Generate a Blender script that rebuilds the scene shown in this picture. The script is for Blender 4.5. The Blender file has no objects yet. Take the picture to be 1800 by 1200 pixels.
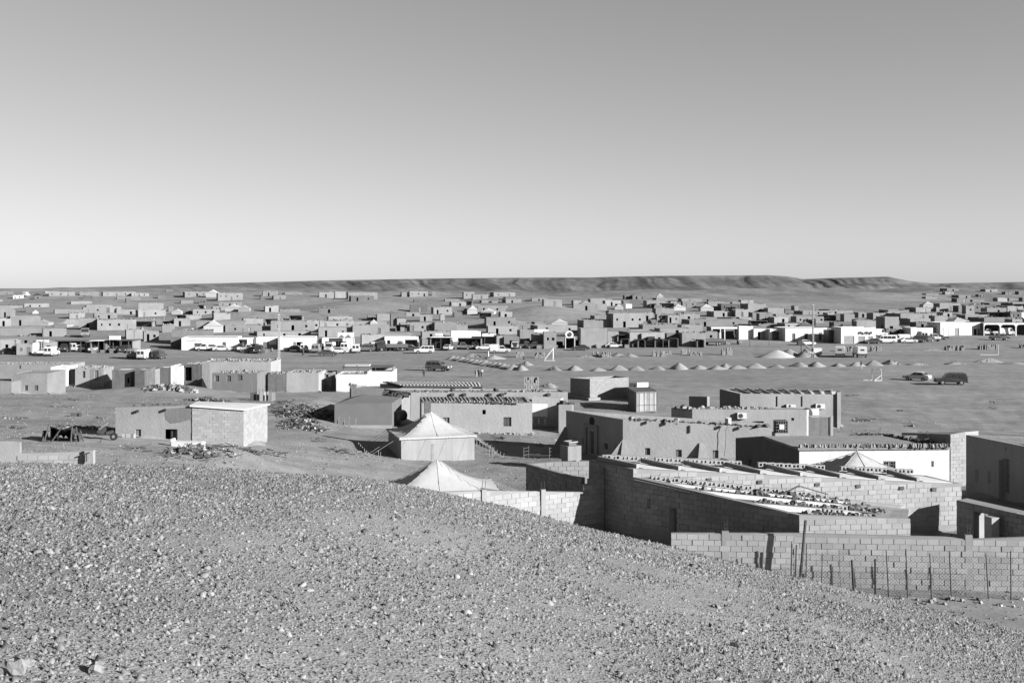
import bpy, math, random
import numpy as np
from mathutils import Vector, Matrix
R = math.radians
SC = bpy.context.scene
COL = SC.collection

# ------------------------------------------------------------------ camera, sky, sun, exposure
F = 1900.0          # focal length in photo pixels (photo is 1800 x 1200)
CZ = 16.3           # eye height above the plain
cam_data = bpy.data.cameras.new('camera')
cam = bpy.data.objects.new('camera', cam_data); COL.objects.link(cam)
cam.location = (0, 0, CZ); cam.rotation_euler = (R(90), 0, 0)
cam_data.sensor_fit = 'HORIZONTAL'; cam_data.sensor_width = 36
cam_data.lens = 36 * F / 1800.0
cam_data.shift_y = -100.0 / 1800.0
cam_data.clip_start = 0.1; cam_data.clip_end = 30000
SC.camera = cam

SUN_EL, SUN_BACK = 18.5, 29.0           # elevation, degrees behind the picture plane on the right
sdir = Vector((math.cos(R(SUN_BACK)) * math.cos(R(SUN_EL)), -math.sin(R(SUN_BACK)) * math.cos(R(SUN_EL)), math.sin(R(SUN_EL))))
sun_data = bpy.data.lights.new('sun', 'SUN'); sun_data.energy = 5.0; sun_data.angle = R(0.53)
sun_data.color = (1, 1, 1)              # black-and-white photograph
sun = bpy.data.objects.new('sun', sun_data); COL.objects.link(sun)
sun.rotation_euler = sdir.to_track_quat('Z', 'Y').to_euler(); sun.location = (60, -30, 60)

world = bpy.data.worlds.new('World'); SC.world = world; world.use_nodes = True
wn = world.node_tree.nodes; wl = world.node_tree.links; wn.clear()
sky = wn.new('ShaderNodeTexSky'); sky.sky_type = 'NISHITA'; sky.sun_disc = False
sky.sun_elevation = R(SUN_EL); sky.sun_rotation = math.atan2(sdir.x, sdir.y)
sky.altitude = 400; sky.air_density = 1.0; sky.dust_density = 0.5; sky.ozone_density = 1.0
sep = wn.new('ShaderNodeSeparateColor'); wl.new(sky.outputs[0], sep.inputs[0])
mr = wn.new('ShaderNodeMath'); mr.operation = 'MULTIPLY'; mr.inputs[1].default_value = 0.5; wl.new(sep.outputs[0], mr.inputs[0])
mg = wn.new('ShaderNodeMath'); mg.operation = 'MULTIPLY_ADD'; mg.inputs[1].default_value = 0.5; wl.new(sep.outputs[1], mg.inputs[0]); wl.new(mr.outputs[0], mg.inputs[2])
# film shoulder on the whole sky: x / (1 + x / c)
dv_ = wn.new('ShaderNodeMath'); dv_.operation = 'MULTIPLY_ADD'; dv_.inputs[1].default_value = 1 / 14.0; dv_.inputs[2].default_value = 1.0; wl.new(mg.outputs[0], dv_.inputs[0])
sh_ = wn.new('ShaderNodeMath'); sh_.operation = 'DIVIDE'; wl.new(mg.outputs[0], sh_.inputs[0]); wl.new(dv_.outputs[0], sh_.inputs[1])
bg = wn.new('ShaderNodeBackground'); bg.inputs[1].default_value = 0.05; wl.new(sh_.outputs[0], bg.inputs[0])
wo = wn.new('ShaderNodeOutputWorld'); wl.new(bg.outputs[0], wo.inputs[0])
SC.view_settings.view_transform = 'Standard'; SC.view_settings.look = 'None'
SC.view_settings.exposure = 1.77; SC.view_settings.gamma = 1.0

rng = random.Random(7)
nrng = np.random.default_rng(11)

# ------------------------------------------------------------------ materials (grey, the photograph is black and white)
def newmat(name):
    m = bpy.data.materials.new(name); m.use_nodes = True
    nt = m.node_tree; b = nt.nodes['Principled BSDF']
    return m, nt, b
def nmath(nt, op, a, b=None, clamp=False):
    n = nt.nodes.new('ShaderNodeMath'); n.operation = op; n.use_clamp = clamp
    for i, v in enumerate((a, b)):
        if v is None: continue
        if isinstance(v, (int, float)): n.inputs[i].default_value = v
        else: nt.links.new(v, n.inputs[i])
    return n.outputs[0]
def nnoise(nt, vec, scale, detail=4, rough=0.55):
    n = nt.nodes.new('ShaderNodeTexNoise'); n.inputs['Scale'].default_value = scale
    n.inputs['Detail'].default_value = detail; n.inputs['Roughness'].default_value = rough
    if vec is not None: nt.links.new(vec, n.inputs['Vector'])
    return n.outputs['Fac']
def nmap(nt, v, a, b, c, d):
    n = nt.nodes.new('ShaderNodeMapRange'); nt.links.new(v, n.inputs[0])
    for i, x in enumerate((a, b, c, d)): n.inputs[i + 1].default_value = x
    return n.outputs[0]
def nscale(nt, vec, s):
    n = nt.nodes.new('ShaderNodeVectorMath'); n.operation = 'MULTIPLY'; nt.links.new(vec, n.inputs[0]); n.inputs[1].default_value = s
    return n.outputs[0]
def npos(nt): return nt.nodes.new('ShaderNodeNewGeometry').outputs['Position']
def nobj(nt): return nt.nodes.new('ShaderNodeTexCoord').outputs['Object']
def nbump(nt, b, h, strength, dist):
    n = nt.nodes.new('ShaderNodeBump'); n.inputs['Strength'].default_value = strength; n.inputs['Distance'].default_value = dist
    nt.links.new(h, n.inputs['Height']); nt.links.new(n.outputs[0], b.inputs['Normal'])
MATS = {}
ALB = 0.61           # all tones scaled together against the exposure
def mat(name, base, rough=0.9, var=0.15, big=0.5, fine=9.0, bump=0.3, bdist=0.02, rnd=0.0, metal=0.0, spec=0.2, streak=0.0, space='pos'):
    m, nt, b = newmat(name)
    vec = npos(nt) if space == 'pos' else nobj(nt)
    n1 = nnoise(nt, vec, big, 3); n2 = nnoise(nt, vec, fine, 4, 0.65)
    f = nmap(nt, n1, 0.25, 0.75, 1 - var, 1 + var)
    f2 = nmap(nt, n2, 0.2, 0.8, 1 - var * 0.7, 1 + var * 0.7)
    v = nmath(nt, 'MULTIPLY', f, f2)
    if streak:
        st = nnoise(nt, nscale(nt, vec, (3.0, 3.0, 0.25)), 1.0, 3)
        v = nmath(nt, 'MULTIPLY', v, nmap(nt, st, 0.35, 0.7, 1 + streak * 0.4, 1 - streak))
    if rnd:
        oi = nt.nodes.new('ShaderNodeObjectInfo')
        v = nmath(nt, 'MULTIPLY', v, nmap(nt, oi.outputs['Random'], 0, 1, 1 - rnd, 1 + rnd))
    v = nmath(nt, 'MULTIPLY', v, base * ALB, True)
    cc = nt.nodes.new('ShaderNodeCombineColor')
    for i in range(3): nt.links.new(v, cc.inputs[i])
    nt.links.new(cc.outputs[0], b.inputs['Base Color'])
    b.inputs['Roughness'].default_value = rough; b.inputs['Metallic'].default_value = metal
    b.inputs['Specular IOR Level'].default_value = spec
    if bump: nbump(nt, b, n2, bump, bdist)
    MATS[name] = m
    return m
mat('plaster', 0.25, var=0.14, big=0.4, fine=5, bump=0.5, bdist=0.05, rnd=0.10, streak=0.05)
mat('plaster_pale', 0.295, var=0.12, big=0.4, fine=5, bump=0.5, bdist=0.04, rnd=0.07, streak=0.06)
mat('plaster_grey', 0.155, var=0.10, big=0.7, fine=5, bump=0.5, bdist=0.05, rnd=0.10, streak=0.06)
mat('mud', 0.205, var=0.13, big=0.6, fine=4, bump=0.7, bdist=0.06, rnd=0.13, streak=0.05)
for _n, _b in (('plaster', .205), ('plaster_pale', .24), ('plaster_grey', .14), ('mud', .175)): mat('village_' + _n, _b, var=0.13, big=0.35, fine=2.5, bump=0.5, bdist=0.06, rnd=0.16, streak=0.06)
mat('white_paint', 0.60, var=0.04, big=0.5, fine=3, bump=0.3, bdist=0.03, streak=0.10)
mat('block', 0.295, var=0.13, big=0.55, fine=26, bump=0.6, bdist=0.012, rnd=0.12)
mat('block_pale', 0.28, var=0.11, big=0.55, fine=26, bump=0.6, bdist=0.012, rnd=0.10)
mat('mortar', 0.245, var=0.12, big=1.2, fine=18, bump=0.6, bdist=0.015)
mat('mortar_pale', 0.26, var=0.10, big=1.2, fine=18, bump=0.6, bdist=0.015)
mat('canvas', 0.27, var=0.07, big=0.8, fine=12, bump=0.25, bdist=0.015, rnd=0.05, streak=0.10)
mat('canvas_white', 0.40, var=0.05, big=0.8, fine=12, bump=0.25, bdist=0.015, rnd=0.08, streak=0.08)
mat('canvas_grey', 0.13, var=0.08, big=0.8, fine=12, bump=0.25, bdist=0.015)
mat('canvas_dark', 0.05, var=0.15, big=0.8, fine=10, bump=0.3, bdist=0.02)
mat('dark_metal', 0.06, rough=0.55, var=0.2, big=2, fine=12, bump=0.1, rnd=0.3, metal=0.3)
mat('grey_metal', 0.14, rough=0.5, var=0.15, big=2, fine=10, bump=0.1, rnd=0.25, metal=0.2, streak=0.25)
mat('pale_metal', 0.28, rough=0.5, var=0.12, big=2, fine=10, bump=0.1, rnd=0.1, metal=0.2, streak=0.25)
mat('sheet_white', 0.72, rough=0.5, var=0.06, big=1.2, fine=7, bump=0.2, streak=0.12)
mat('sheet_dark', 0.10, rough=0.6, var=0.2, big=1.2, fine=7, bump=0.2)
mat('roof_earth', 0.235, var=0.15, big=1.0, fine=9, bump=0.8, bdist=0.04, rnd=0.12)
mat('wood', 0.08, rough=0.85, var=0.25, big=3, fine=22, bump=0.4, rnd=0.2)
mat('wood_pale', 0.26, rough=0.85, var=0.2, big=3, fine=22, bump=0.4, rnd=0.15)
mat('rope', 0.34, var=0.1, fine=30, bump=0.2)
mat('dark_hole', 0.03, var=0.1)
mat('shutter', 0.11, rough=0.6, var=0.2, big=3, fine=12, bump=0.1, rnd=0.35)
mat('shutter_pale', 0.2, rough=0.6, var=0.15, big=3, fine=12, bump=0.1, rnd=0.25)
mat('glass', 0.03, rough=0.08, var=0.05, bump=0, spec=0.6)
mat('tyre', 0.025, rough=0.9, var=0.2, fine=20)
mat('rim', 0.45, rough=0.35, var=0.08, metal=0.6, bump=0)
mat('car_white', 0.55, rough=0.3, var=0.05, big=1.5, bump=0, spec=0.5, rnd=0.08, space='obj')
mat('car_grey', 0.16, rough=0.35, var=0.08, big=1.5, bump=0, spec=0.5, rnd=0.3, space='obj')
mat('car_dark', 0.05, rough=0.25, var=0.1, big=1.5, bump=0, spec=0.5, rnd=0.3, space='obj')
mat('lamp', 0.6, rough=0.2, bump=0, var=0.03)
mat('tail_lamp', 0.10, rough=0.25, bump=0, var=0.03)
mat('stone', 0.24, var=0.20, big=9, fine=45, bump=0.7, bdist=0.01)
mat('stone_pale', 0.24, var=0.15, big=3, fine=30, bump=0.6, bdist=0.01, rnd=0.2)
mat('rubble', 0.22, var=0.2, big=3, fine=25, bump=0.6, bdist=0.02, rnd=0.15)
mat('rubble_dark', 0.07, var=0.35, big=2, fine=15, bump=0.6, bdist=0.02, rnd=0.2)
mat('sand_pile', 0.24, var=0.10, big=1.5, fine=14, bump=0.7, bdist=0.05, rnd=0.08)
mat('sand_white', 0.42, var=0.06, big=0.8, fine=10, bump=0.5, bdist=0.05)
mat('plastic_black', 0.02, rough=0.5, var=0.2)
mat('plastic_white', 0.55, rough=0.5, var=0.05, bump=0)
mat('skin', 0.16, rough=0.6, var=0.05, bump=0)
mat('cloth_dark', 0.05, var=0.15, fine=15)
mat('cloth_grey', 0.17, var=0.12, fine=15)
mat('cloth_pale', 0.42, var=0.08, fine=15)
mat('hair', 0.015, rough=0.7, bump=0)
mat('foliage', 0.045, var=0.3, fine=8)
M = MATS

def make_brick_mat(name, base, mortar, w, h):
    base *= ALB; mortar *= ALB
    m, nt, b = newmat(name)
    tc = nobj(nt)
    # bricks laid in the wall's own object space: x+y along, z up
    s = nt.nodes.new('ShaderNodeSeparateXYZ'); nt.links.new(tc, s.inputs[0])
    a = nmath(nt, 'ADD', s.outputs[0], s.outputs[1])
    c = nt.nodes.new('ShaderNodeCombineXYZ'); nt.links.new(a, c.inputs[0]); nt.links.new(s.outputs[2], c.inputs[1])
    br = nt.nodes.new('ShaderNodeTexBrick'); nt.links.new(c.outputs[0], br.inputs['Vector'])
    br.inputs['Scale'].default_value = 1.0; br.inputs['Brick Width'].default_value = w; br.inputs['Row Height'].default_value = h
    br.inputs['Mortar Size'].default_value = 0.012; br.inputs['Color1'].default_value = (base * 1.12,) * 3 + (1,); br.inputs['Color2'].default_value = (base * 0.85,) * 3 + (1,)
    br.inputs['Mortar'].default_value = (mortar,) * 3 + (1,)
    nt.links.new(br.outputs['Color'], b.inputs['Base Color']); b.inputs['Roughness'].default_value = 0.95
    nbump(nt, b, nmath(nt, 'SUBTRACT', 1.0, br.outputs['Fac']), 0.6, 0.015)
    MATS[name] = m
make_brick_mat('brick_far', 0.225, 0.18, 0.41, 0.21)

# the desert: one material, its colour follows the stony hill mask and fine grain
def desert_material():
    m, nt, b = newmat('desert')
    p = npos(nt)
    at = nt.nodes.new('ShaderNodeAttribute'); at.attribute_name = 'stony'; stony = at.outputs['Fac']
    ar = nt.nodes.new('ShaderNodeAttribute'); ar.attribute_name = 'rocky'; rocky = ar.outputs['Fac']
    n_big = nnoise(nt, p, 0.035, 5, 0.6); n_mid = nnoise(nt, p, 0.45, 5, 0.65); n_fine = nnoise(nt, p, 7.0, 5, 0.7)
    streak = nnoise(nt, nscale(nt, p, (0.010, 0.16, 0.1)), 1.0, 5, 0.6)
    streak2 = nnoise(nt, nscale(nt, p, (0.03, 1.1, 0.1)), 1.0, 3, 0.5)
    v = nmap(nt, n_big, 0.3, 0.7, 0.88, 1.12)
    v = nmath(nt, 'MULTIPLY', v, nmap(nt, n_mid, 0.3, 0.7, 0.78, 1.15))
    sx = nt.nodes.new('ShaderNodeSeparateXYZ'); nt.links.new(p, sx.inputs[0]); nearm = nmap(nt, sx.outputs[1], 260, 600, 1.0, 0.15)
    v = nmath(nt, 'MULTIPLY', v, nmath(nt, 'ADD', 1.0, nmath(nt, 'MULTIPLY', nearm, nmap(nt, streak, 0.3, 0.7, -0.16, 0.12))))
    v = nmath(nt, 'MULTIPLY', v, nmap(nt, streak2, 0.3, 0.7, 0.93, 1.06))
    v = nmath(nt, 'MULTIPLY', v, nmap(nt, n_fine, 0.3, 0.7, 0.90, 1.08))
    # gravel on the near hill: small cells of different tone
    vo = nt.nodes.new('ShaderNodeTexVoronoi'); vo.inputs['Scale'].default_value = 42.0; nt.links.new(p, vo.inputs['Vector'])
    cs = nt.nodes.new('ShaderNodeSeparateColor'); nt.links.new(vo.outputs['Color'], cs.inputs[0])
    cell = nmap(nt, cs.outputs[0], 0, 1, 0.82, 1.18)
    cellmix = nmath(nt, 'ADD', nmath(nt, 'MULTIPLY', nmath(nt, 'SUBTRACT', cell, 1.0), stony), 1.0)
    v = nmath(nt, 'MULTIPLY', v, cellmix)
    # dark desert pavement and rock on the scarps
    rk = nnoise(nt, nscale(nt, p, (0.045, 0.012, 0.05)), 1.0, 8, 0.72)
    rmul = nmath(nt, 'SUBTRACT', 1.0, nmath(nt, 'MULTIPLY', rocky, nmap(nt, rk, 0.35, 0.65, 0.27, 0.56)))
    v = nmath(nt, 'MULTIPLY', v, rmul)
    farm = nmap(nt, sx.outputs[1], 350, 700, 0.0, 1.0)
    nr_ = nnoise(nt, nscale(nt, p, (0.16, 0.05, 0.3)), 1.0, 6, 0.75)
    v = nmath(nt, 'MULTIPLY', v, nmath(nt, 'ADD', 1.0, nmath(nt, 'MULTIPLY', farm, nmap(nt, nr_, 0.3, 0.7, -0.3, 0.2))))
    for k_, (x1, y1, x2, y2, hw, amt) in enumerate([(39, 128, 49, 104, .75, .3), (36, 131, 52, 101, .9, .22), (-60, 236, 120, 229, 3.0, -.10), (-90, 205, 60, 213, .8, .12), (10, 172, 75, 138, .8, .12), (-20, 182, 90, 170, .9, .12), (-52, 112, -30, 101, .7, .14), (-70, 140, 5, 190, .8, .10), (-60, 250, 150, 246, 2.2, .08)]):
        # wheel tracks: two worn lines each side of a wandering centre line
        L_ = math.hypot(x2 - x1, y2 - y1); nx_, ny_ = -(y2 - y1) / L_, (x2 - x1) / L_
        d_ = nmath(nt, 'ADD', nmath(nt, 'MULTIPLY', sx.outputs[0], nx_), nmath(nt, 'ADD', nmath(nt, 'MULTIPLY', sx.outputs[1], ny_), -(x1 * nx_ + y1 * ny_)))
        d_ = nmath(nt, 'ADD', d_, nmap(nt, nnoise(nt, p, 0.035 + .004 * k_, 2), 0.3, 0.7, -4, 4))
        d_ = nmath(nt, 'ABSOLUTE', nmath(nt, 'SUBTRACT', nmath(nt, 'ABSOLUTE', d_), hw))
        m_ = nmap(nt, d_, 0.0, 0.55 if abs(hw) < 2 else 1.6, 1.0, 0.0)
        m_ = nmath(nt, 'MULTIPLY', m_, nmap(nt, streak, 0.35, 0.6, 0.2, 1.0))
        v = nmath(nt, 'MULTIPLY', v, nmath(nt, 'SUBTRACT', 1.0, nmath(nt, 'MULTIPLY', m_, amt)))
    v = nmath(nt, 'MULTIPLY', v, 0.253 * ALB, True)
    cc = nt.nodes.new('ShaderNodeCombineColor')
    for i in range(3): nt.links.new(v, cc.inputs[i])
    nt.links.new(cc.outputs[0], b.inputs['Base Color']); b.inputs['Roughness'].default_value = 1.0; b.inputs['Specular IOR Level'].default_value = 0.05
    h = nmath(nt, 'ADD', nmath(nt, 'MULTIPLY', n_fine, 0.12), nmath(nt, 'MULTIPLY', n_mid, 1.2))
    h = nmath(nt, 'SUBTRACT', h, nmath(nt, 'MULTIPLY', nmath(nt, 'MULTIPLY', vo.outputs['Distance'], stony), 0.12))
    nbump(nt, b, h, 0.55, 0.09)
    MATS['desert'] = m
desert_material()

# ------------------------------------------------------------------ object helpers
ORG = {}
LABELS = {}
def tag(o, label, cat, group=None):
    o['label'] = label; o['category'] = cat
    if group: o['group'] = group
    LABELS.setdefault(label, []).append(o)
    return o
def thing(name, label, cat, loc, group=None, rz=0.0):
    o = bpy.data.objects.new(name, None); COL.objects.link(o); o.empty_display_size = 0.3
    o.location = loc; o.rotation_euler = (0, 0, rz)
    tag(o, label, cat, group); ORG[o.name] = Vector(loc)
    return o
def root_of(o):
    while o.parent is not None: o = o.parent
    return o
class MB:
    def __init__(s): s.v = []; s.f = []
    def add(s, pts, faces):
        n = len(s.v); s.v.extend([tuple(p) for p in pts]); s.f.extend([tuple(i + n for i in f) for f in faces]); return s
    def hexa(s, p):   # 4 bottom (ccw from above), 4 top
        return s.add(p, [(3, 2, 1, 0), (4, 5, 6, 7), (0, 1, 5, 4), (1, 2, 6, 5), (2, 3, 7, 6), (3, 0, 4, 7)])
    def box(s, x0, y0, z0, x1, y1, z1):
        return s.hexa([(x0, y0, z0), (x1, y0, z0), (x1, y1, z0), (x0, y1, z0), (x0, y0, z1), (x1, y0, z1), (x1, y1, z1), (x0, y1, z1)])
    def obox(s, c, size, yaw=0.0, pitch=0.0, roll=0.0):
        m = Matrix.Rotation(yaw, 3, 'Z') @ Matrix.Rotation(pitch, 3, 'Y') @ Matrix.Rotation(roll, 3, 'X')
        a, b, h = size[0] / 2, size[1] / 2, size[2] / 2; c = Vector(c)
        return s.hexa([c + m @ Vector(q) for q in ((-a, -b, -h), (a, -b, -h), (a, b, -h), (-a, b, -h), (-a, -b, h), (a, -b, h), (a, b, h), (-a, b, h))])
    def cyl(s, p0, p1, r0, r1=None, n=8, caps=True):
        r1 = r0 if r1 is None else r1
        p0 = Vector(p0); p1 = Vector(p1); d = (p1 - p0)
        if d.length < 1e-6: return s
        q = d.to_track_quat('Z', 'Y').to_matrix()
        pts = []
        for p, r in ((p0, r0), (p1, r1)):
            for k in range(n):
                a = 2 * math.pi * k / n; pts.append(p + q @ Vector((r * math.cos(a), r * math.sin(a), 0)))
        fs = [(k, (k + 1) % n, n + (k + 1) % n, n + k) for k in range(n)]
        if caps: fs += [tuple(range(n - 1, -1, -1)), tuple(range(n, 2 * n))]
        return s.add(pts, fs)
    def prism(s, prof, y0, y1, inset_top=None):
        # side profile (x,z) extruded across y
        n = len(prof)
        pts = [(x, y0, z) for x, z in prof] + [(x, y1, z) for x, z in prof]
        fs = [tuple(range(n)), tuple(range(2 * n - 1, n - 1, -1))] + [((k + 1) % n, k, n + k, n + (k + 1) % n) for k in range(n)]
        return s.add(pts, fs)
    def rock(s, c, sx, sy, sz, r, rr):
        m = Matrix.Rotation(rr.uniform(0, 6.28), 3, 'Z') @ Matrix.Rotation(rr.uniform(-.5, .5), 3, 'X')
        pts = []
        for q in ((-1, -1, -1), (1, -1, -1), (1, 1, -1), (-1, 1, -1), (-1, -1, 1), (1, -1, 1), (1, 1, 1), (-1, 1, 1)):
            k = 0.6 if q[2] > 0 else 1.0
            pts.append(Vector(c) + m @ Vector((q[0] * sx * k * rr.uniform(1 - r, 1), q[1] * sy * k * rr.uniform(1 - r, 1), q[2] * sz * rr.uniform(1 - r, 1))))
        return s.hexa(pts)
    def mesh(s, name, m, org=(0, 0, 0), smooth=False):
        me = bpy.data.meshes.new(name)
        ox, oy, oz = org
        me.from_pydata([(a - ox, b - oy, c - oz) for a, b, c in s.v], [], s.f)
        me.materials.append(M[m] if isinstance(m, str) else m)
        if smooth: me.polygons.foreach_set('use_smooth', [True] * len(me.polygons))
        me.update(); return me
    def build(s, name, m, parent=None, smooth=False, org=None):
        if parent is not None:
            r = root_of(parent); o_ = ORG[r.name]
            o = bpy.data.objects.new(name, s.mesh(name, m, o_, smooth)); o.parent = parent
        else:
            if org is None:
                xs = [p[0] for p in s.v]; ys = [p[1] for p in s.v]; zs = [p[2] for p in s.v]
                org = ((min(xs) + max(xs)) / 2, (min(ys) + max(ys)) / 2, min(zs))
            o = bpy.data.objects.new(name, s.mesh(name, m, org, smooth)); o.location = org; ORG[o.name] = Vector(org)
        COL.objects.link(o); return o
def put(name, me, parent, loc=(0, 0, 0), rot=(0, 0, 0), scale=(1, 1, 1)):
    o = bpy.data.objects.new(name, me); COL.objects.link(o); o.parent = parent
    o.location = loc; o.rotation_euler = rot; o.scale = scale
    return o
def copy_tree(o, parent=None):
    c = o.copy(); COL.objects.link(c); c.parent = parent
    for ch in list(o.children): copy_tree(ch, c)
    return c
# ------------------------------------------------------------------ terrain
def X(px, D): return (px - 900.0) / F * D
def Zp(py, D): return CZ - (py - 500.0) / F * D
def Q(px, D, py): return (X(px, D), D, Zp(py, D))
_perm = nrng.random((257, 257))
def vnoise(x, y):
    x = np.asarray(x, float); y = np.asarray(y, float)
    xi = np.floor(x).astype(int); yi = np.floor(y).astype(int); fx = x - xi; fy = y - yi
    fx = fx * fx * (3 - 2 * fx); fy = fy * fy * (3 - 2 * fy)
    a = _perm[xi % 256, yi % 256]; b = _perm[(xi + 1) % 256, yi % 256]; c = _perm[xi % 256, (yi + 1) % 256]; d = _perm[(xi + 1) % 256, (yi + 1) % 256]
    return (a * (1 - fx) + b * fx) * (1 - fy) + (c * (1 - fx) + d * fx) * fy - 0.5
def fbm(x, y, o=4):
    s = 0; a = 1.0
    for k in range(o): s = s + a * vnoise(x * 2 ** k + 17 * k, y * 2 ** k + 31 * k); a *= 0.5
    return s
# (pixel column, distance, drop below the eye) read off houses, blocks, tents and people of known size
CTRL = [(80, 45, 8.3), (0, 60, 9.3), (300, 60, 10.0), (330, 77, 11.2), (100, 77, 10.7), (0, 100, 11.9), (60, 134, 13.5), (200, 165, 15.7),
        (430, 150, 15.2), (620, 150, 15.5), (330, 110, 13.0), (900, 43.5, 10.2), (770, 61, 12.9), (770, 82, 13.4), (840, 97, 13.3), (640, 98, 12.9), (480, 90, 12.2),
        (1000, 90, 13.5), (1095, 80, 13.0), (1300, 110, 14.3), (1060, 140, 15.0), (1130, 122, 15.1), (700, 125, 14.6), (1700, 41, 11.55), (1690, 56, 11.3), (1550, 63, 12.1),
        (1400, 50, 11.5), (1150, 46, 11.0), (925, 55, 11.7), (1500, 100, 13.9), (1700, 100, 14.2), (1600, 130, 15.5), (1000, 60, 12.2), (1300, 78, 12.9),
        (1400, 41, 11.4), (1200, 41, 10.9), (1800, 37, 11.5),
        (-400, 45, 7.6), (-400, 90, 10.8), (-400, 140, 13.5), (2200, 41, 11.8), (2200, 90, 13.8), (2200, 140, 15.8)]
for _p in range(-400, 2300, 300): CTRL += [(_p, 182, 16.2), (_p, 215, 16.3)]
_cx = np.array([c[0] / 700.0 for c in CTRL]); _cy = np.array([math.log(c[1]) * 1.6 for c in CTRL]); _cz = np.array([c[2] for c in CTRL])
def _tps(r2): return np.where(r2 > 1e-12, r2 * np.log(np.maximum(r2, 1e-12)), 0.0)
_n = len(CTRL); _K = _tps((_cx[:, None] - _cx[None]) ** 2 + (_cy[:, None] - _cy[None]) ** 2) + np.eye(_n) * 0.02
_P = np.stack([np.ones(_n), _cx, _cy], 1)
_A = np.block([[_K, _P], [_P.T, np.zeros((3, 3))]])
_w = np.linalg.solve(_A, np.concatenate([_cz, np.zeros(3)]))
def base_drop(px, D):
    u = np.clip(px, -400, 2200) / 700.0; v = np.log(np.clip(D, 37, 215)) * 1.6
    sh = u.shape; u = u.ravel(); v = v.ravel(); out = np.zeros(u.shape)
    for i in range(0, len(u), 20000):
        uu = u[i:i + 20000, None]; vv = v[i:i + 20000, None]
        out[i:i + 20000] = _tps((uu - _cx) ** 2 + (vv - _cy) ** 2) @ _w[:_n] + _w[_n] + _w[_n + 1] * uu[:, 0] + _w[_n + 2] * vv[:, 0]
    return out.reshape(sh)
SKY_X = [-600, 0, 60, 130, 220, 330, 450, 560, 640, 760, 900, 1040, 1100, 1180, 1350, 1385, 1412, 1425, 1460, 1500, 1562, 1600, 1640, 1720, 1800, 2400]
SKY_Y = [508, 507, 508, 505.5, 503, 499, 496, 493, 491.5, 489.5, 488, 487.5, 485.5, 484.5, 483.5, 485.5, 490.5, 490, 488.5, 487.5, 486, 494, 498, 496.5, 495.5, 497]
# dunes and earth mounds: (px, D, radius across, radius along, height)
BUMPS = [(640, 480, 24, 26, 4.2), (600, 440, 14, 14, 1.8), (955, 410, 20, 22, 4.2), (1000, 430, 14, 16, 2.0), (893, 345, 8, 10, 2.4), (470, 400, 26, 26, 3.2), (440, 350, 14, 14, 1.6), (60, 560, 40, 36, 3.2), (130, 720, 60, 45, 3.2), (340, 620, 40, 30, 2.6), (760, 640, 46, 46, 2.6), (530, 640, 40, 36, 2.4), (1480, 640, 60, 40, 2.2), (1620, 760, 70, 40, 3.2),
         (1750, 700, 90, 60, 2.0), (160, 160, 5.5, 2.5, 1.0), (300, 146, 8, 4, 1.4), (545, 104, 6.0, 4.5, 1.9), (525, 95, 4.0, 1.0, 1.0), (400, 68, 3.0, 2.0, 0.8), (890, 92, 4, 3, 0.5), (1350, 860, 110, 60, 2.5), (205, 162, 3, 2, 1.0)]
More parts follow.
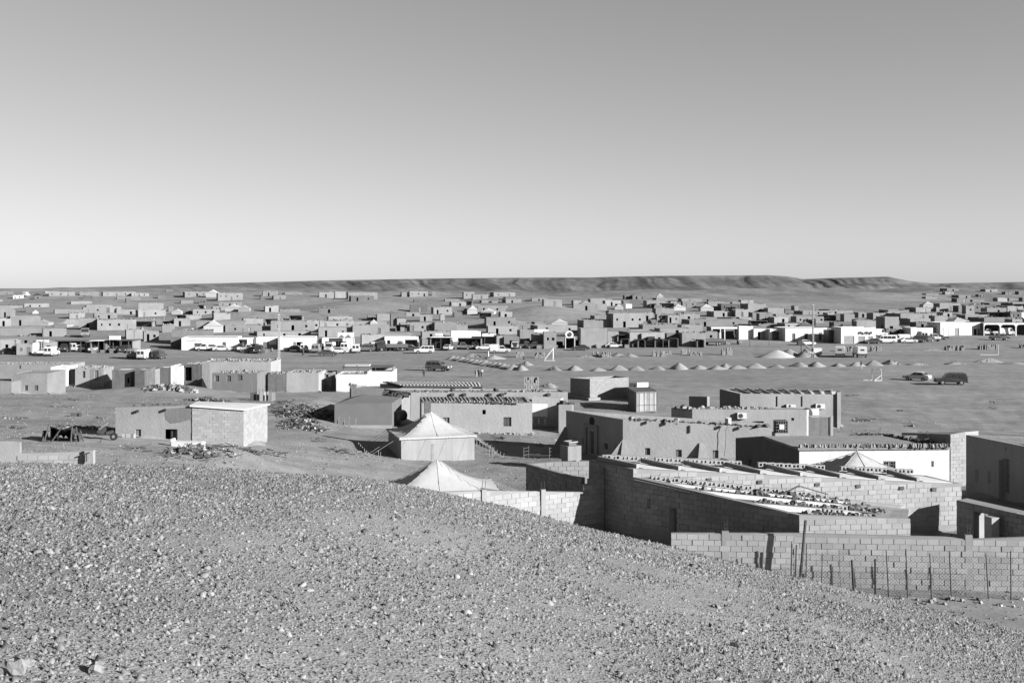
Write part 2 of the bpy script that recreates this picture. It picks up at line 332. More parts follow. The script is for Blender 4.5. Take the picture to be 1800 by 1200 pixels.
def terrain(x, y, masks=False):
    x = np.asarray(x, float); y = np.asarray(y, float)
    D = np.maximum(y, 5.0); px = np.clip(900 + F * x / D, -2500, 4300)
    near = base_drop(px, D)
    far = np.interp(D, [185, 265, 310, 380, 440, 560, 700, 1000, 1300], [16.3, 16.3, 15.0, 12.7, 11.0, 9.0, 7.6, 5.8, 5.0])
    t = np.clip((D - 170) / 45.0, 0, 1); t = t * t * (3 - 2 * t)
    drop = near * (1 - t) + far * t
    amp = np.clip((D - 230) / 150, 0, 1)
    drop = drop - amp * (2.6 * fbm(x / 110.0, y / 75.0, 3) + np.clip((D - 420) / 250, 0, 1) * 3.6 * fbm(x / 48.0 + 5, y / 120.0, 3) + 0.5 * fbm(x / 16, y / 16, 2))
    drop = drop - (0.22 * fbm(x / 7.0 + 3, y / 7.0 + 5, 3) + 0.10 * fbm(x / 1.7, y / 1.7, 2)) * np.clip((D - 30) / 20, 0, 1) * (1 - 0.6 * np.clip((D - 150) / 40, 0, 1))
    for bx, bD, rx, ry, h in BUMPS:
        cx = (bx - 900) / F * bD
        drop = drop - h * np.exp(-((x - cx) / rx) ** 2 - ((y - bD) / ry) ** 2)
    # scarps of the mesas
    sky_y = np.interp(px, SKY_X, SKY_Y)
    top = (500 - sky_y) / F * 1500.0
    d0 = 840 + 190 * fbm(px / 150.0, px * 0 + 3.3, 3); d1 = 1500 + 0 * d0
    tt = np.clip((D - d0) / np.maximum(d1 - d0, 150), 0, 1); ts = tt * tt * (3 - 2 * tt)
    ts = ts * (.35 + .65 * tt ** 1.2)
    hz = -drop * (1 - ts) + top * ts
    steep = np.clip(6.75 * tt * tt * (1 - tt), 0, 1) * np.clip((top + 6) / 12, 0, 1)
    gu = px + (D - 1250) * 0.05 + 40 * fbm(px / 130.0, D / 300.0, 2)
    gul = 5.0 * np.abs(vnoise(gu / 46.0, D / 2500.0)) + 2.6 * np.abs(vnoise(gu / 19.0 + 7, D / 1500.0)) + 1.3 * np.abs(vnoise(gu / 8.0 + 3, D / 800.0))
    hz = hz - steep * (1.5 * gul + 1.2 * np.abs(vnoise(gu / 4.5, D / 300.0)) - 2.0) + np.clip((D - 850) / 150, 0, 1) * (1 - ts) * 1.6 * fbm(px / 60.0, D / 160.0, 3) - np.maximum(D - 1500, 0) * 0.0035
    z = CZ + hz
    # the stony hill the photographer stands on
    yy = y
    sp = np.logaddexp(0, (x + 2.5) / 0.8) * 0.8
    hill = CZ - 1.7 + 0.019 * yy - 0.00525 * yy * yy - 0.258 * sp + 0.10 * fbm(x / 2.6, y / 2.6, 3) + 0.25 * fbm(x / 9.0 + 9, y / 9.0, 2) * np.clip(y / 12, 0, 1)
    k = 0.5
    m = np.where(y < 75, k * np.logaddexp(hill / k, z / k), z)
    if masks:
        stony = np.clip((hill - z) / 1.2 + 0.3, 0, 1) * (y < 75)
        rocky = np.clip(steep * 1.0, 0, 1) * np.clip(.75 + 1.0 * fbm(px / 40.0, D / 200.0, 3), .2, 1) + 0.9 * np.clip((D - 640) / 300, 0, 1) * np.clip((px - 450) / 250, 0, 1) * np.clip(0.5 + 1.7 * fbm(px / 90, D / 160.0, 3), 0.05, 1)
        return m, stony, np.clip(rocky, 0, 1)
    return m
GRID = {}
def surf(x, y):
    '''height of the built ground sheet, read back from its own grid (arrays)'''
    x = np.asarray(x, float); y = np.asarray(y, float)
    r = np.hypot(x, y + 40.0); a = np.arctan2(x, y + 40.0)
    i = np.clip(np.searchsorted(GRID['rad'], r) - 1, 0, len(GRID['rad']) - 2); fr = np.clip((r - GRID['rad'][i]) / (GRID['rad'][i + 1] - GRID['rad'][i]), 0, 1)
    t = np.clip((a - GRID['a0']) / GRID['da'], 0, GRID['z'].shape[1] - 1.001); j = t.astype(int); fa = t - j; z = GRID['z']
    return (z[i, j] * (1 - fa) + z[i, j + 1] * fa) * (1 - fr) + (z[i + 1, j] * (1 - fa) + z[i + 1, j + 1] * fa) * fr
def gz(x, y): return float(surf(np.array([x]), np.array([y]))[0])
_Ds = np.concatenate([np.arange(34, 300, 0.5), np.geomspace(300, 1450, 900)])
def pick(px, py, dmin=34, dmax=1450):
    Ds = _Ds[(_Ds >= dmin) & (_Ds <= dmax)]
    z = surf(X(px, Ds), Ds); rz = Zp(py, Ds)
    i = np.argmax(z >= rz)
    if not (z >= rz).any(): i = int(np.argmin(rz - z))
    return float(Ds[i])
def ground(px, py, dmin=34):
    D = pick(px, py, dmin); x = X(px, D); return Vector((x, D, gz(x, D)))

def build_terrain():
    ay = -40.0
    ang = np.radians(np.arange(-52, 52.01, 0.105))
    rad = np.concatenate([np.arange(12, 72, 0.36), np.geomspace(72, 2200, 260), np.geomspace(2300, 12000, 25)])
    Rr, An = np.meshgrid(rad, ang, indexing='ij')
    x = Rr * np.sin(An); y = ay + Rr * np.cos(An)
    z, st, rk = terrain(x, y, True)
    nr, na = x.shape
    GRID.update(rad=rad, a0=float(ang[0]), da=float(ang[1] - ang[0]), z=z)
    cuts = [('stony_hill', 0, int(np.searchsorted(rad, 70))), ('desert_plain', int(np.searchsorted(rad, 70)), int(np.searchsorted(rad, 900))), ('hills', int(np.searchsorted(rad, 900)), nr - 1)]
    for name, i0, i1 in cuts:
        sl = slice(i0, i1 + 1)
        co = np.stack([x[sl], y[sl], z[sl]], -1).reshape(-1, 3)
        r = i1 + 1 - i0
        idx = np.arange(r * na).reshape(r, na)
        q = np.stack([idx[:-1, :-1], idx[:-1, 1:], idx[1:, 1:], idx[1:, :-1]], -1).reshape(-1, 4)[:, ::-1]
        fast_mesh(name, co, q, 'desert', {'stony': st[sl].ravel(), 'rocky': rk[sl].ravel()}, True)['kind'] = 'structure'
def fast_mesh(name, co, quads, m, attrs=None, smooth=False, parent=None):
    k = quads.shape[1]
    me = bpy.data.meshes.new(name)
    me.vertices.add(len(co)); me.vertices.foreach_set('co', np.ascontiguousarray(co, dtype=np.float32).ravel())
    nq = len(quads); me.loops.add(nq * k); me.loops.foreach_set('vertex_index', np.ascontiguousarray(quads, dtype=np.int32).ravel())
    me.polygons.add(nq); me.polygons.foreach_set('loop_start', np.arange(0, nq * k, k, dtype=np.int32))
    try: me.polygons.foreach_set('loop_total', np.full(nq, k, dtype=np.int32))
    except Exception: pass
    if smooth: me.polygons.foreach_set('use_smooth', np.ones(nq, dtype=bool))
    me.update(calc_edges=True)
    for an, v in (attrs or {}).items():
        a = me.attributes.new(an, 'FLOAT', 'POINT'); a.data.foreach_set('value', np.ascontiguousarray(v, dtype=np.float32))
    me.materials.append(M[m] if isinstance(m, str) else m)
    me.validate()
    o = bpy.data.objects.new(name, me); COL.objects.link(o)
    if parent is not None: o.parent = parent
    return o
build_terrain()

# stones as one numpy mesh: jittered boxes with random rotation
_cube = np.array([(-1, -1, -1), (1, -1, -1), (1, 1, -1), (-1, 1, -1), (-1, -1, 1), (1, -1, 1), (1, 1, 1), (-1, 1, 1)], float)
_cq = np.array([(3, 2, 1, 0), (4, 5, 6, 7), (0, 1, 5, 4), (1, 2, 6, 5), (2, 3, 7, 6), (3, 0, 4, 7)])
def stone_field(name, x, y, size, flat, m, sink=0.25):
    n = len(x)
    c = _cube[None] * nrng.uniform(0.45, 1.0, (n, 8, 3))
    c[:, 4:, :2] *= nrng.uniform(0.35, 0.9, (n, 1, 1))
    c = c * (size[:, None, None] * np.stack([nrng.uniform(.6, 1.25, n), nrng.uniform(.5, 1.0, n), flat * nrng.uniform(.6, 1.3, n)], -1)[:, None, :])
    a = nrng.uniform(0, 6.283, n); t = nrng.normal(0, 0.25, n)
    ca, sa, ct, st = np.cos(a), np.sin(a), np.cos(t), np.sin(t)
    yx = c[:, :, 0] * ct[:, None] + c[:, :, 2] * st[:, None]; zz = -c[:, :, 0] * st[:, None] + c[:, :, 2] * ct[:, None]; yy = c[:, :, 1]
    px_ = yx * ca[:, None] - yy * sa[:, None]; py_ = yx * sa[:, None] + yy * ca[:, None]
    z0 = surf(x, y) + size * flat * (0.5 - sink)
    co = np.stack([px_ + x[:, None], py_ + y[:, None], zz + z0[:, None]], -1).reshape(-1, 3)
    q = (_cq[None] + (np.arange(n) * 8)[:, None, None]).reshape(-1, 4)
    tone = np.repeat(nrng.uniform(0, 1, n), 8)
    return fast_mesh(name, co, q, m, {'tone': tone})
def shard_field(name, x, y, size, flat, m):
    '''small angular shards: an open four-sided pyramid with an off-centre tip, its foot sunk in the ground'''
    n = len(x); a = nrng.uniform(0, 6.283, n); asp = nrng.uniform(.55, 1.0, n)
    base = np.array([(-1, -1), (1, -1), (1, 1), (-1, 1)], float)[None] * nrng.uniform(.55, 1.05, (n, 4, 2)); base[:, :, 1] *= asp[:, None]
    tip = nrng.uniform(-.75, .75, (n, 1, 2)); p = np.concatenate([base, tip], 1) * size[:, None, None]
    ca, sa = np.cos(a)[:, None], np.sin(a)[:, None]
    px_ = p[:, :, 0] * ca - p[:, :, 1] * sa + x[:, None]; py_ = p[:, :, 0] * sa + p[:, :, 1] * ca + y[:, None]
    g = surf(x, y)[:, None]; zz = np.zeros((n, 5)); zz[:, :4] = -.25 * size[:, None] + nrng.uniform(-.1, .25, (n, 4)) * size[:, None]; zz[:, 4] = size * flat * nrng.uniform(.5, 1.5, n)
    co = np.stack([px_, py_, zz + g], -1).reshape(-1, 3)
    t = np.array([(0, 1, 4), (1, 2, 4), (2, 3, 4), (3, 0, 4)]); q = (t[None] + (np.arange(n) * 5)[:, None, None]).reshape(-1, 3)
    return fast_mesh(name, co, q, m, {'tone': np.repeat(nrng.uniform(0, 1, n), 5)})
def stone_material():
    m, nt, b = newmat('gravel_stone')
    p = npos(nt)
    at = nt.nodes.new('ShaderNodeAttribute'); at.attribute_name = 'tone'
    n1 = nnoise(nt, p, 40.0, 3, 0.6); n2 = nnoise(nt, p, 0.5, 3)
    v = nmath(nt, 'MULTIPLY', nmap(nt, at.outputs['Fac'], 0, 1, 0.13 * ALB, 0.315 * ALB), nmap(nt, n1, 0.3, 0.7, 0.85, 1.12))
    v = nmath(nt, 'MULTIPLY', v, nmap(nt, n2, 0.3, 0.7, 0.92, 1.08))
    cc = nt.nodes.new('ShaderNodeCombineColor')
    for i in range(3): nt.links.new(v, cc.inputs[i])
    nt.links.new(cc.outputs[0], b.inputs['Base Color']); b.inputs['Roughness'].default_value = 0.95; b.inputs['Specular IOR Level'].default_value = 0.15
    nbump(nt, b, n1, 0.6, 0.006); MATS['gravel_stone'] = m
stone_material()
def hill_gravel():
    N = 470000
    D = 3.6 + nrng.random(N) ** 0.85 * 23.0
    u = nrng.uniform(-0.66, 0.66, N)
    x = u * D + nrng.normal(0, .2, N); y = D
    _, st, _ = terrain(x, y, True)
    # patchy: bare sandy patches between stonier ones
    den = fbm(x / 1.3 + 5, y / 1.3, 3)
    keep = (st > 0.2) & (nrng.random(N) < np.clip(0.74 + 1.5 * den, 0.16, 1))
    x = x[keep]; y = y[keep]; D = D[keep]; n = len(x)
    s = np.exp(nrng.normal(math.log(0.0092), 0.46, n)) * (0.66 + 0.036 * D)
    s = np.clip(s, 0.004, 0.045)
    o = shard_field('hill_gravel', x, y, s, 1.0, 'gravel_stone'); o['kind'] = 'stuff'
    nb = 10000; pickb = nrng.choice(n, nb, replace=False); xb = x[pickb] + .02; yb_ = y[pickb]
    sb = np.clip(np.exp(nrng.normal(math.log(0.0155), 0.45, nb)) * (0.7 + 0.03 * D[pickb]), .01, .07)
    o2 = stone_field('hill_stones', xb, yb_, sb, 0.5, 'gravel_stone'); o2['kind'] = 'stuff'
    o2['label'] = 'larger angular stones mixed through the gravel of the foreground hill'; o2['category'] = 'stones'
    o['label'] = 'angular gravel and pebbles strewn over the stony foreground hill'; o['category'] = 'gravel'
    N = 95000
    D = 30 + nrng.random(N) * 110; u = nrng.uniform(-0.55, 0.55, N); x = u * D; y = D
    den = fbm(x / 9.0, y / 9.0, 3) + 0.25 * (x < 5)
    keep = nrng.random(N) < np.clip(0.25 + 1.2 * den, 0.03, 1)
    x = x[keep]; y = y[keep]
    s = np.clip(np.exp(nrng.normal(math.log(0.04), 0.5, len(x))), 0.015, 0.17); s = np.where(y < 48, np.minimum(s, .07), s)
    o = shard_field('plain_stones', x, y, s, 0.7, 'gravel_stone'); o['kind'] = 'stuff'
    o['label'] = 'scattered small stones on the sandy slope between houses'; o['category'] = 'stones'
hill_gravel()

# ------------------------------------------------------------------ walls and houses
def offset_poly(pts, t):
    n = len(pts); out = []
    for i in range(n):
        p = Vector(pts[i]); a = (p - Vector(pts[i - 1])).normalized(); b = (Vector(pts[(i + 1) % n]) - p).normalized()
        na = Vector((-a.y, a.x)); nb = Vector((-b.y, b.x)); bis = (na + nb)
        k = t / max(0.3, bis.dot(na)) if bis.length > 1e-6 else t
        out.append(p + bis * k)
    return out
def wall_cells(mb, o0, o1, i0, i1, zb, tops, holes):
    """o0-o1 outer line, i0-i1 inner line; tops = [(fraction, z)], holes = [(f0, f1, z0, z1)] in fractions of the outer length"""
    fs = sorted(set([0.0, 1.0] + [t[0] for t in tops] + [h[0] for h in holes] + [h[1] for h in holes]))
    fs = [f for f in fs if 0 <= f <= 1]
    tf = [t[0] for t in tops]; tz = [t[1] for t in tops]
    def L(a, b, f): return (a[0] + (b[0] - a[0]) * f, a[1] + (b[1] - a[1]) * f)
    for f0, f1 in zip(fs[:-1], fs[1:]):
        if f1 - f0 < 1e-6: continue
        fm = (f0 + f1) / 2; za = float(np.interp(f0, tf, tz)); zc = float(np.interp(f1, tf, tz))
        segs = [(zb, None)]
        hs = sorted([h for h in holes if h[0] - 1e-9 <= fm <= h[1] + 1e-9], key=lambda h: h[2])
        z = zb; spans = []
        for h in hs:
            if h[2] > z + 1e-4: spans.append((z, h[2], z, h[2]))
            z = max(z, h[3])
        if z < min(za, zc) - 1e-4: spans.append((z, None, None, None))
        a0, a1, b0, b1 = L(o0, o1, f0), L(o0, o1, f1), L(i0, i1, f0), L(i0, i1, f1)
        for lo, hi, _, _ in spans:
            t0 = za if hi is None else hi; t1 = zc if hi is None else hi
            mb.hexa([(a0[0], a0[1], lo), (a1[0], a1[1], lo), (b1[0], b1[1], lo), (b0[0], b0[1], lo),
                     (a0[0], a0[1], t0), (a1[0], a1[1], t1), (b1[0], b1[1], t1), (b0[0], b0[1], t0)])
def on_wall(px, py, p0, p1):
    """where the pixel's ray meets the vertical plane through p0-p1: (metres along, z)"""
    u = (px - 900.0) / F; dx = p1[0] - p0[0]; dy = p1[1] - p0[1]
    f = (u * p0[1] - p0[0]) / (dx - u * dy); D = p0[1] + f * dy
    return f * math.hypot(dx, dy), Zp(py, D)
BLOCKS = []
def block_meshes():
    for k in range(5):
        mb = MB(); j = random.Random(k)
        pts = [Vector(q) * 0.5 for q in ((-1, -1, -1), (1, -1, -1), (1, 1, -1), (-1, 1, -1), (-1, -1, 1), (1, -1, 1), (1, 1, 1), (-1, 1, 1))]
        pts = [Vector((p.x + j.uniform(-.012, .012), p.y + j.uniform(-.012, .012), p.z + j.uniform(-.02, .02))) for p in pts]
        mb.hexa(pts); BLOCKS.append((mb.mesh('block', 'block'), mb.mesh('block', 'block_pale')))
block_meshes()
def blocks_on(parent, p0, p1, tops, z_lo, holes, depth=0.0, pale=False, bl=0.4, bh=0.2, joint=0.016, proud=0.018, limit=300, skip=None, course0=None, rr=None):
    """real blocks set proud of the mortar core on the outside of the wall p0->p1 (outside = right of travel)"""
    rr = rr or rng
    L = math.hypot(p1[0] - p0[0], p1[1] - p0[1]); dx, dy = (p1[0] - p0[0]) / L, (p1[1] - p0[1]) / L
    nx, ny = dy, -dx; yaw = math.atan2(dy, dx); org = ORG[root_of(parent).name]
    tf = [t[0] * L for t in tops]; tz = [t[1] for t in tops]
    step = bl + joint; rise = bh + joint
    zmax = max(tz); z0 = course0 if course0 is not None else z_lo
    rows = int((zmax - z0) / rise) + 1; cnt = 0; over = MB()
    for r in reversed(range(rows)):
        za = z0 + r * rise; zc = za + bh
        if zc < z_lo: break
        s = -(r % 2) * step / 2 - rr.uniform(0, .03)
        while s < L:
            a = max(s, 0.0); b = min(s + bl, L); s += step
            if b - a < 0.09: continue
            top = min(np.interp(a, tf, tz), np.interp(b, tf, tz))
            if zc > top + 0.02: continue
            pieces = [(a, b)]
            for h0, h1, hz0, hz1 in [(h[0] * L, h[1] * L, h[2], h[3]) for h in holes]:
                if zc > hz0 + .03 and za < hz1 - .03:
                    np_ = []
                    for q0, q1 in pieces:
                        if q1 <= h0 or q0 >= h1: np_.append((q0, q1)); continue
                        if q0 < h0 - .06: np_.append((q0, h0))
                        if q1 > h1 + .06: np_.append((h1, q1))
                    pieces = np_
            for q0, q1 in pieces:
                if rr.random() < .008: continue
                if skip and skip((q0 + q1) / 2, (za + zc) / 2): continue
                m = (q0 + q1) / 2; pr = proud + rr.uniform(-.012, .012); t = 0.10
                c = Vector((p0[0] + dx * m + nx * (pr - t / 2), p0[1] + dy * m + ny * (pr - t / 2), (za + zc) / 2 + rr.uniform(-.004, .004)))
                if cnt < limit:
                    put('block', rr.choice(BLOCKS)[1 if pale else 0], parent, c - org, (0, rr.gauss(0, .006), yaw), (q1 - q0, t, bh)); cnt += 1
                else:
                    over.obox(c, (q1 - q0, t, bh), yaw)
    if over.v:
        o = over.build('block_courses', 'block_pale' if pale else 'block', parent); o['kind'] = 'stuff'
    return cnt
def opening(parent, p0, p1, h, kind, inset=0.14):
    """fill a hole in a wall: p0->p1 outer line, h = (f0,f1,z0,z1)"""
    L = math.hypot(p1[0] - p0[0], p1[1] - p0[1]); dx, dy = (p1[0] - p0[0]) / L, (p1[1] - p0[1]) / L; nx, ny = dy, -dx
    yaw = math.atan2(dy, dx); a, b, z0, z1 = h[0] * L, h[1] * L, h[2], h[3]; m = (a + b) / 2; w = b - a; hh = z1 - z0
    def C(s, out, z): return (p0[0] + dx * s + nx * out, p0[1] + dy * s + ny * out, z)
    if kind == 'open': return None
    if kind in ('shutter', 'shutter_pale', 'door', 'door_pale'):
        mt = {'shutter': 'shutter', 'shutter_pale': 'shutter_pale', 'door': 'shutter', 'door_pale': 'shutter_pale'}[kind]
        isdoor = kind.startswith('door')
        o = MB().obox(C(m, -inset, (z0 + z1) / 2), (w - .06, .05, hh - .05), yaw).build('door' if isdoor else 'shutter', mt, parent)
        fr = MB()
        for s in (a + .025, b - .025): fr.obox(C(s, -inset + .035, (z0 + z1) / 2), (.05, .07, hh - .01), yaw)
        fr.obox(C(m, -inset + .035, z1 - .03), (w - .11, .068, .05), yaw)
        fr.build('frame', 'wood', o)
        if isdoor:
            MB().obox(C(a + w * .82, -inset + .045, z0 + hh * .5), (.04, .05, .12), yaw).build('handle', 'dark_metal', o)
        elif w > .5:
            MB().obox(C(m, -inset + .04, (z0 + z1) / 2), (.04, .03, hh - .12), yaw).build('rail', 'wood', o)
        return o
    if kind == 'window':
        o = MB().obox(C(m, -inset, (z0 + z1) / 2), (w - .04, .02, hh - .04), yaw).build('window', 'glass', parent)
        fr = MB()
        for s in (a + .03, m, b - .03): fr.obox(C(s, -inset + .035, (z0 + z1) / 2), (.05, .04, hh - .02), yaw)
        for z in (z0 + .03, z1 - .03): fr.obox(C(m, -inset + .035, z), (w - .12, .036, .05), yaw)
        fr.build('frame', 'wood_pale', o); return o
    if kind == 'grille':
        o = MB().obox(C(m, -inset, (z0 + z1) / 2), (w - .04, .02, hh - .04), yaw).build('window', 'glass', parent)
        g = MB(); n = max(3, int(w / .16))
        for k in range(n + 1): g.obox(C(a + w * k / n, .05, (z0 + z1) / 2), (.025, .02, hh + .06), yaw)
        for k in range(3): g.obox(C(m, .072, z0 + hh * k / 2), (w + .06, .02, .025), yaw)
        g.build('grille', 'dark_metal', o); return o
class House:
    def __init__(s, name, label, cat, corners, tops, th=0.22, base=None, group=None, walls_mat='plaster', mats=None, profiles=None, holes=None, roof='roof_earth', roof_drop=0.18, wall_names=None):
        """corners FL, FR, BR, BL (x, y), tops = top z at each corner; holes[i] = list of (px0, py0, px1, py1, kind) on wall i"""
        s.c = [tuple(c[:2]) for c in corners]; s.t = list(tops); n = len(s.c)
        if base is None: base = min(gz(*c) for c in s.c) - 0.5
        s.base = base
        cx = sum(c[0] for c in s.c) / n; cy = sum(c[1] for c in s.c) / n
        s.root = thing(name, label, cat, (cx, cy, min(gz(*c) for c in s.c)), group)
        s.inn = offset_poly(s.c, th); s.holes = {}; s.walls = []; s.tops = []
        for i in range(n):
            p0, p1 = s.c[i], s.c[(i + 1) % n]; L = math.hypot(p1[0] - p0[0], p1[1] - p0[1])
            tops_i = (profiles or {}).get(i) or [(0, s.t[i]), (1, s.t[(i + 1) % n])]
            hs = []
            for (ax, ay, bx, by, kind) in (holes or {}).get(i, []):
                s0, z1 = on_wall(ax, ay, p0, p1); s1, z0 = on_wall(bx, by, p0, p1)
                s0b, s1b = sorted((s0, s1)); zl, zh = sorted((z0, z1))
                hs.append((max(.01, s0b / L), min(.99, s1b / L), zl, zh, kind))
            mb = MB(); wall_cells(mb, p0, p1, s.inn[i], s.inn[(i + 1) % n], base, tops_i, [h[:4] for h in hs])
            w = mb.build('wall', (mats or {}).get(i, walls_mat), s.root)
            s.walls.append(w); s.tops.append(tops_i); s.holes[i] = hs
            for h in hs: opening(s.root, p0, p1, h[:4], h[4])
        if roof:
            rp = offset_poly(s.c, th - 0.03); mb = MB()
            zt = [t - roof_drop for t in s.t]
            if n == 4:
                mb.hexa([(rp[i][0], rp[i][1], zt[i] - .12) for i in range(4)] + [(rp[i][0], rp[i][1], zt[i]) for i in range(4)])
            s.roof = mb.build('roof', roof, s.root)
        if cy < 178: s.drift()
    def drift(s):
        '''sand blown against the foot of the walls'''
        rr = random.Random(int(abs(s.c[0][0] * 37) + s.c[0][1] * 11)); mb = MB(); n = len(s.c)
        for i in range(n):
            p0, p1 = Vector(s.c[i]), Vector(s.c[(i + 1) % n]); L = (p1 - p0).length; d = (p1 - p0) / L; nn = Vector((d.y, -d.x)); m = max(3, int(L / .6)); k0 = len(mb.v); ph = rr.uniform(0, 6)
            hs = [h for h in s.holes[i] if h[2] < gz(*(p0.lerp(p1, (h[0] + h[1]) / 2))) + .35]
            for k in range(m + 1):
                f = k / m; p = p0 + d * (L * f); hh = max(.03, .13 + .09 * math.sin(k * .8 + ph) + rr.uniform(-.06, .06)); w = hh * rr.uniform(2.2, 3.4)
                if any(h[0] - .03 < f < h[1] + .03 for h in hs): hh = .03
                q = p + nn * w; a = p - nn * .02
                mb.v += [(a.x, a.y, gz(p.x, p.y) + hh), (p.x + nn.x * w * .4, p.y + nn.y * w * .4, gz(p.x, p.y) + hh * .45), (q.x, q.y, gz(q.x, q.y) - .04)]
            for k in range(m):
                a = k0 + 3 * k; mb.f += [(a, a + 1, a + 4, a + 3), (a + 1, a + 2, a + 5, a + 4)]
        mb.build('sand_drift', 'desert', s.root, True)
    def wall_line(s, i): return s.c[i], s.c[(i + 1) % len(s.c)]
    def blocks(s, i, z_lo=None, pale=False, **k):
        p0, p1 = s.wall_line(i)
        return blocks_on(s.walls[i], p0, p1, s.tops[i], s.base if z_lo is None else z_lo, [h[:4] for h in s.holes[i]], pale=pale, **k)
def free_wall(name, label, p0, p1, tops, zb, th=0.18, mt='mortar', pale=False, blocks=True, holes=(), z_lo=None, both=False, group=None, limit=300, cat='wall', skip=None, parent=None):
    """a free-standing block wall, outside = right of travel p0->p1"""
    L = math.hypot(p1[0] - p0[0], p1[1] - p0[1]); dx, dy = (p1[0] - p0[0]) / L, (p1[1] - p0[1]) / L; nx, ny = dy, -dx
    if parent is None:
        r = thing(name, label, cat, ((p0[0] + p1[0]) / 2, (p0[1] + p1[1]) / 2, zb + .4), group)
    else: r = parent
    mb = MB(); wall_cells(mb, p0, p1, (p0[0] - nx * th, p0[1] - ny * th), (p1[0] - nx * th, p1[1] - ny * th), zb, tops, list(holes))
    w = mb.build('wall', mt, r)
    if blocks:
        blocks_on(w, p0, p1, tops, zb if z_lo is None else z_lo, list(holes), pale=pale, limit=limit, skip=skip)
        if both:
            q0 = (p1[0] - nx * th, p1[1] - ny * th); q1 = (p0[0] - nx * th, p0[1] - ny * th)
            blocks_on(w, q0, q1, [(1 - f, z) for f, z in reversed(tops)], zb if z_lo is None else z_lo, [(1 - h[1], 1 - h[0], h[2], h[3]) for h in holes], pale=pale, limit=limit)
    return r
def stones_along(parent, name, pts, n, size, mt='rubble', spread=.12, rr=None):
    """loose stones joined into one part along a 3-D line"""
    rr = rr or rng; mb = MB(); seg = list(zip(pts[:-1], pts[1:])); Ls = [(Vector(b) - Vector(a)).length for a, b in seg]; tot = sum(Ls)
    for k in range(n):
        t = rr.random() * tot
        for (a, b), l in zip(seg, Ls):
            if t <= l: break
            t -= l
        c = Vector(a).lerp(Vector(b), min(1, t / max(l, 1e-6))); sz = size * math.exp(rr.gauss(0, .35))
        mb.rock((c.x + rr.gauss(0, spread), c.y + rr.gauss(0, spread), c.z + sz * .45), sz, sz * .8, sz * .6, .45, rr)
    o = mb.build(name, mt, parent); o['kind'] = 'stuff'; return o
def heap(name, label, cat, p, rx, ry, h, mt, group=None, rough=.12, seed=0, stones=0, stone_mat='rubble', kind=None):
    """an uneven heap with a rounded foot"""
    rr = random.Random(seed); n = 20; rings = 7; v = []; f = []
    for i in range(rings + 1):
        t = i / rings
        for k in range(n):
            a = 2 * math.pi * k / n; q = 1 + rough * math.sin(a * 3 + seed) + rr.uniform(-rough, rough) * .5 * t
            x = p[0] + rx * t * q * math.cos(a); y = p[1] + ry * t * q * math.sin(a)
            zz = h * (1.06 - math.sqrt(t * t * 1.06 * 1.06 + .02)) * (1 + rr.uniform(-rough, rough) * .4) if i < rings else 0
            v.append((x, y, gz(x, y) + zz - (.08 if i == rings else 0)) if i else (p[0], p[1], gz(p[0], p[1]) + h * .92))
    for i in range(rings):
        for k in range(n): f.append((i * n + k, i * n + (k + 1) % n, (i + 1) * n + (k + 1) % n, (i + 1) * n + k))
    f = [q[::-1] for q in f]
    mb = MB(); mb.v = v; mb.f = f
    if stones:
        r = thing(name, label, cat, (p[0], p[1], gz(p[0], p[1])), group)
        mb.build('heap', mt, r, True); st = MB()
        for k in range(stones):
            a = rr.uniform(0, 6.28); t = rr.random() ** .6; s_ = rr.uniform(.06, .16) * (h + .5)
            x = p[0] + rx * t * math.cos(a) * .95; y = p[1] + ry * t * math.sin(a) * .95
            st.rock((x, y, gz(x, y) + h * max(0, 1 - t) ** 1.15 + s_ * .2), s_, s_ * .8, s_ * .6, .45, rr)
        st.build('rubble', stone_mat, r)['kind'] = 'stuff'
        return r
    o = mb.build(name, mt, None, True); return tag(o, label, cat, group)
# ------------------------------------------------------------------ near compound on the right
A = (X(1405, 42.0), 42.0); P_ = (X(1065, 47.5), 47.5)
def line_at(p0, p1, px):
    u = (px - 900.0) / F; dx = p1[0] - p0[0]; dy = p1[1] - p0[1]; f = (u * p0[1] - p0[0]) / (dx - u * dy)
    return (p0[0] + f * dx, p0[1] + f * dy)
B_ = line_at(P_, A, 1113)
KR = (X(1690, 49.5), 49.5)
# front house: dark side wall B_->A, sunlit front A->C
Cc = (X(1600, 42.4), 42.4); kw = line_at(B_, KR, 1588); E_ = (kw[0], kw[1] - .25); Bf = (B_[0], B_[1] - .02)
front = House('block_house', 'grey cement-block house with stone-weighted white roof sheets behind the wire-fenced wall', 'house',
              [A, Cc, E_, Bf], [Zp(905, A[1]), Zp(911, Cc[1]), CZ - 9.95, Zp(838, B_[1])], walls_mat='mortar', roof=None, profiles={1: [(0, Zp(911, Cc[1])), (.06, Zp(911, Cc[1]) - .3), (1, CZ - 10.2)]},
              holes={3: [(1137.5, 875, 1144, 893, 'open'), (1176, 892, 1190, 948, 'door')]})
front.blocks(3, z_lo=Zp(955, 43.5), limit=300); front.blocks(0, z_lo=Zp(952, 42))
zA, zC, zE, zB = Zp(905, A[1]) - .03, Zp(911, Cc[1]) - .1, CZ - 9.97, Zp(838, B_[1]) - .02
def bil(c, u, v):
    a, b, d, e = [Vector(q) for q in c]
    return (a.lerp(b, u)).lerp(e.lerp(d, u), v)
RQ = [(A[0] + .1, A[1] + .15, zA), (Cc[0] - .15, Cc[1] + .15, zC), (E_[0] - .1, E_[1] - .1, zE), (B_[0] + .2, B_[1] - .12, zB)]
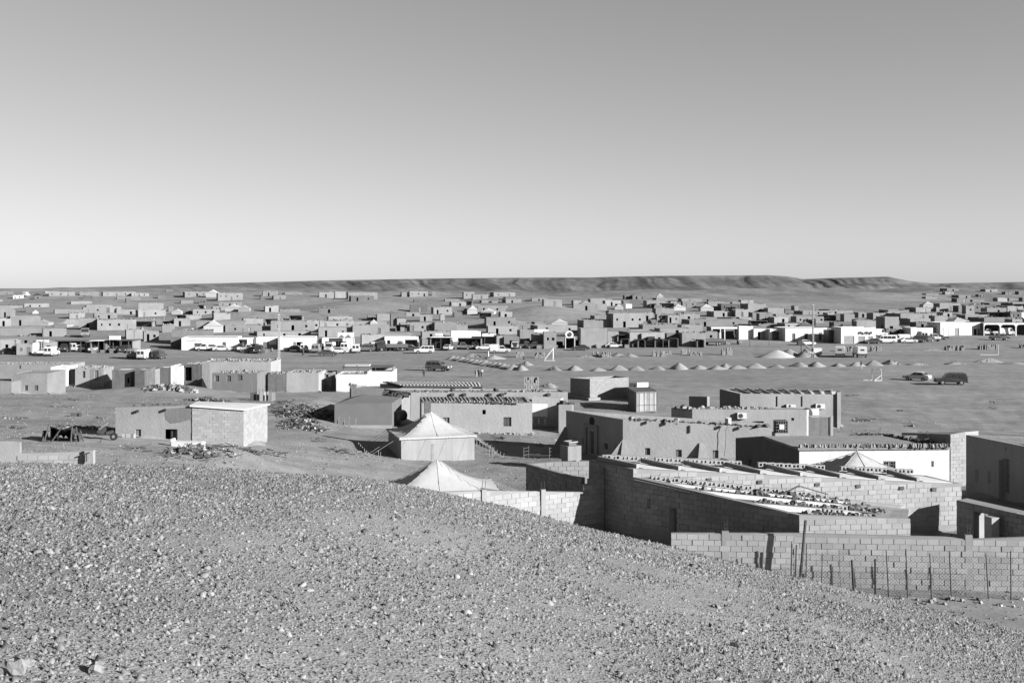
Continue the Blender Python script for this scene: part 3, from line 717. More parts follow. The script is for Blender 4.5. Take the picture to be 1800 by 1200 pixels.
def roof_strips(root, RQ, strips, name='roof_sheet', th=.05):
    for (u0, u1, v0, v1, mt, lift) in strips:
        q = [bil(RQ, u0, v0), bil(RQ, u1, v0), bil(RQ, u1, v1), bil(RQ, u0, v1)]
        MB().hexa([(p.x, p.y, p.z + lift - th) for p in q] + [(p.x, p.y, p.z + lift) for p in q]).build(name, mt, root)
roof_strips(front.root, RQ, [(-.02, 1.02, -.02, 1.0, 'roof_earth', -.08)], 'roof')
ns = 9
for k in range(ns):
    v0 = k / ns + .01; v1 = (k + 1) / ns - .012
    um = .80 - .05 * (k % 3)
    roof_strips(front.root, RQ, [(0.0, um, v0, v1, 'sheet_white' if k in (1, 2, 4, 5, 7) else 'sheet_dark' if k in (3, 6) else 'roof_earth', .015 * (k % 2))])
# rows of stones, sacks and hollow blocks weighing the sheets down
for j, (v, u0, u1) in enumerate([(.05, .12, .72), (.37, .05, .85), (.40, .2, .9), (.72, .05, .85), (.95, .05, .80)]):
    a = bil(RQ, u0, v); b = bil(RQ, u1, v + .03)
    stones_along(front.root, 'weight_stones', [a, b], 34, .075, 'rubble', .08)
    stones_along(front.root, 'weight_rubble', [a.lerp(b, .1), b], 34, .09, 'rubble_dark', .09)
def hollow_row(root, a, b, name='hollow_block_row', w=.4, h=.2, mt='block'):
    """cement blocks on edge with their two open cells facing the viewer"""
    a = Vector(a); b = Vector(b); L = (b - a).length; d = (b - a) / L; yaw = math.atan2(d.y, d.x); n = int(L / (w + .02)); mb = MB(); t = .2
    for k in range(n):
        if rng.random() < .12: continue
        c = a + d * ((k + .5) * (w + .02)); c.z += h / 2
        ex = Vector((d.x, d.y, 0)).normalized()
        for s_ in (-.5, 0, .5): mb.obox(c + ex * (s_ * (w - .04)), (.05, t, h), yaw)
        for s_ in (-1, 1): mb.obox(c + Vector((0, 0, s_ * (h / 2 - .02))), (w - .10, t * .98, .035), yaw)
    o = mb.build(name, mt, root); o['kind'] = 'stuff'; return o
hollow_row(front.root, bil(RQ, .03, .97), bil(RQ, .62, .98))
hollow_row(front.root, bil(RQ, .5, .30), bil(RQ, .68, .31))
hollow_row(front.root, bil(RQ, .35, .13), bil(RQ, .60, .13))
st = bil(RQ, .55, .8)
g = MB()
for a, b in (((-1.1, 0, .05), (0, .2, .5)), ((0, .2, .5), (1.3, .35, .1))): g.cyl(st + Vector(a), st + Vector(b), .03, n=6)
tag(g.build('bent_pipe', 'dark_metal'), 'bent dark pipe lying across the stone-weighted white roof sheets', 'pipe')

# rear range behind it
KB = [(B_[0], B_[1]), KR, (KR[0] - .5, KR[1] + 3.0), (P_[0] - .6, P_[1] + 1.9)]
ktop = [Zp(824, B_[1]), Zp(850, KR[1]), Zp(835, KR[1] + 3.0), Zp(808, P_[1] + 1.9)]
rear = House('block_range', 'long low cement-block range with ribbed white roof behind the stone-weighted house', 'house', KB, ktop, walls_mat='mortar', roof='roof_earth', roof_drop=.06)
rear.blocks(0, z_lo=Zp(925, 49), limit=300); rear.blocks(3, z_lo=Zp(930, 48))
KQ = [(KB[0][0] + .2, KB[0][1] + .2, ktop[0] + .0), (KB[1][0] - .2, KB[1][1] + .2, ktop[1] + .0), (KB[2][0] - .2, KB[2][1] - .2, ktop[2] + .0), (KB[3][0] + .2, KB[3][1] - .2, ktop[3] + .0)]
nk = 8
for k in range(nk):
    u0, u1 = k / nk + .004, (k + 1) / nk - .004
    roof_strips(rear.root, KQ, [(u0 + .02, u1, .04, .92, 'sheet_white', .0)])
    a = bil(KQ, u0, .02); b = bil(KQ, u0 + .004, .95)
    yaw = math.atan2((b - a).y, (b - a).x); c = (a + b) / 2
    MB().obox((c.x, c.y, c.z + .1), ((b - a).length, .14, .2), yaw).build('roof_rib', 'block', rear.root)
hollow_row(rear.root, bil(KQ, .02, .97) + Vector((0, 0, .1)), bil(KQ, .99, .97) + Vector((0, 0, .1)))
for px in (1190, 1246, 1335, 1436, 1508, 1584, 1641):     # dark blocks painting the shade of beam holes under the parapet
    q = line_at(KB[0], KB[1], px); ztop = np.interp(px, [1113, 1690], [ktop[0], ktop[1]])
    MB().obox((q[0], q[1], ztop - .30), (.22, .14, .14), math.atan2(KR[1] - B_[1], KR[0] - B_[0])).build('dark_beam_block', 'wood', rear.root)

# block yard wall in the foreground, top about level, with chain-link in front
YW0 = (X(1180, 41.6), 41.6); YW1 = (X(1840, 40.6), 40.6)
yz = CZ - 9.52
YWm = line_at(YW0, YW1, 1396)
free_wall('yard_wall', 'sunlit cement-block yard wall running down behind the gravel hill', YW0, (YWm[0] - .005, YWm[1]), [(0, yz - .05), (1, yz + .02)], min(gz(*YW0), gz(*YW1)) - .6, z_lo=CZ - 11.3)
yard = free_wall('yard_wall', 'sunlit cement-block yard wall behind the chain-link fence', YWm, YW1, [(0, yz + .02), (.60, yz - .03), (.70, yz - .1), (1, yz + .05)], min(gz(*YW0), gz(*YW1)) - 1.0, z_lo=CZ - 12.0)
YW2 = (YW1[0] + (YW1[0] - YWm[0]) * .6, YW1[1] + (YW1[1] - YWm[1]) * .6)
free_wall('yard_wall', 'end of the sunlit cement-block yard wall past the chain-link fence', (YW1[0] + .005, YW1[1]), YW2, [(0, yz + .05), (1, yz)], CZ - 12.8, z_lo=CZ - 12.0, limit=0)
yd = Vector((YW1[0] - YW0[0], YW1[1] - YW0[1])).normalized(); yn = Vector((yd.y, -yd.x))
for px in (1275, 1703):                                     # cast columns in the wall with rebar sticking out
    q = Vector(line_at(YW0, YW1, px)); c = q - yn * .055
    MB().obox((c.x, c.y, CZ - 10.6), (.26, .16, 2.3), math.atan2(yd.y, yd.x)).build('column', 'mortar', yard)
    rb = MB()
    for dx_, dy_ in ((-.06, -.03), (.06, -.03), (-.06, .05), (.06, .05)):
        rb.cyl((c.x + dx_, c.y + dy_, CZ - 9.8), (c.x + dx_ + rng.uniform(-.02, .02), c.y + dy_, CZ - 9.05), .011, n=5)
    for z in (9.35, 9.2): rb.obox((c.x, c.y, CZ - z), (.14, .1, .015))
    rb.build('rebar', 'dark_metal', yard)
# chain-link fence
FW0 = (X(1405, 40.2), 40.2); FW1 = (X(1840, 39.5), 39.5)
fd = Vector((FW1[0] - FW0[0], FW1[1] - FW0[1])); FL = fd.length; fd.normalize()
fence = thing('chain_link_fence', 'sagging chain-link fence on thin iron posts before the block yard wall', 'fence', (FW0[0], FW0[1], gz(*FW0)))
wire = MB(); FH = 1.75; pitch = .13
def fpt(s, h, off=0.0):
    x = FW0[0] + fd.x * s; y = FW0[1] + fd.y * s - .02
    return Vector((x, y + off, CZ - 11.72 + h + .05 * math.sin(s * 1.1) * (h / FH)))
def strip(mb, a, b, w):
    d = (b - a).normalized(); n_ = Vector((-d.z, 0, d.x)) * w; k = Vector((0, w, 0))
    mb.add([a + n_, a - n_ * .5 + k, a - n_ * .5 - k, b + n_, b - n_ * .5 + k, b - n_ * .5 - k], [(0, 1, 4, 3), (1, 2, 5, 4), (2, 0, 3, 5)])
ncol = int(FL / pitch)
for k in range(-int(FH / pitch), ncol):
    for sgn in (1, -1):
        s0 = k * pitch; pts = []
        for j in range(0, 9):
            h = FH * j / 8; s = s0 + (h if sgn > 0 else FH - h)
            if 0 <= s <= FL: pts.append(fpt(s, h, .006 * sgn))
        for a, b in zip(pts[:-1], pts[1:]): strip(wire, a, b, .0032)
wire.build('wire_mesh', 'grey_metal', fence)
for px, y0, y1, r in ((1416, 955, 1012, .022), (1442, 972, 1022, .018), (1478, 966, 1030, .012), (1501, 984, 1036, .045), (1538, 982, 1042, .04), (1562, 967, 1038, .022), (1595, 964, 1042, .024), (1637, 972, 1044, .024), (1672, 968, 1045, .024), (1737, 972, 1047, .022), (1776, 968, 1048, .024)):
    q = line_at(FW0, FW1, px); x, y = q[0], q[1] - .06; zt = Zp(y0, y)
    MB().cyl((x, y, min(gz(x, y), Zp(y1, y)) - .3), (x + rng.uniform(-.12, .12), y, zt), r, r * .85, n=6).build('post', 'dark_metal', fence)
for px, x2, y0, r in ((1397, 1400, 957, .03), (1404, 1416, 914, .055), (1390, 1392, 955, .03)):
    D = 40.7; p = Vector((X(px, D), D, gz(X(px, D), D) - .3))
    tag(MB().cyl(p, Q(x2, D, y0), r, n=7).build('leaning_pole', 'wood'), {914: 'tall dark pole leaning at the end of the chain-link fence'}.get(y0, 'short dark post standing at the end of the chain-link fence'), 'pole', 'poles at the end of the fence')
# rubbish at the wall foot
for k in range(26):
    px = rng.uniform(1540, 1800); D = rng.uniform(38.6, 39.6); x = X(px, D); s_ = rng.uniform(.06, .16)
    m_ = rng.choice(['rubble_dark', 'stone_pale', 'rubble', 'plastic_white'])
    w_ = {'rubble_dark': 'dark scrap', 'stone_pale': 'pale stone', 'rubble': 'grey stone', 'plastic_white': 'white plastic scrap'}[m_]
    tag(MB().rock((x, D, gz(x, D) + s_ * .3), s_, s_ * .7, s_ * .6, .5, rng).build('litter', m_), w_ + ' lying at the foot of the chain-link fence', 'litter', w_ + ' at the fence foot')

# wall on the left of the compound, stepping up to the dark corner
G0 = (X(735, 43.8), 43.8); G1 = (X(1062, 48.3), 48.3)
gt = CZ - 361 * 43.9 / F; gl = math.hypot(G1[0] - G0[0], G1[1] - G0[1])
def gf(px): q = line_at(G0, G1, px); return math.hypot(q[0] - G0[0], q[1] - G0[1]) / gl
gt = Zp(861, line_at(G0, G1, 1025)[1])
tops = [(0, Zp(866, 43.8)), (gf(850), Zp(862, line_at(G0, G1, 850)[1]))]
zc = gt - .12
for k, px in enumerate((1026, 1036, 1044, 1052)):
    tops += [(gf(px) - 1e-4, zc if k else gt - .1), (gf(px), gt + .02 + .216 * (k + 1) * 1.0)]; zc = gt + .02 + .216 * (k + 1)
tops += [(1, zc + .02)]
gw = free_wall('stepped_wall', 'sunlit cement-block wall with stepped end, half in shadow beside the gravel hill', G0, G1, tops, CZ - 11.6, z_lo=CZ - 10.6)
for px in (850, 954):
    q = line_at(G0, G1, px)
    gtq = Zp(861, q[1]); MB().obox((q[0], q[1], (gtq + CZ - 11) / 2), (.22, .14, gtq - CZ + 11 + .06), math.atan2(G1[1] - G0[1], G1[0] - G0[0])).build('column', 'mortar', gw)
    rb = MB()
    for o_ in (-.06, .06): rb.cyl((q[0] + o_, q[1], gtq), (q[0] + o_ + .02, q[1] + .03, gtq + .38), .012, n=5)
    rb.build('rebar', 'dark_metal', gw)
# roofless enclosure behind it
H0 = (X(925, 55), 55.0); H1 = (X(1022, 49.2), 49.2); H2 = (X(1292, 55.5), 55.5)
enc = thing('block_enclosure', 'roofless enclosure of cement blocks with a dark side wall, behind the stepped wall', 'enclosure', (H0[0], H0[1], gz(*H0)))
free_wall('', '', H0, H1, [(0, Zp(815, 55)), (.8, Zp(835, 50.5)), (1, Zp(839, 49.2))], CZ - 12.8, parent=enc, z_lo=CZ - 11.4)
free_wall('', '', H0, H2, [(0, Zp(816, 55)), (.12, Zp(812, 55)), (.5, Zp(810, 55.2)), (.505, Zp(806, 55.2)), (1, Zp(806, 55.5))], CZ - 12.8, parent=enc, z_lo=CZ - 9.9, pale=True, mt='mortar_pale')
# lean-to with dark felt roof
LT = thing('lean_to', 'low lean-to with dark felt roof against the block range', 'shed', (X(1290, 53), 53, gz(X(1290, 53), 53)))
a, b, c, d = Q(1255, 52.2, 818), Q(1268, 53.6, 804), Q(1362, 53.0, 832), Q(1345, 51.6, 836)
MB().hexa([(p[0], p[1], p[2] - .06) for p in (a, d, c, b)] + [a, d, c, b]).build('roof', 'canvas_dark', LT)
MB().hexa([(p[0], p[1] + .3, p[2] - 2.4) for p in (a, d, c, b)] + [(p[0] + (.2 if i in (0, 3) else -.2), p[1] + .3 * (1 if i < 2 else -1), p[2] - .08) for i, p in enumerate((a, d, c, b))]).build('wall', 'plaster', LT)

# right-hand roofless room with doorway
W0 = (X(1682, 48.3), 48.3); W1 = (X(1830, 45.0), 45.0)
wl_ = math.hypot(W1[0] - W0[0], W1[1] - W0[1])
def wf(px): q = line_at(W0, W1, px); return math.hypot(q[0] - W0[0], q[1] - W0[1]) / wl_
room = free_wall('shadow_room', 'shadowed block wall with an open doorway and pale door jamb, next to the block range', W0, W1, [(0, CZ - 9.62), (1, CZ - 9.75)], CZ - 12.2, th=.75, z_lo=CZ - 11.2,
                 holes=[(wf(1712), wf(1737), CZ - 12.1, CZ - 9.98)], cat='wall')
q = line_at(W0, W1, 1746)
MB().obox((q[0] - .25, q[1] - .42, CZ - 10.9), (.36, .5, 1.9), .2).build('door_jamb', 'block_pale', room)
for px in (1686, 1690): 
    pass
# right-hand tall house
RH = [(X(1698, 60), 60.0), (X(1800, 56.4), 56.4)]
dv = Vector((RH[1][0] - RH[0][0], RH[1][1] - RH[0][1])).normalized()
FLc = (RH[0][0] + dv.x * 10, RH[0][1] + dv.y * 10)
nv = Vector((1, -.22)).normalized()
cor = [FLc, (FLc[0] + nv.x * 7, FLc[1] + nv.y * 7), (RH[0][0] + nv.x * 7, RH[0][1] + nv.y * 7), RH[0]]
zt_ = Zp(764, 60)
rh = House('plastered_house', 'tall shadow-sided plastered house with narrow slit windows and a pale-framed door', 'house', cor, [zt_ - .25, zt_ - .2, zt_, zt_], walls_mat='plaster_pale',
           holes={3: [(1714, 824, 1719.5, 847, 'open'), (1736, 827, 1741, 850, 'open'), (1762, 805, 1774, 866, 'door_pale'), (1766.5, 786, 1769, 793, 'open')]}, roof='roof_earth', roof_drop=.1)
q = line_at(RH[0], RH[1], 1764)
MB().obox((q[0] - .2, q[1] - .02, CZ - 10.35), (.12, .3, 2.0), math.atan2(dv.y, dv.x)).build('door_post', 'plaster_pale', rh.root)
stones_along(rh.root, 'roof_stones', [(cor[3][0] + nv.x * 1.2 + dv.x * 2, cor[3][1] + nv.y * 1.2 + dv.y * 2, zt_ - .1), (cor[3][0] + nv.x * 1.2 + dv.x * 8, cor[3][1] + nv.y * 1.2 + dv.y * 8, zt_ - .25)], 40, .14)

# white house with the sand-covered roof
WH = [(X(1405, 63), 63.0), (X(1669, 63.3), 63.3), (X(1690, 69.5), 69.5), (X(1293, 70), 70.0)]
wt = [Zp(789, 63), Zp(786.5, 63.3), Zp(762, 69.5) - .3, Zp(771.5, 70)]
wl3 = math.hypot(WH[0][0] - WH[3][0], WH[0][1] - WH[3][1]); ridge_p = line_at(WH[3], WH[0], 1342)
fr_ = math.hypot(ridge_p[0] - WH[3][0], ridge_p[1] - WH[3][1]) / wl3; zr = Zp(767.7, ridge_p[1])
wh = House('white_house', 'whitewashed house with sand-covered roof edged by a row of stones', 'house', WH, wt, walls_mat='white_paint', mats={3: 'plaster_grey', 2: 'plaster', 1: 'plaster'},  # left wall toned grey, painting its shade beside the whitewashed front
           profiles={3: [(0, wt[3]), (fr_, zr), (1, wt[0])]}, roof=None,
           holes={0: [(1456, 810, 1476, 822, 'window'), (1553, 811, 1574, 824, 'window'), (1637, 810, 1641.5, 820, 'open')], 3: [(1316, 806, 1322, 822, 'shutter'), (1370, 814, 1376, 832, 'shutter')]})
rr_ = (WH[1][0] - .1, ridge_p[1] + .3)
MB().hexa([(WH[0][0] - .1, WH[0][1] - .12, wt[0] - .06), (WH[1][0] + .05, WH[1][1] - .12, wt[1] - .06), (rr_[0], rr_[1], zr - .1), (ridge_p[0], ridge_p[1], zr - .1),
           (WH[0][0] - .1, WH[0][1] - .12, wt[0] + .07), (WH[1][0] + .05, WH[1][1] - .12, wt[1] + .07), (rr_[0], rr_[1], zr + .06), (ridge_p[0], ridge_p[1], zr + .06)]).build('roof_slope', 'roof_earth', wh.root)
MB().hexa([(ridge_p[0], ridge_p[1] + .01, zr - .1), (rr_[0], rr_[1] + .01, zr - .1), (WH[2][0], WH[2][1], wt[2] - .05), (WH[3][0], WH[3][1], wt[3] - .05),
           (ridge_p[0], ridge_p[1] + .01, zr + .06), (rr_[0], rr_[1] + .01, zr + .06), (WH[2][0], WH[2][1], wt[2] + .08), (WH[3][0], WH[3][1], wt[3] + .08)]).build('roof_slope', 'roof_earth', wh.root)
rk_ = random.Random(3); nst = 62
for k in range(nst):                                        # eaves stones, each its own
    t = (k + .5) / nst; x = WH[0][0] + (WH[1][0] - WH[0][0]) * t; y = WH[0][1] + .05 + rk_.uniform(-.03, .08); z = wt[0] + (wt[1] - wt[0]) * t + .07
    MB().rock((x, y, z + .1), .085, .11, .14 * rk_.uniform(.7, 1.2), .4, rk_).build('eaves_stone', 'rubble', wh.root)
stones_along(wh.root, 'verge_stones', [(rr_[0] - 2.4, rr_[1], zr + .07), (WH[1][0] - .5, WH[1][1] + .2, wt[1] + .1)], 46, .12, 'rubble_dark', .07)
for (x0, x1) in ((1456, 1476), (1553, 1574)):
    gq = MB(); D = 62.85
    for k in range(6): gq.cyl(Q(x0 + (x1 - x0) * k / 5, D, 809.5), Q(x0 + (x1 - x0) * k / 5, D, 823), .012, n=4)
    for y in (810, 816, 822.5): gq.cyl(Q(x0 - .5, D - .02, y), Q(x1 + .5, D - .02, y), .012, n=4)
    gq.build('window_grille', 'pale_metal', wh.root)
# block flank beyond the white house
BF = [(X(1670.5, 63.3), 63.3), (X(1697, 63.6), 63.6), (X(1720, 69), 69.0), (X(1585, 70.5), 70.5)]
bf = House('block_annex', 'pale cement-block annex rising at the end of the whitewashed house', 'house', BF, [Zp(759, 63.6) - .1, Zp(759, 62.9) - .1, Zp(757, 69), Zp(760, 70.5)], walls_mat='mortar_pale', roof=None)
bf.blocks(0, pale=True, z_lo=CZ - 11.8); bf.blocks(3, pale=True, z_lo=CZ - 10)

# big plastered house with buttresses
BH = [(X(1095, 80), 80.0), (X(1356, 79.3), 79.3), (X(1350, 86), 86.0), (X(995, 86.5), 86.5)]
bt = [Zp(737, 80), Zp(752, 79.3), Zp(735, 86) - .4, Zp(721, 86.5)]
bh = House('buttressed_house', 'big sand-plastered house with sloping buttresses and an arched niche on its dark side', 'house', BH, bt, walls_mat='plaster_pale',
           holes={0: [(1133, 787, 1143, 799.5, 'shutter'), (1188, 790, 1198.5, 803, 'shutter'), (1253, 791, 1263, 805, 'shutter_pale')],
                  3: [(1036, 757, 1044, 798, 'door'), (1007, 768, 1011.5, 776, 'open'), (1022, 770, 1027, 781, 'open'), (1062, 778, 1068, 790, 'open'), (1081, 783, 1085, 793, 'open')]}, roof_drop=.3)
for (px, zz) in ((1097.5, 773), (1233, 777)):              # buttresses: a wedge leaning on the front wall
    q = line_at(BH[0], BH[1], px); w = .42; z0 = gz(q[0], q[1]) - .4; zt2 = Zp(zz, 80)
    MB().add([(q[0] - w, q[1] - .75, z0), (q[0] + w, q[1] - .75, z0), (q[0] + w, q[1] + .01, z0), (q[0] - w, q[1] + .01, z0), (q[0] - w * .35, q[1] - .06, zt2), (q[0] + w * .35, q[1] - .06, zt2), (q[0] + w * .35, q[1] + .01, zt2), (q[0] - w * .35, q[1] + .01, zt2)],
             [(3, 2, 1, 0), (4, 5, 6, 7), (0, 1, 5, 4), (1, 2, 6, 5), (2, 3, 7, 6), (3, 0, 4, 7)]).build('buttress', 'plaster', bh.root)
q = BH[0]; z0 = gz(*q) - .4                                 # corner buttress leaning out to the left
MB().add([(q[0] - 1.5, q[1] - .4, z0), (q[0] + .2, q[1] - .5, z0), (q[0] + .2, q[1] + .5, z0), (q[0] - 1.4, q[1] + .5, z0), (q[0] - .03, q[1] - .05, Zp(772, 80)), (q[0] + .15, q[1] - .03, Zp(772, 80)), (q[0] + .1, q[1] + .3, Zp(772, 80)), (q[0] - .1, q[1] + .3, Zp(772, 80))],
         [(3, 2, 1, 0), (4, 5, 6, 7), (0, 1, 5, 4), (1, 2, 6, 5), (2, 3, 7, 6), (3, 0, 4, 7)]).build('buttress', 'plaster', bh.root)
q = BH[3]; z0 = gz(*q) - .4
MB().add([(q[0] - 1.6, q[1] - .2, z0), (q[0] + .1, q[1] - .3, z0), (q[0] + .2, q[1] + .4, z0), (q[0] - 1.4, q[1] + .5, z0), (q[0] - .05, q[1] - .1, Zp(752, 86)), (q[0] + .05, q[1] - .1, Zp(752, 86)), (q[0] + .1, q[1] + .3, Zp(752, 86)), (q[0] - .1, q[1] + .3, Zp(752, 86))],
         [(3, 2, 1, 0), (4, 5, 6, 7), (0, 1, 5, 4), (1, 2, 6, 5), (2, 3, 7, 6), (3, 0, 4, 7)]).build('buttress', 'plaster', bh.root)
# painted-shade disc for an arched niche, and raised door surround on the dark side
s_, zz_ = on_wall(1040.5, 740, BH[3], BH[0]); dvb = Vector((BH[0][0] - BH[3][0], BH[0][1] - BH[3][1])).normalized(); nb_ = Vector((dvb.y, -dvb.x)); yb_ = math.atan2(dvb.y, dvb.x)
c = Vector((BH[3][0] + dvb.x * s_, BH[3][1] + dvb.y * s_, zz_))
MB().cyl((c.x - nb_.x * .05, c.y - nb_.y * .05, c.z), (c.x + nb_.x * .02, c.y + nb_.y * .02, c.z), .34, n=18).build('niche_shade', 'dark_hole', bh.root)
s0_, z0_ = on_wall(1040, 752, BH[3], BH[0]); _, zb_ = on_wall(1040, 798, BH[3], BH[0])
sur = MB()
for o_ in (-.75, .75): sur.obox((BH[3][0] + dvb.x * (s0_ + o_) + nb_.x * .05, BH[3][1] + dvb.y * (s0_ + o_) + nb_.y * .05, (z0_ + zb_) / 2), (.28, .12, z0_ - zb_), yb_)
sur.obox((BH[3][0] + dvb.x * s0_ + nb_.x * .05, BH[3][1] + dvb.y * s0_ + nb_.y * .05, z0_ + .14), (1.78, .12, .28), yb_); sur.build('door_surround', 'plaster', bh.root)
for k, (u0, u1, v, n_) in enumerate(((.06, .93, .035, 120), (.12, .8, .05, 80), (.05, .6, .08, 60))):
    qq = [(BH[i][0], BH[i][1], bt[i] - .04) for i in range(4)]
    stones_along(bh.root, 'roof_rubble', [bil(qq, u0, v), bil(qq, u1, v)], n_, .12, ['rubble_dark', 'stone_pale', 'rubble'][k], .10)
for px, py in ((1136, 742), (1169, 744), (1265, 750), (1298, 752)):
    q = line_at(BH[0], BH[1], px); MB().obox((q[0], q[1] - .05, Zp(py, q[1])), (.07, .3, .22)).build('water_spout', 'wood', bh.root)
q = line_at(BH[0], BH[1], 1212); MB().obox((q[0], q[1] - .03, Zp(754, q[1])), (.09, .12, .55)).build('vent_pipe', 'dark_metal', bh.root)
cb = MB(); pts = [Q(1279, 79.35, 745), Q(1275.5, 79.3, 757), Q(1276, 79.3, 768), Q(1275, 79.3, 785), Q(1272.5, 79.3, 802)]
for a, b in zip(pts[:-1], pts[1:]): cb.cyl((a[0], a[1] - .05, a[2]), (b[0], b[1] - .05, b[2]), .018, n=5)
tag(cb.build('cable', 'dark_metal'), 'thin dark cable hanging down the big sand-plastered wall', 'cable')
ch = thing('roof_vent', 'small white louvred roof box standing on the rubble of the buttressed house', 'vent', Q(1280, 79.8, 750))
MB().obox(Q(1280, 79.9, 742.5), (.42, .3, .75)).build('housing', 'plastic_white', ch); MB().obox((X(1277.5, 79.72), 79.72, Zp(742.5, 79.7)), (.2, .03, .6)).build('slot_shade', 'dark_hole', ch)  # dark plate painted in for the shade inside the vent opening

# house with air conditioner, behind the buttressed house
AC = [(X(1217, 97), 97.0), (X(1418, 97), 97.0), (X(1440, 104), 104.0), (X(1180, 103.5), 103.5)]
at_ = [Zp(719, 97), Zp(720, 97), Zp(713, 104) - .2, Zp(716, 103.5)]
ach = House('mud_house', 'pale plastered house with a white air conditioner and earth-heaped roof', 'house', AC, at_, walls_mat='plaster_pale',
            holes={0: [(1294, 741, 1310, 752, 'grille'), (1326, 740, 1342, 756, 'grille'), (1391, 734, 1396, 739, 'open')]}, roof_drop=.05)
qq = [(AC[i][0], AC[i][1], at_[i] - .05) for i in range(4)]
for v, mt_, n_ in ((.15, 'rubble', 70), (.45, 'stone_pale', 60), (.8, 'rubble_dark', 40)): stones_along(ach.root, 'roof_rubble', [bil(qq, .02, v), bil(qq, .7, v)], n_, .13, mt_, .3)
def ac_unit(px0, px1, py0, py1, D, label, wy=.3):
    r = thing('air_conditioner', label, 'air conditioner', Q((px0 + px1) / 2, D - .2, py1)); w = (px1 - px0) / F * D; h = (py1 - py0) / F * D; c = Q((px0 + px1) / 2, D - .2, (py0 + py1) / 2)
    MB().obox(c, (w, wy, h)).build('casing', 'plastic_white', r)
    if w > .7:
        MB().cyl((c[0] - w * .15, c[1] - wy / 2 - .002, c[2]), (c[0] - w * .15, c[1] - wy / 2 - .02, c[2]), h * .38, n=16).build('fan_grille', 'dark_metal', r)
    MB().obox((c[0], c[1] + .12, c[2] - h / 2 - .03), (w * .8, .35, .05)).build('bracket', 'dark_metal', r)
ac_unit(1296, 1312, 725, 735.5, 97, 'white air conditioner with round fan on pale plastered wall')
gate = thing('metal_gate', 'plain grey sheet-metal gate between pale posts', 'gate', (X(1437, 98), 98, gz(X(1437, 98), 98)))
zb_ = gz(X(1437, 98), 98)
MB().obox((X(1437.5, 98), 98, (zb_ - .2 + Zp(733, 98)) / 2), ((1459 - 1418) / F * 98, .06, Zp(733, 98) - zb_ + .2)).build('leaf', 'grey_metal', gate)
for px in (1416.5, 1461.5): MB().obox((X(px, 98), 98, (zb_ - .3 + Zp(730.5, 98)) / 2), (.24, .26, Zp(730.5, 98) - zb_ + .3)).build('post', 'plaster_pale', gate)
MB().obox((X(1439, 98), 98, Zp(731, 98)), (2.05, .2, .12)).build('lintel', 'plaster_pale', gate)
ds = thing('satellite_dish', 'dark satellite dish seen edge-on above the sheet-metal gate', 'dish', Q(1420, 98.6, 735))
MB().cyl(Q(1420, 98.4, 735), Q(1420, 98.4, 727), .03, n=6).build('pole', 'dark_metal', ds); MB().cyl(Q(1419, 98.5, 726), Q(1421, 98.2, 725), .5, .25, n=14).build('bowl', 'dark_metal', ds)
# caged water tank
ib = thing('caged_water_tank', 'square caged water container with white label on a block plinth', 'water tank', (X(1372, 93), 93, gz(X(1372, 93), 93)))
w = 1.0; cx_, zc_ = X(1372, 93), Zp(749, 93)
MB().obox((cx_, 93, zc_), (w - .06, .9, 1.0)).build('tank', 'plastic_black', ib)
cg = MB()
for k in range(6):
    for a_ in (-1, 1):
        cg.obox((cx_ - .5 + k * .2, 93 + a_ * .48, zc_), (.025, .025, 1.06)); cg.obox((cx_ + a_ * .5, 92.52 + k * .19, zc_), (.025, .025, 1.06))
for k in range(5):
    z = zc_ - .5 + k * .25
    for a_ in (-1, 1): cg.obox((cx_, 93 + a_ * .50, z), (1.03, .02, .025)); cg.obox((cx_ + a_ * .515, 93, z), (.02, .98, .025))
cg.build('cage', 'pale_metal', ib); MB().obox((cx_ - .02, 92.46, zc_ + .02), (.42, .01, .42)).build('label_plate', 'plastic_white', ib)
zg = gz(cx_, 93); MB().box(cx_ - .6, 92.4, zg - .3, cx_ + .6, 93.6, zc_ - .53).build('plinth', 'block', ib)
# long ribbed-roof house behind
ZH = [(X(1301, 107), 107.0), (X(1475, 108), 108.0), (X(1478, 113), 113.0), (X(1265, 113), 113.0)]
zz = [Zp(692, 107), Zp(693, 108), Zp(684.5, 113) - .1, Zp(683.5, 113)]
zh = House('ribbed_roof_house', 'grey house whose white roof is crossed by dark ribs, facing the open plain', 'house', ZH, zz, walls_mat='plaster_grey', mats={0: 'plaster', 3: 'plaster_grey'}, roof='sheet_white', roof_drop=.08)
qq = [(ZH[i][0], ZH[i][1], zz[i] - .06) for i in range(4)]
for k in range(9):
    u = .12 + k * .1; a = bil(qq, u, .05); b = bil(qq, u + .005, .97); MB().obox((a + b) / 2 + Vector((0, 0, .09)), ((b - a).length, .12, .22), math.atan2((b - a).y, (b - a).x)).build('roof_rib', 'block', zh.root)
for px in (1366, 1410): q = line_at(ZH[0], ZH[1], px); MB().obox((q[0], q[1] - .03, Zp(705, q[1])), (.06, .1, 1.0)).build('drain_pipe', 'dark_metal', zh.root)
q = line_at(ZH[0], ZH[1], 1473); MB().obox((q[0], q[1] - .1, (Zp(693, 108) + gz(*q)) / 2), (.3, .3, Zp(693, 108) - gz(*q) + .5)).build('corner_pier', 'plaster_pale', zh.root)
ac_unit(1433.5, 1449.5, 709.5, 718, 107.8, 'white air conditioner box on the wall of the ribbed-roof house'); ac_unit(1382, 1398, 710.5, 715.5, 107.5, 'low white air conditioner box half hidden behind the earth-heaped roof')
lw = free_wall('low_wall', 'short plastered wall stub casting a shadow near the ribbed-roof house', (X(1211, 118), 118.0), (X(1243, 116), 116.0), [(0, Zp(696, 118)), (1, Zp(697, 116))], CZ - 15.6, th=.4, mt='plaster', blocks=False)

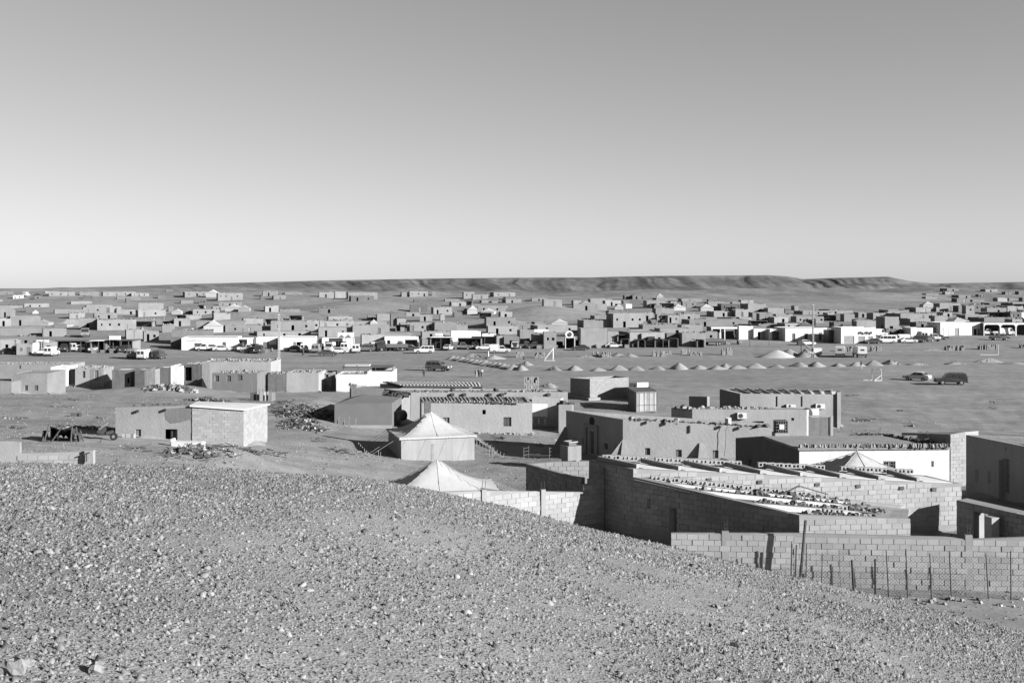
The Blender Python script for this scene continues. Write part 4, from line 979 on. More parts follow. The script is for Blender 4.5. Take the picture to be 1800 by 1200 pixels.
# block cube house, white hut, shipping container
CU = [(X(1037, 140), 140.0), (X(1105, 143.5), 143.5), (X(1082, 150), 150.0), (X(1002.5, 146.5), 146.5)]
cu = House('block_cube', 'square bare-block house standing alone on a plinth at the edge of the plain', 'house', CU, [Zp(666, 140), Zp(663, 143.5), Zp(660, 150), Zp(664, 146.5)], walls_mat='brick_far', roof='roof_earth', roof_drop=.55)
pl = offset_poly(CU, -.35); zg = gz(*CU[0])
MB().hexa([(p[0], p[1], zg - .8) for p in pl] + [(p[0], p[1], zg + .35) for p in pl]).build('plinth', 'plaster', cu.root)
HT = [(X(1120, 138), 138.0), (X(1139.5, 139.5), 139.5), (X(1133, 142.5), 142.5), (X(1106, 141.2), 141.2)]
House('white_hut', 'small whitewashed hut with a narrow dark door beside the square block house', 'hut', HT, [Zp(672.5, 138), Zp(672, 139.5), Zp(671.5, 142.5), Zp(673, 141.2)], walls_mat='white_paint', th=.15, holes={3: [(1114.5, 676.5, 1116.5, 694, 'open')]}, roof='plaster_pale')
def corrugated(mb, a, b, z0, z1, n, amp=.035):
    a = Vector(a); b = Vector(b); d = (b - a); L = d.length; d.normalize(); nrm = Vector((d.y, -d.x, 0)); v = []
    for k in range(n * 4 + 1):
        s = L * k / (n * 4); o = amp * (0, 1, 1, 0)[k % 4]; p = a + d * s + nrm * o
        v += [(p.x, p.y, z0), (p.x, p.y, z1)]
    return mb.add(v, [(2 * k, 2 * k + 2, 2 * k + 3, 2 * k + 1) for k in range(n * 4)])
def container(name, label, p0, p1, depth_vec, z0, h, mt='grey_metal', doors='pale_metal'):
    """p0-p1 is the door end"""
    r = thing(name, label, 'container', (p0[0], p0[1], z0)); d = Vector(depth_vec)
    c = [Vector((p0[0], p0[1], 0)), Vector((p1[0], p1[1], 0)), Vector((p1[0] + d.x, p1[1] + d.y, 0)), Vector((p0[0] + d.x, p0[1] + d.y, 0))]
    for i, n_ in ((1, 22), (2, 9), (3, 22)): corrugated(MB(), c[i], c[(i + 1) % 4], z0 + .15, z0 + h - .1, n_).build('side_panel', mt, r)
    MB().hexa([(p.x, p.y, z0 + h - .1) for p in c] + [(p.x, p.y, z0 + h) for p in c]).build('top', mt, r)
    fl = MB()
    for i in range(4):
        a, b = c[i], c[(i + 1) % 4]; yw = math.atan2((b - a).y, (b - a).x); m = (a + b) / 2; L = (b - a).length
        fl.obox((m.x, m.y, z0 + .08), (L, .12, .16), yw); fl.obox((m.x, m.y, z0 + h - .05), (L + .02, .122, .14), yw); fl.obox((a.x, a.y, z0 + h / 2), (.16, .16, h - .05), yw)
    fl.build('frame', mt, r)
    a, b = c[0], c[1]; dd = (b - a).normalized(); nn = Vector((dd.y, -dd.x, 0)); L = (b - a).length; yw = math.atan2(dd.y, dd.x)
    for k in (0, 1):
        m = a + dd * (L * (.26 + .48 * k)); o = MB().obox((m.x, m.y, z0 + h / 2), (L * .46, .05, h - .3), yw).build('door', doors, r)
        br = MB()
        for t in (-.3, .22): q = m + dd * (L * .46 * t) + nn * .06; br.cyl((q.x, q.y, z0 + .15), (q.x, q.y, z0 + h - .15), .018, n=6)
        for zf in (.35,): q = m + nn * .04; br.obox((q.x, q.y, z0 + h * zf), (L * .44, .03, .05), yw)
        br.build('lock_bar', 'dark_metal', o)
    return r
c0 = (X(1119, 128), 128.0); c1 = (X(1155.5, 128.8), 128.8); zc_ = gz(*c0)
container('shipping_container', 'weathered shipping container with pale double doors and lock bars', c0, c1, (-.3, 5.7, 0), zc_, 2.4)
# heap of rubble beside the container
heap('rubble_heap', 'long dark rubble heap between the container and earth-roofed house', 'rubble heap', (X(1180, 112), 112), 5, 1.6, .8, 'rubble', seed=4, stones=60, stone_mat='rubble_dark')
# ------------------------------------------------------------------ tents
def tent(name, label, center, w, d, yaw, he, hp, mt='canvas', ridge=0.0, guys=True, wall_mat=None, exp=1.45, group=None, valance=True, detail=14, seam=True, board=None, lod=False):
    z0 = gz(*center); r = thing(name, label, 'tent', (center[0], center[1], z0), group, yaw); ORG[r.name] = Vector((0, 0, 0))
    n = detail; v = []; f = []; ov = 1.05
    for j in range(n + 1):
        for i in range(n + 1):
            u = -1 + 2 * i / n; q = -1 + 2 * j / n
            uu = max(0, abs(u) - ridge) / (1 - ridge); t = max(uu, abs(q)); ta = min(1.0, t)
            z = he + (hp - he) * (1 - ta) ** exp
            sag = -.10 * (1 - abs(u) ** 2) * max(0, abs(q) - .6) - .05 * math.sin(u * 6) * max(0, abs(q) - .7) + (0 if lod else .022 * math.sin(11 * u + 5 * q) * t * (1 - .5 * t) + .018 * math.sin(17 * q - 4 * u) * t)
            v.append((u * w / 2 * ov, q * d / 2 * ov, z + sag))
    for j in range(n):
        for i in range(n):
            k = j * (n + 1) + i; f.append((k, k + 1, k + n + 2, k + n + 1))
    mb = MB(); mb.v = v; mb.f = f; c = mb.build('canopy', mt, r, False)
    if not lod:
        for p in c.data.polygons: p.use_smooth = True
        c.data.set_sharp_from_angle(angle=R(24)) if hasattr(c.data, 'set_sharp_from_angle') else None
    wm = wall_mat or mt
    a, b = w / 2, d / 2
    for (p, q) in (((-a, -b), (a, -b)), ((a, -b), (a, b)), ((a, b), (-a, b)), ((-a, b), (-a, -b))):
        mb = MB(); m = 10 if not lod else 2; vv = []
        for k in range(m + 1):
            t = k / m; o = .02 * math.sin(k * 1.9) if not lod else 0
            x = p[0] + (q[0] - p[0]) * t; y = p[1] + (q[1] - p[1]) * t; L = math.hypot(q[0] - p[0], q[1] - p[1]); nx, ny = (q[1] - p[1]) / L, -(q[0] - p[0]) / L
            vv += [(x + nx * (.04 + o), y + ny * (.04 + o), -.5), (x + nx * o, y + ny * o, he - .02)]
        mb.add(vv, [(2 * k, 2 * k + 2, 2 * k + 3, 2 * k + 1) for k in range(m)]).build('wall_panel', wm, r)
    if valance and not lod:
        vb = MB(); e = ov * 1.005
        for (p, q) in (((-a, -b), (a, -b)), ((a, -b), (a, b)), ((a, b), (-a, b)), ((-a, b), (-a, -b))):
            vb.add([(p[0] * e, p[1] * e, he), (q[0] * e, q[1] * e, he), (q[0] * e, q[1] * e, he - .14), (p[0] * e, p[1] * e, he - .14)], [(0, 1, 2, 3)])
        vb.build('valance', mt, r)
    if seam and not lod:
        for (sx, sy) in ((-1, -1), (1, -1), (1, 1), (-1, 1), (0, -1), (0, 1), (-1, 0), (1, 0)):
            sm = MB(); pr = None
            for k in range(11):
                t = k / 10; z = he + (hp - he) * (1 - t) ** exp + .012; p = (sx * (t + (ridge * (1 - t) if sx else 0)) * a * ov, sy * t * b * ov, z)
                if pr: sm.cyl(pr, p, .014, n=4, caps=False)
                pr = p
            sm.build('seam', 'rope', c)
    if guys and not lod:
        for side in range(4):
            m = 6 if side in (1, 3) else 4
            for k in range(m):
                t = (k + .3) / (m - .4)
                if side == 0: p = (-a + 2 * a * t, -b * ov); o = (0, -1)
                elif side == 1: p = (a * ov, -b + 2 * b * t); o = (1, 0)
                elif side == 2: p = (a - 2 * a * t, b * ov); o = (0, 1)
                else: p = (-a * ov, b - 2 * b * t); o = (-1, 0)
                reach = 2.2 if side in (1, 3) else 1.1
                s_ = (p[0] + o[0] * reach, p[1] + o[1] * reach)
                wx = center[0] + s_[0] * math.cos(yaw) - s_[1] * math.sin(yaw); wy = center[1] + s_[0] * math.sin(yaw) + s_[1] * math.cos(yaw); zg = gz(wx, wy) - z0
                rp = MB().cyl((p[0], p[1], he - .02), (s_[0], s_[1], zg + .05), .011 if side != 0 else .008, n=4).build('guy_rope', 'rope', r)
                if side != 0:
                    MB().cyl((s_[0], s_[1], zg - .2), (s_[0] + o[0] * .1, s_[1], zg + .35), .025, n=5).build('stake', 'wood_pale', r)
                    if side in (1, 3): 
                        mx, my = p[0] + o[0] * reach * .62, p[1] + o[1] * reach * .62
                        MB().cyl((mx, my, zg - .2), (mx, my, he * .42), .02, n=5).build('prop', 'wood_pale', r)
    if board:
        kind, bw, bh, mtb = board
        MB().obox((-.25, 0, hp + bh / 2 - .12), (bw, .16, bh)).build('ridge_board', mtb, r)
    else: MB().cyl((0, 0, 0), (0, 0, hp + .25), .04, n=6).build('tent_pole', 'wood_pale', r)
    return r
D1 = 84.5; t1 = tent('canvas_tent', 'large pale canvas tent with vertical walls and many guy ropes', (X(757, D1), D1), 5.7, 5.2, R(17), 1.75, 3.35, 'canvas_white', wall_mat='canvas', ridge=.06, exp=1.75, board=('b', .5, .95, 'wood'))  # canopy canvas paler than the walls to imitate the fuller sun on it
D2 = 63.0; t2 = tent('canvas_tent', 'low white-topped canvas tent with a patched corner behind the gravel hill', (X(768, D2), D2), 6.9, 5.6, R(9), 1.05, 2.85, 'canvas_white', ridge=.02, exp=1.7, board=('b', .16, 1.0, 'wood_pale'), guys=True)
pt = MB(); 
for (u, q) in ((.6, -.98), (1.0, -.99), (1.0, -.3), (.66, -.45)):
    t = max(abs(u), abs(q)); pt.v.append((u * 3.45 * 1.055, q * 2.8 * 1.055, 1.05 + 1.8 * (1 - min(1, t)) ** 1.7 + .05))
pt.f = [(0, 1, 2, 3)]; pt.build('patch', 'canvas_grey', t2)
DJ = 57.0; tent('canvas_tent', 'pale tent roof rising between the block range and whitewashed house', (X(1506, DJ), DJ), 5.4, 4.8, R(6), 1.75, 2.95, 'canvas_white', guys=False, exp=1.4)

# grey canvas shed
SH = thing('canvas_shed', 'grey canvas shed with low hipped roof beside the stone-weighted houses', 'shed', (X(638, 98), 98, gz(X(638, 98), 98)))
ORGs = gz(X(638, 98), 98); s0 = Vector((X(588, 97), 97, ORGs - .3)); s1 = Vector((X(689, 97.5), 97.5, ORGs - .3)); b0 = Vector((X(610, 102), 102, ORGs - .3)); b1 = Vector((X(706, 102.5), 102.5, ORGs - .3))
e0, e1 = Zp(710, 97), Zp(708, 97.5); pk = Vector((X(642, 99.5), 99.5, Zp(692, 99.5))); pk2 = Vector((X(650, 101.5), 101.5, Zp(693, 101.5)))
for a, b, za, zb2 in ((s0, s1, e0, e1), (s1, b1, e1, e1), (b1, b0, e1, e0), (b0, s0, e0, e0)):
    MB().add([a, b, (b.x, b.y, zb2), (a.x, a.y, za)], [(0, 1, 2, 3)]).build('wall_panel', 'canvas_grey', SH)
rf = MB(); T = lambda v, z: (v.x, v.y, z)
rf.add([T(s0, e0), T(s1, e1), T(b1, e1), T(b0, e0), pk, pk2], [(0, 1, 4), (1, 2, 5, 4), (2, 3, 5), (3, 0, 4, 5)]); rf.build('roof', 'canvas_grey', SH)
for px in (595, 605, 613, 625): MB().cyl(Q(px, 96.4, 748), Q(px + 1, 96.4, 731 + rng.uniform(-3, 6)), .02, n=5).build('post', 'wood_pale', SH)
MB().obox((X(636, 96.9), 96.9, ORGs + .05), (5.3, .3, .3)).build('kerb', 'block_pale', SH)

# ------------------------------------------------------------------ houses with stone-weighted striped roofs (middle)
VH = [(X(741, 97), 97.0), (X(935.5, 97.5), 97.5), (X(925, 103), 103.0), (X(738, 103), 103.0)]
vt = [Zp(708, 97), Zp(708, 97.5), Zp(697.5, 103), Zp(697.5, 103)]
vh = House('plastered_house', 'pale plastered house with striped tile roof and a row of eaves stones', 'house', VH, vt, walls_mat='plaster_pale', roof='sheet_dark', roof_drop=-.02,
           holes={0: [(777, 733.5, 790, 747, 'shutter_pale'), (848, 720, 854, 728, 'open'), (885, 733, 899, 749, 'shutter')]})
def striped_roof(root, q, n, mt='stone_pale', gapf=.5, skip=()):
    for k in range(n):
        if k in skip: continue
        a, b = bil(q, (k + .1) / n, .12), bil(q, (k + .1) / n, .9); c, d = bil(q, (k + 1 - gapf) / n, .12), bil(q, (k + 1 - gapf) / n, .9)
        MB().hexa([(p.x, p.y, p.z) for p in (a, c, d, b)] + [(p.x, p.y, p.z + .07) for p in (a, c, d, b)]).build('roof_batten', mt, root)
q = [(VH[0][0] + .1, VH[0][1] + .2, vt[0] + .04), (VH[1][0] - .1, VH[1][1] + .2, vt[1] + .04), (VH[2][0], VH[2][1] - .2, vt[2] + .06), (VH[3][0], VH[3][1] - .2, vt[3] + .06)]
striped_roof(vh.root, q, 30, 'plaster_pale', skip=(14, 19, 23, 27, 28))
rk_ = random.Random(5)
for k in range(40):
    t = (k + .5) / 40; x = VH[0][0] + .1 + (VH[1][0] - VH[0][0] - .9) * t
    MB().rock((x, VH[0][1] + .1 + rk_.uniform(-.05, .1), vt[0] + .1), .11, .09, .085 * rk_.uniform(.7, 1.2), .45, rk_).build('eaves_stone', rk_.choice(['rubble', 'stone_pale', 'rubble_dark']), vh.root)
stones_along(vh.root, 'foot_stones', [(VH[0][0] + 5, VH[0][1] - .15, gz(VH[0][0] + 5, 97)), (VH[1][0] + .2, VH[1][1] - .2, gz(VH[1][0], 97.5))], 50, .12, 'stone_pale', .1)
V2 = [(X(722, 108), 108.0), (X(998, 108), 108.0), (X(985, 114), 114.0), (X(675, 113), 113.0)]
v2 = House('mud_brick_row', 'long sand-plastered row with gutters and rubble roof behind the striped-roof house', 'house', V2, [Zp(690, 108), Zp(689, 108), Zp(684, 114), Zp(683, 113)], walls_mat='plaster_pale', roof_drop=.1)
q = [(V2[i][0], V2[i][1], v2.t[i] - .08) for i in range(4)]
stones_along(v2.root, 'roof_rubble', [bil(q, .05, .1), bil(q, .9, .1)], 70, .12, 'rubble', .3); stones_along(v2.root, 'roof_rubble', [bil(q, .1, .6), bil(q, .9, .6)], 40, .14, 'rubble_dark', .4)
for px in (796, 817, 862, 883, 965):
    q_ = line_at(V2[0], V2[1], px); MB().obox((q_[0], q_[1] - .1, Zp(693, q_[1])), (.32, .3, .26)).build('dark_beam_block', 'wood', v2.root)
V3 = [(X(935, 104), 104.0), (X(985, 104), 104.0), (X(990, 108), 107.5), (X(940, 108), 107.5)]
v3 = House('plastered_annex', 'patched pale annex with a bench against its wall', 'house', V3, [Zp(697, 104), Zp(700, 104), Zp(698, 107.5), Zp(696, 107.5)], walls_mat='plaster_pale', roof_drop=.1)
MB().obox((X(948, 103.95), 103.95, Zp(722, 104)), (1.6, .05, 1.4)).build('patch', 'white_paint', v3.root)
V4 = [(X(982, 101), 101.0), (X(1006, 101), 101.0), (X(1008, 104), 103.8), (X(984, 104), 103.8)]
v4 = House('small_store', 'small plastered store with dark brushwood roof at the end of the pale annex', 'shed', V4, [Zp(711, 101)] * 2 + [Zp(709, 104)] * 2, walls_mat='plaster', roof_drop=.05)
stones_along(v4.root, 'brushwood', [(V4[0][0] + .2, 102, Zp(711, 102)), (V4[1][0] - .2, 102, Zp(711, 102))], 30, .16, 'rubble_dark', .2)
bn = thing('bench', 'low dark plank bench on three pale legs by the pale annex', 'bench', (X(948, 103), 103, gz(X(948, 103), 103)))
MB().obox((X(947, 103), 103, Zp(733, 103)), (1.4, .4, .07)).build('seat', 'wood', bn)
for px in (936, 947, 958): MB().obox((X(px, 103), 103, Zp(738, 103)), (.12, .3, .62)).build('leg', 'plaster_pale', bn)
V5 = [(X(706, 120), 120.0), (X(853, 121), 121.0), (X(845, 126), 126.0), (X(668, 125), 125.0)]
v5 = House('striped_roof_house', 'low house with a long dark-and-white striped roof facing the three walkers', 'house', V5, [Zp(682, 120), Zp(683, 121), Zp(676, 126), Zp(674, 125)], walls_mat='plaster_pale', roof='sheet_dark', roof_drop=-.25)
q = [(V5[0][0], V5[0][1] + .1, v5.t[0] + .26), (V5[1][0] - .3, V5[1][1] + .1, v5.t[1] + .26), (V5[2][0], V5[2][1], v5.t[2] + .27), (V5[3][0] + .5, V5[3][1], v5.t[3] + .27)]
striped_roof(v5.root, q, 24, 'white_paint', gapf=.5)
V6 = [(X(617, 120), 120.0), (X(705, 119), 119.0), (X(712, 127), 127.0), (X(632, 127), 127.0)]
v6 = House('mud_house', 'sand-plastered house with a rubble-topped corner tower behind the canvas shed', 'house', V6, [Zp(682, 120), Zp(683, 119), Zp(678, 127), Zp(678, 127)], walls_mat='plaster', roof_drop=.1)
MB().box(X(616, 121), 120.4, gz(X(620, 120), 120), X(627, 121), 121.4, Zp(677, 120)).build('corner_tower', 'plaster_grey', v6.root)
stones_along(v6.root, 'tower_rubble', [(X(617, 121), 121, Zp(677, 121)), (X(626, 121), 121, Zp(677, 121))], 14, .14, 'rubble', .1)
V7 = [(X(700, 104), 104.0), (X(722, 108), 107.6), (X(700, 116), 116.0), (X(672, 112), 112.0)]
v7 = House('dark_sided_store', 'shadowed mud store with brushwood roof between the canvas shed and plastered houses', 'shed', V7, [Zp(700, 104), Zp(694, 108), Zp(690, 116), Zp(695, 112)], walls_mat='mud', roof_drop=.05)
stones_along(v7.root, 'brushwood', [(V7[3][0] + .5, V7[3][1], Zp(694, 112)), (V7[0][0] + .5, V7[0][1] + .5, Zp(698, 104))], 60, .2, 'rubble_dark', .3)
tk = thing('steel_barrel', 'round steel water tank on a stand beside the canvas shed', 'water tank', (X(742 - 42, 99), 99, gz(X(700, 99), 99)))
MB().cyl((X(694, 99), 99, Zp(732, 99)), (X(706, 99), 100.2, Zp(732, 99)), .5, n=16).build('barrel', 'grey_metal', tk, True)
for px in (695, 704): MB().obox((X(px, 99.4), 99.4, Zp(742, 99)), (.12, .7, .75)).build('leg', 'dark_metal', tk)
# steel bed frame left outside and the tank cube
bd = thing('bed_frame', 'bare iron bed frame standing on the sand by the big tent', 'bed frame', (X(932, 83), 83, gz(X(932, 83), 83)))
zg = gz(X(932, 83), 83)
for px in (925, 970):
    e = MB()
    for o_ in (-.32, .32):
        e.cyl((X(px, 83) + o_ * .6, 83 + o_, zg - .1), (X(px, 83) + o_ * .6, 83 + o_, zg + .95), .022, n=5)
    for h in (.35, .6, .85): e.cyl((X(px, 83) - .19, 82.68, zg + h), (X(px, 83) + .19, 83.32, zg + h), .016, n=5)
    e.build('bed_end', 'grey_metal', bd)
e = MB()
for o_ in (-.32, .32): e.cyl((X(925, 83) + o_ * .6, 83 + o_, zg + .32), (X(970, 83) + o_ * .6, 83 + o_, zg + .32), .022, n=5)
e.build('side_rail', 'grey_metal', bd)
wt_ = thing('sheet_metal_tank', 'square sheet-metal water tank with an open lid on blocks', 'water tank', (X(1003, 78), 78, gz(X(1003, 78), 78)))
zt2, zb2 = Zp(782, 78), Zp(807, 78); cxx = X(1003, 78)
MB().obox((cxx, 78, (zt2 + zb2) / 2), (1.12, 1.12, zt2 - zb2), R(28)).build('tank', 'grey_metal', wt_)
MB().obox((cxx, 78, zt2 + .12), (.62, .6, .26), R(28)).build('lid', 'grey_metal', wt_)
rim_ = MB()
for k in range(4):
    a = R(28) + k * math.pi / 2; rim_.obox((cxx + math.cos(a) * .36, 78 + math.sin(a) * .36, zt2 + .26), (.08, .74, .07), a)
rim_.build('lid_rim', 'pale_metal', wt_)
for dx_ in (-.35, .35): MB().obox((cxx + dx_, 78, zb2 - .2), (.3, .7, .42), R(28)).build('support_block', 'block', wt_)

# ------------------------------------------------------------------ left side
LWt = CZ - 297 * 45 / F
lw0 = (X(-60, 44.9), 44.9); lw1 = (X(165, 45.4), 45.4)
L_ = math.hypot(lw1[0] - lw0[0], lw1[1] - lw0[1])
lf = lambda px: (line_at(lw0, lw1, px)[0] - lw0[0]) / (lw1[0] - lw0[0])
lwall = free_wall('low_block_wall', 'pale low block wall rising to a sloped end behind the gravel hill', lw0, lw1, [(0, LWt + .55), (lf(20), LWt + .5), (lf(35), LWt + .45), (lf(35) + .001, LWt), (1, LWt + .03)], CZ - 9.2, mt='mortar_pale', pale=True, z_lo=CZ - 8.2, skip=lambda s, z: s > L_ * lf(150) or (s < L_ * lf(38)))
MB().obox((X(158, 45.3), 45.3, LWt - .6), (.36, .24, 1.4)).build('end_pier', 'plaster_pale', lwall)
tp = MB(); tp.cyl((X(152, 45.1), 45.1, LWt - .35), (X(152, 45.1), 45.1, LWt + .02), .03, n=5); tp.obox((X(152, 45.05), 45.05, LWt), (.26, .05, .05), 0, -.3)
tag(tp.build('iron_bracket', 'dark_metal'), 'dark iron bracket fixed to the end of the pale low wall', 'bracket')

OH = [(X(203, 77), 77.0), (X(337, 77), 77.0), (X(340, 82), 82.0), (X(212, 82), 82.0)]
oh = House('plastered_house', 'sand-plastered house half with a barrel-filled doorway, joined to bare pale blocks', 'house', OH, [Zp(716, 77), Zp(713, 77), Zp(709, 82) - .15, Zp(712, 82) - .15], walls_mat='plaster',
           holes={0: [(238, 754.5, 248, 768, 'shutter_pale'), (291, 754, 312, 775, 'open')]}, roof_drop=.12)
MB().cyl((X(306, 77.5), 77.5, Zp(778, 77)), (X(306, 77.5), 77.5, Zp(755, 77)), .27, n=14).build('drum', 'grey_metal', oh.root, True)
MB().add([(X(291, 77) - 0, 76.99, Zp(737, 77)), (X(300, 77), 76.985, Zp(744, 77)), (X(318, 77), 76.985, Zp(742, 77)), (X(336.5, 77), 76.985, Zp(736, 77)), (X(336.5, 77), 76.985, Zp(714, 77)), (X(289, 77), 76.985, Zp(719, 77))], [(0, 1, 2, 3, 4, 5)]).build('plaster_patch', 'plaster_grey', oh.root)
for px, py in ((242, 722), (290, 720)): MB().obox((X(px, 76.9), 76.9, Zp(py, 77)), (.14, .3, .16)).build('water_spout', 'dark_metal', oh.root)
stones_along(oh.root, 'roof_stones', [(X(232, 77.3), 77.3, Zp(714, 77)), (X(300, 77.3), 77.3, Zp(711, 77))], 26, .06, 'rubble_dark', .08)
OB = [(X(337.8, 76.95), 76.95), (X(428, 77.2), 77.2), (X(470, 82.5), 82.5), (X(350, 83), 83.0)]
ob = House('block_room', 'pale bare-block room with a flat white concrete roof slab, joined to a plastered house', 'house', OB, [Zp(714, 77), Zp(721, 77.2), Zp(712, 82.5), Zp(708, 83)], walls_mat='mortar_pale', roof=None)
ob.blocks(0, pale=True, z_lo=CZ - 11.6, proud=.007); ob.blocks(1, pale=True, z_lo=CZ - 11.6, proud=.007)
so = offset_poly(OB, -.16); MB().hexa([(so[i][0], so[i][1], ob.t[i] + .005) for i in range(4)] + [(so[i][0], so[i][1], ob.t[i] + .11) for i in range(4)]).build('roof_slab', 'white_paint', ob.root)
# dark rag shelter
rs = thing('rag_shelter', 'collapsing shelter of dark rags on crooked poles by the sandy slope', 'shelter', (X(110, 71.5), 71.5, gz(X(110, 71.5), 71.5)))
zg = gz(X(110, 71.5), 71.5)
tops_ = [(88, 740, 70.4), (127, 747, 70.2), (93, 751, 73.2), (134, 750, 73.2), (99, 744, 71.0), (141, 756, 71.4), (110, 749, 70.0)]
feet = [(76, 70.2), (124, 70.0), (90, 73.2), (137, 73.4), (104, 70.6), (149, 71.2), (86, 69.8)]
for (px, py, D), (fx, fD) in zip(tops_, feet):
    x = X(fx, fD); MB().cyl((x, fD, gz(x, fD) - .2), Q(px, D, py), .06, .045, n=6).build('pole', 'wood', rs)
v = []; n = 8
cs = [Vector(Q(88, 70.6, 747)), Vector(Q(127, 70.4, 751)), Vector(Q(134, 73.3, 753)), Vector(Q(93, 73.3, 752))]
for j in range(n + 1):
    for i in range(n + 1):
        p = bil(cs, i / n, j / n); p.z -= .45 * math.sin(math.pi * i / n) * (0.5 + .5 * math.sin(math.pi * j / n)) + rng.uniform(-.05, .05); v.append(p)
mb = MB(); mb.v = [tuple(p) for p in v]; mb.f = [(j * (n + 1) + i, j * (n + 1) + i + 1, (j + 1) * (n + 1) + i + 1, (j + 1) * (n + 1) + i) for j in range(n) for i in range(n)]
mb.build('rag_roof', 'canvas_dark', rs)
for a, b in ((cs[3], cs[0]), (cs[1], cs[2]), (cs[2], cs[3]), (cs[3] + Vector((-.4, 0, -.1)), cs[0] + Vector((-.5, 0, -.3))), (cs[1] + Vector((.3, 0, -.2)), cs[2] + Vector((.4, 0, -.3)))):
    vv = []; 
    for k in range(9):
        t = k / 8; p = a.lerp(b, t); g_ = gz(p.x, p.y); vv += [(p.x, p.y, p.z - .05), (p.x + rng.uniform(-.2, .2), p.y + rng.uniform(-.15, .15), g_ + (.02 if k % 3 else .25))]
    MB().add(vv, [(2 * k, 2 * k + 2, 2 * k + 3, 2 * k + 1) for k in range(8)]).build('rag_side', 'canvas_dark', rs)
# motor cart wreck
mc = thing('broken_cart', 'wrecked dark motor cart with one round wheel beside the plastered house', 'cart', (X(186, 74), 74, gz(X(186, 74), 74))); zg = gz(X(186, 74), 74)
MB().obox((X(184, 74), 74, zg + .34), (.95, .5, .1), .1).build('frame', 'dark_metal', mc); MB().obox((X(179, 74), 74, zg + .62), (.5, .45, .4), .2, .2).build('engine', 'dark_metal', mc)
MB().cyl((X(177, 74), 73.7, zg + .7), (X(192, 74), 73.8, zg + 1.15), .05, n=6).build('shaft', 'pale_metal', mc)
for px in (200,):
    w_ = MB().cyl((X(px, 73.5), 73.42, zg + .25), (X(px, 73.5), 73.58, zg + .25), .25, n=18).build('wheel', 'tyre', mc); MB().cyl((X(px, 73.5), 73.40, zg + .25), (X(px, 73.5), 73.6, zg + .25), .11, n=12).build('rim', 'rim', w_)
MB().obox((X(193, 74), 74, zg + .48), (.5, .4, .16), .4, -.25).build('seat', 'canvas_dark', mc)
tag(MB().obox((X(330, 72.5), 72.5, gz(X(330, 72.5), 72.5) + .2), (2.1, .5, .46), R(-5)).obox((X(304, 72.7), 72.7, gz(X(304, 72.7), 72.7) + .24), (.12, .56, .52), R(-5)).obox((X(357, 72.3), 72.3, gz(X(357, 72.3), 72.3) + .24), (.12, .56, .52), R(-5)).build('feed_trough', 'white_paint'), 'long low whitewashed trough before the bare-block room', 'trough')
for px in (219, 226, 233): tag(MB().obox((X(px, 76), 76, gz(X(px, 76), 76) + .14), (.34, .3, .32), rng.uniform(-.3, .3)).build('cement_block', 'block_pale'), 'pale cement block lying below the plastered house window', 'block', 'loose blocks by the plastered house')
tag(MB().obox((X(134, 99), 99, gz(X(134, 99), 99) + .12), (.95, .4, .3), .1).obox((X(142, 99), 98.9, gz(X(142, 99), 99) + .14), (.2, .36, .34), .1).build('fallen_slab', 'rubble_dark'), 'dark broken slab lying alone on the sandy slope', 'slab')
tag(MB().obox((X(432, 63), 63, gz(X(432, 63), 63) + .12), (.95, .24, .2), R(-18)).obox((X(445, 63), 62.9, gz(X(445, 63), 63) + .1), (.1, .26, .26), R(-18)).build('dark_beam', 'wood'), 'short dark beam lying on the crest of the gravel hill', 'beam')
# debris heaps
def scrap(name, label, px0, px1, D, n, dark=.6, h=.35, sz=.22, group=None):
    n = int(n * 2.2); sz *= .62
    r = thing(name, label, 'debris', (X((px0 + px1) / 2, D), D, gz(X((px0 + px1) / 2, D), D)), group)
    parts = {'rubble_dark': MB(), 'stone_pale': MB(), 'wood': MB()}
    for k in range(n):
        px = rng.uniform(px0, px1); d = D + rng.gauss(0, .7); x = X(px, d); s_ = sz * math.exp(rng.gauss(0, .4)); z = gz(x, d)
        e = 1 - abs(2 * (px - px0) / (px1 - px0) - 1)
        if rng.random() < .35: parts['wood'].cyl((x, d, z + .05 + h * e * rng.random()), (x + rng.uniform(-.8, .8), d + rng.uniform(-.5, .5), z + .1 + h * e * rng.random()), .03, n=5)
        else: parts['rubble_dark' if rng.random() < dark else 'stone_pale'].rock((x, d, z + h * e * rng.random() * .9), s_, s_ * .8, s_ * .5, .5, rng)
    for k, m_ in parts.items():
        if m_.v: m_.build({'rubble_dark': 'dark_scrap', 'stone_pale': 'pale_rubble', 'wood': 'sticks'}[k], k, r)['kind'] = 'stuff'
    return r
scrap('debris_heap', 'dark tangle of branches and rags near the bare-block room', 376, 456, 74.5, 60, .85, .3, .16)
scrap('debris_heap', 'heap of dark rags and white rubble at the edge of the gravel hill', 286, 382, 66, 80, .6, .5, .17)
scrap('debris_heap', 'rubble spread out behind the dark rag shelter', 128, 205, 84, 70, .2, .15, .14)
scrap('debris_heap', 'stony spoil with pale rubble left of the canvas shed', 485, 590, 100, 170, .3, .5, .2)
scrap('debris_heap', 'long shadowy spoil bank of rubble beside the canvas shed', 500, 570, 93, 90, .55, .6, .2)
scrap('debris_heap', 'trash heap with white sheets below the corrugated sheds', 250, 345, 143, 90, .35, .7, .3)
scrap('debris_heap', 'scrap timber and white boards before the three-window house', 325, 405, 132, 90, .5, .6, .28)
scrap('debris_heap', 'line of low stones on the plain past the sheet-metal gate', 1500, 1530, 118, 30, .3, .1, .18)
scrap('debris_heap', 'scattered rubble on the plain beyond the whitewashed house', 1500, 1560, 100, 40, .4, .1, .16)
scrap('debris_heap', 'dark rubble strip beside the wheel tracks on the plain', 1610, 1660, 103, 50, .7, .15, .18)
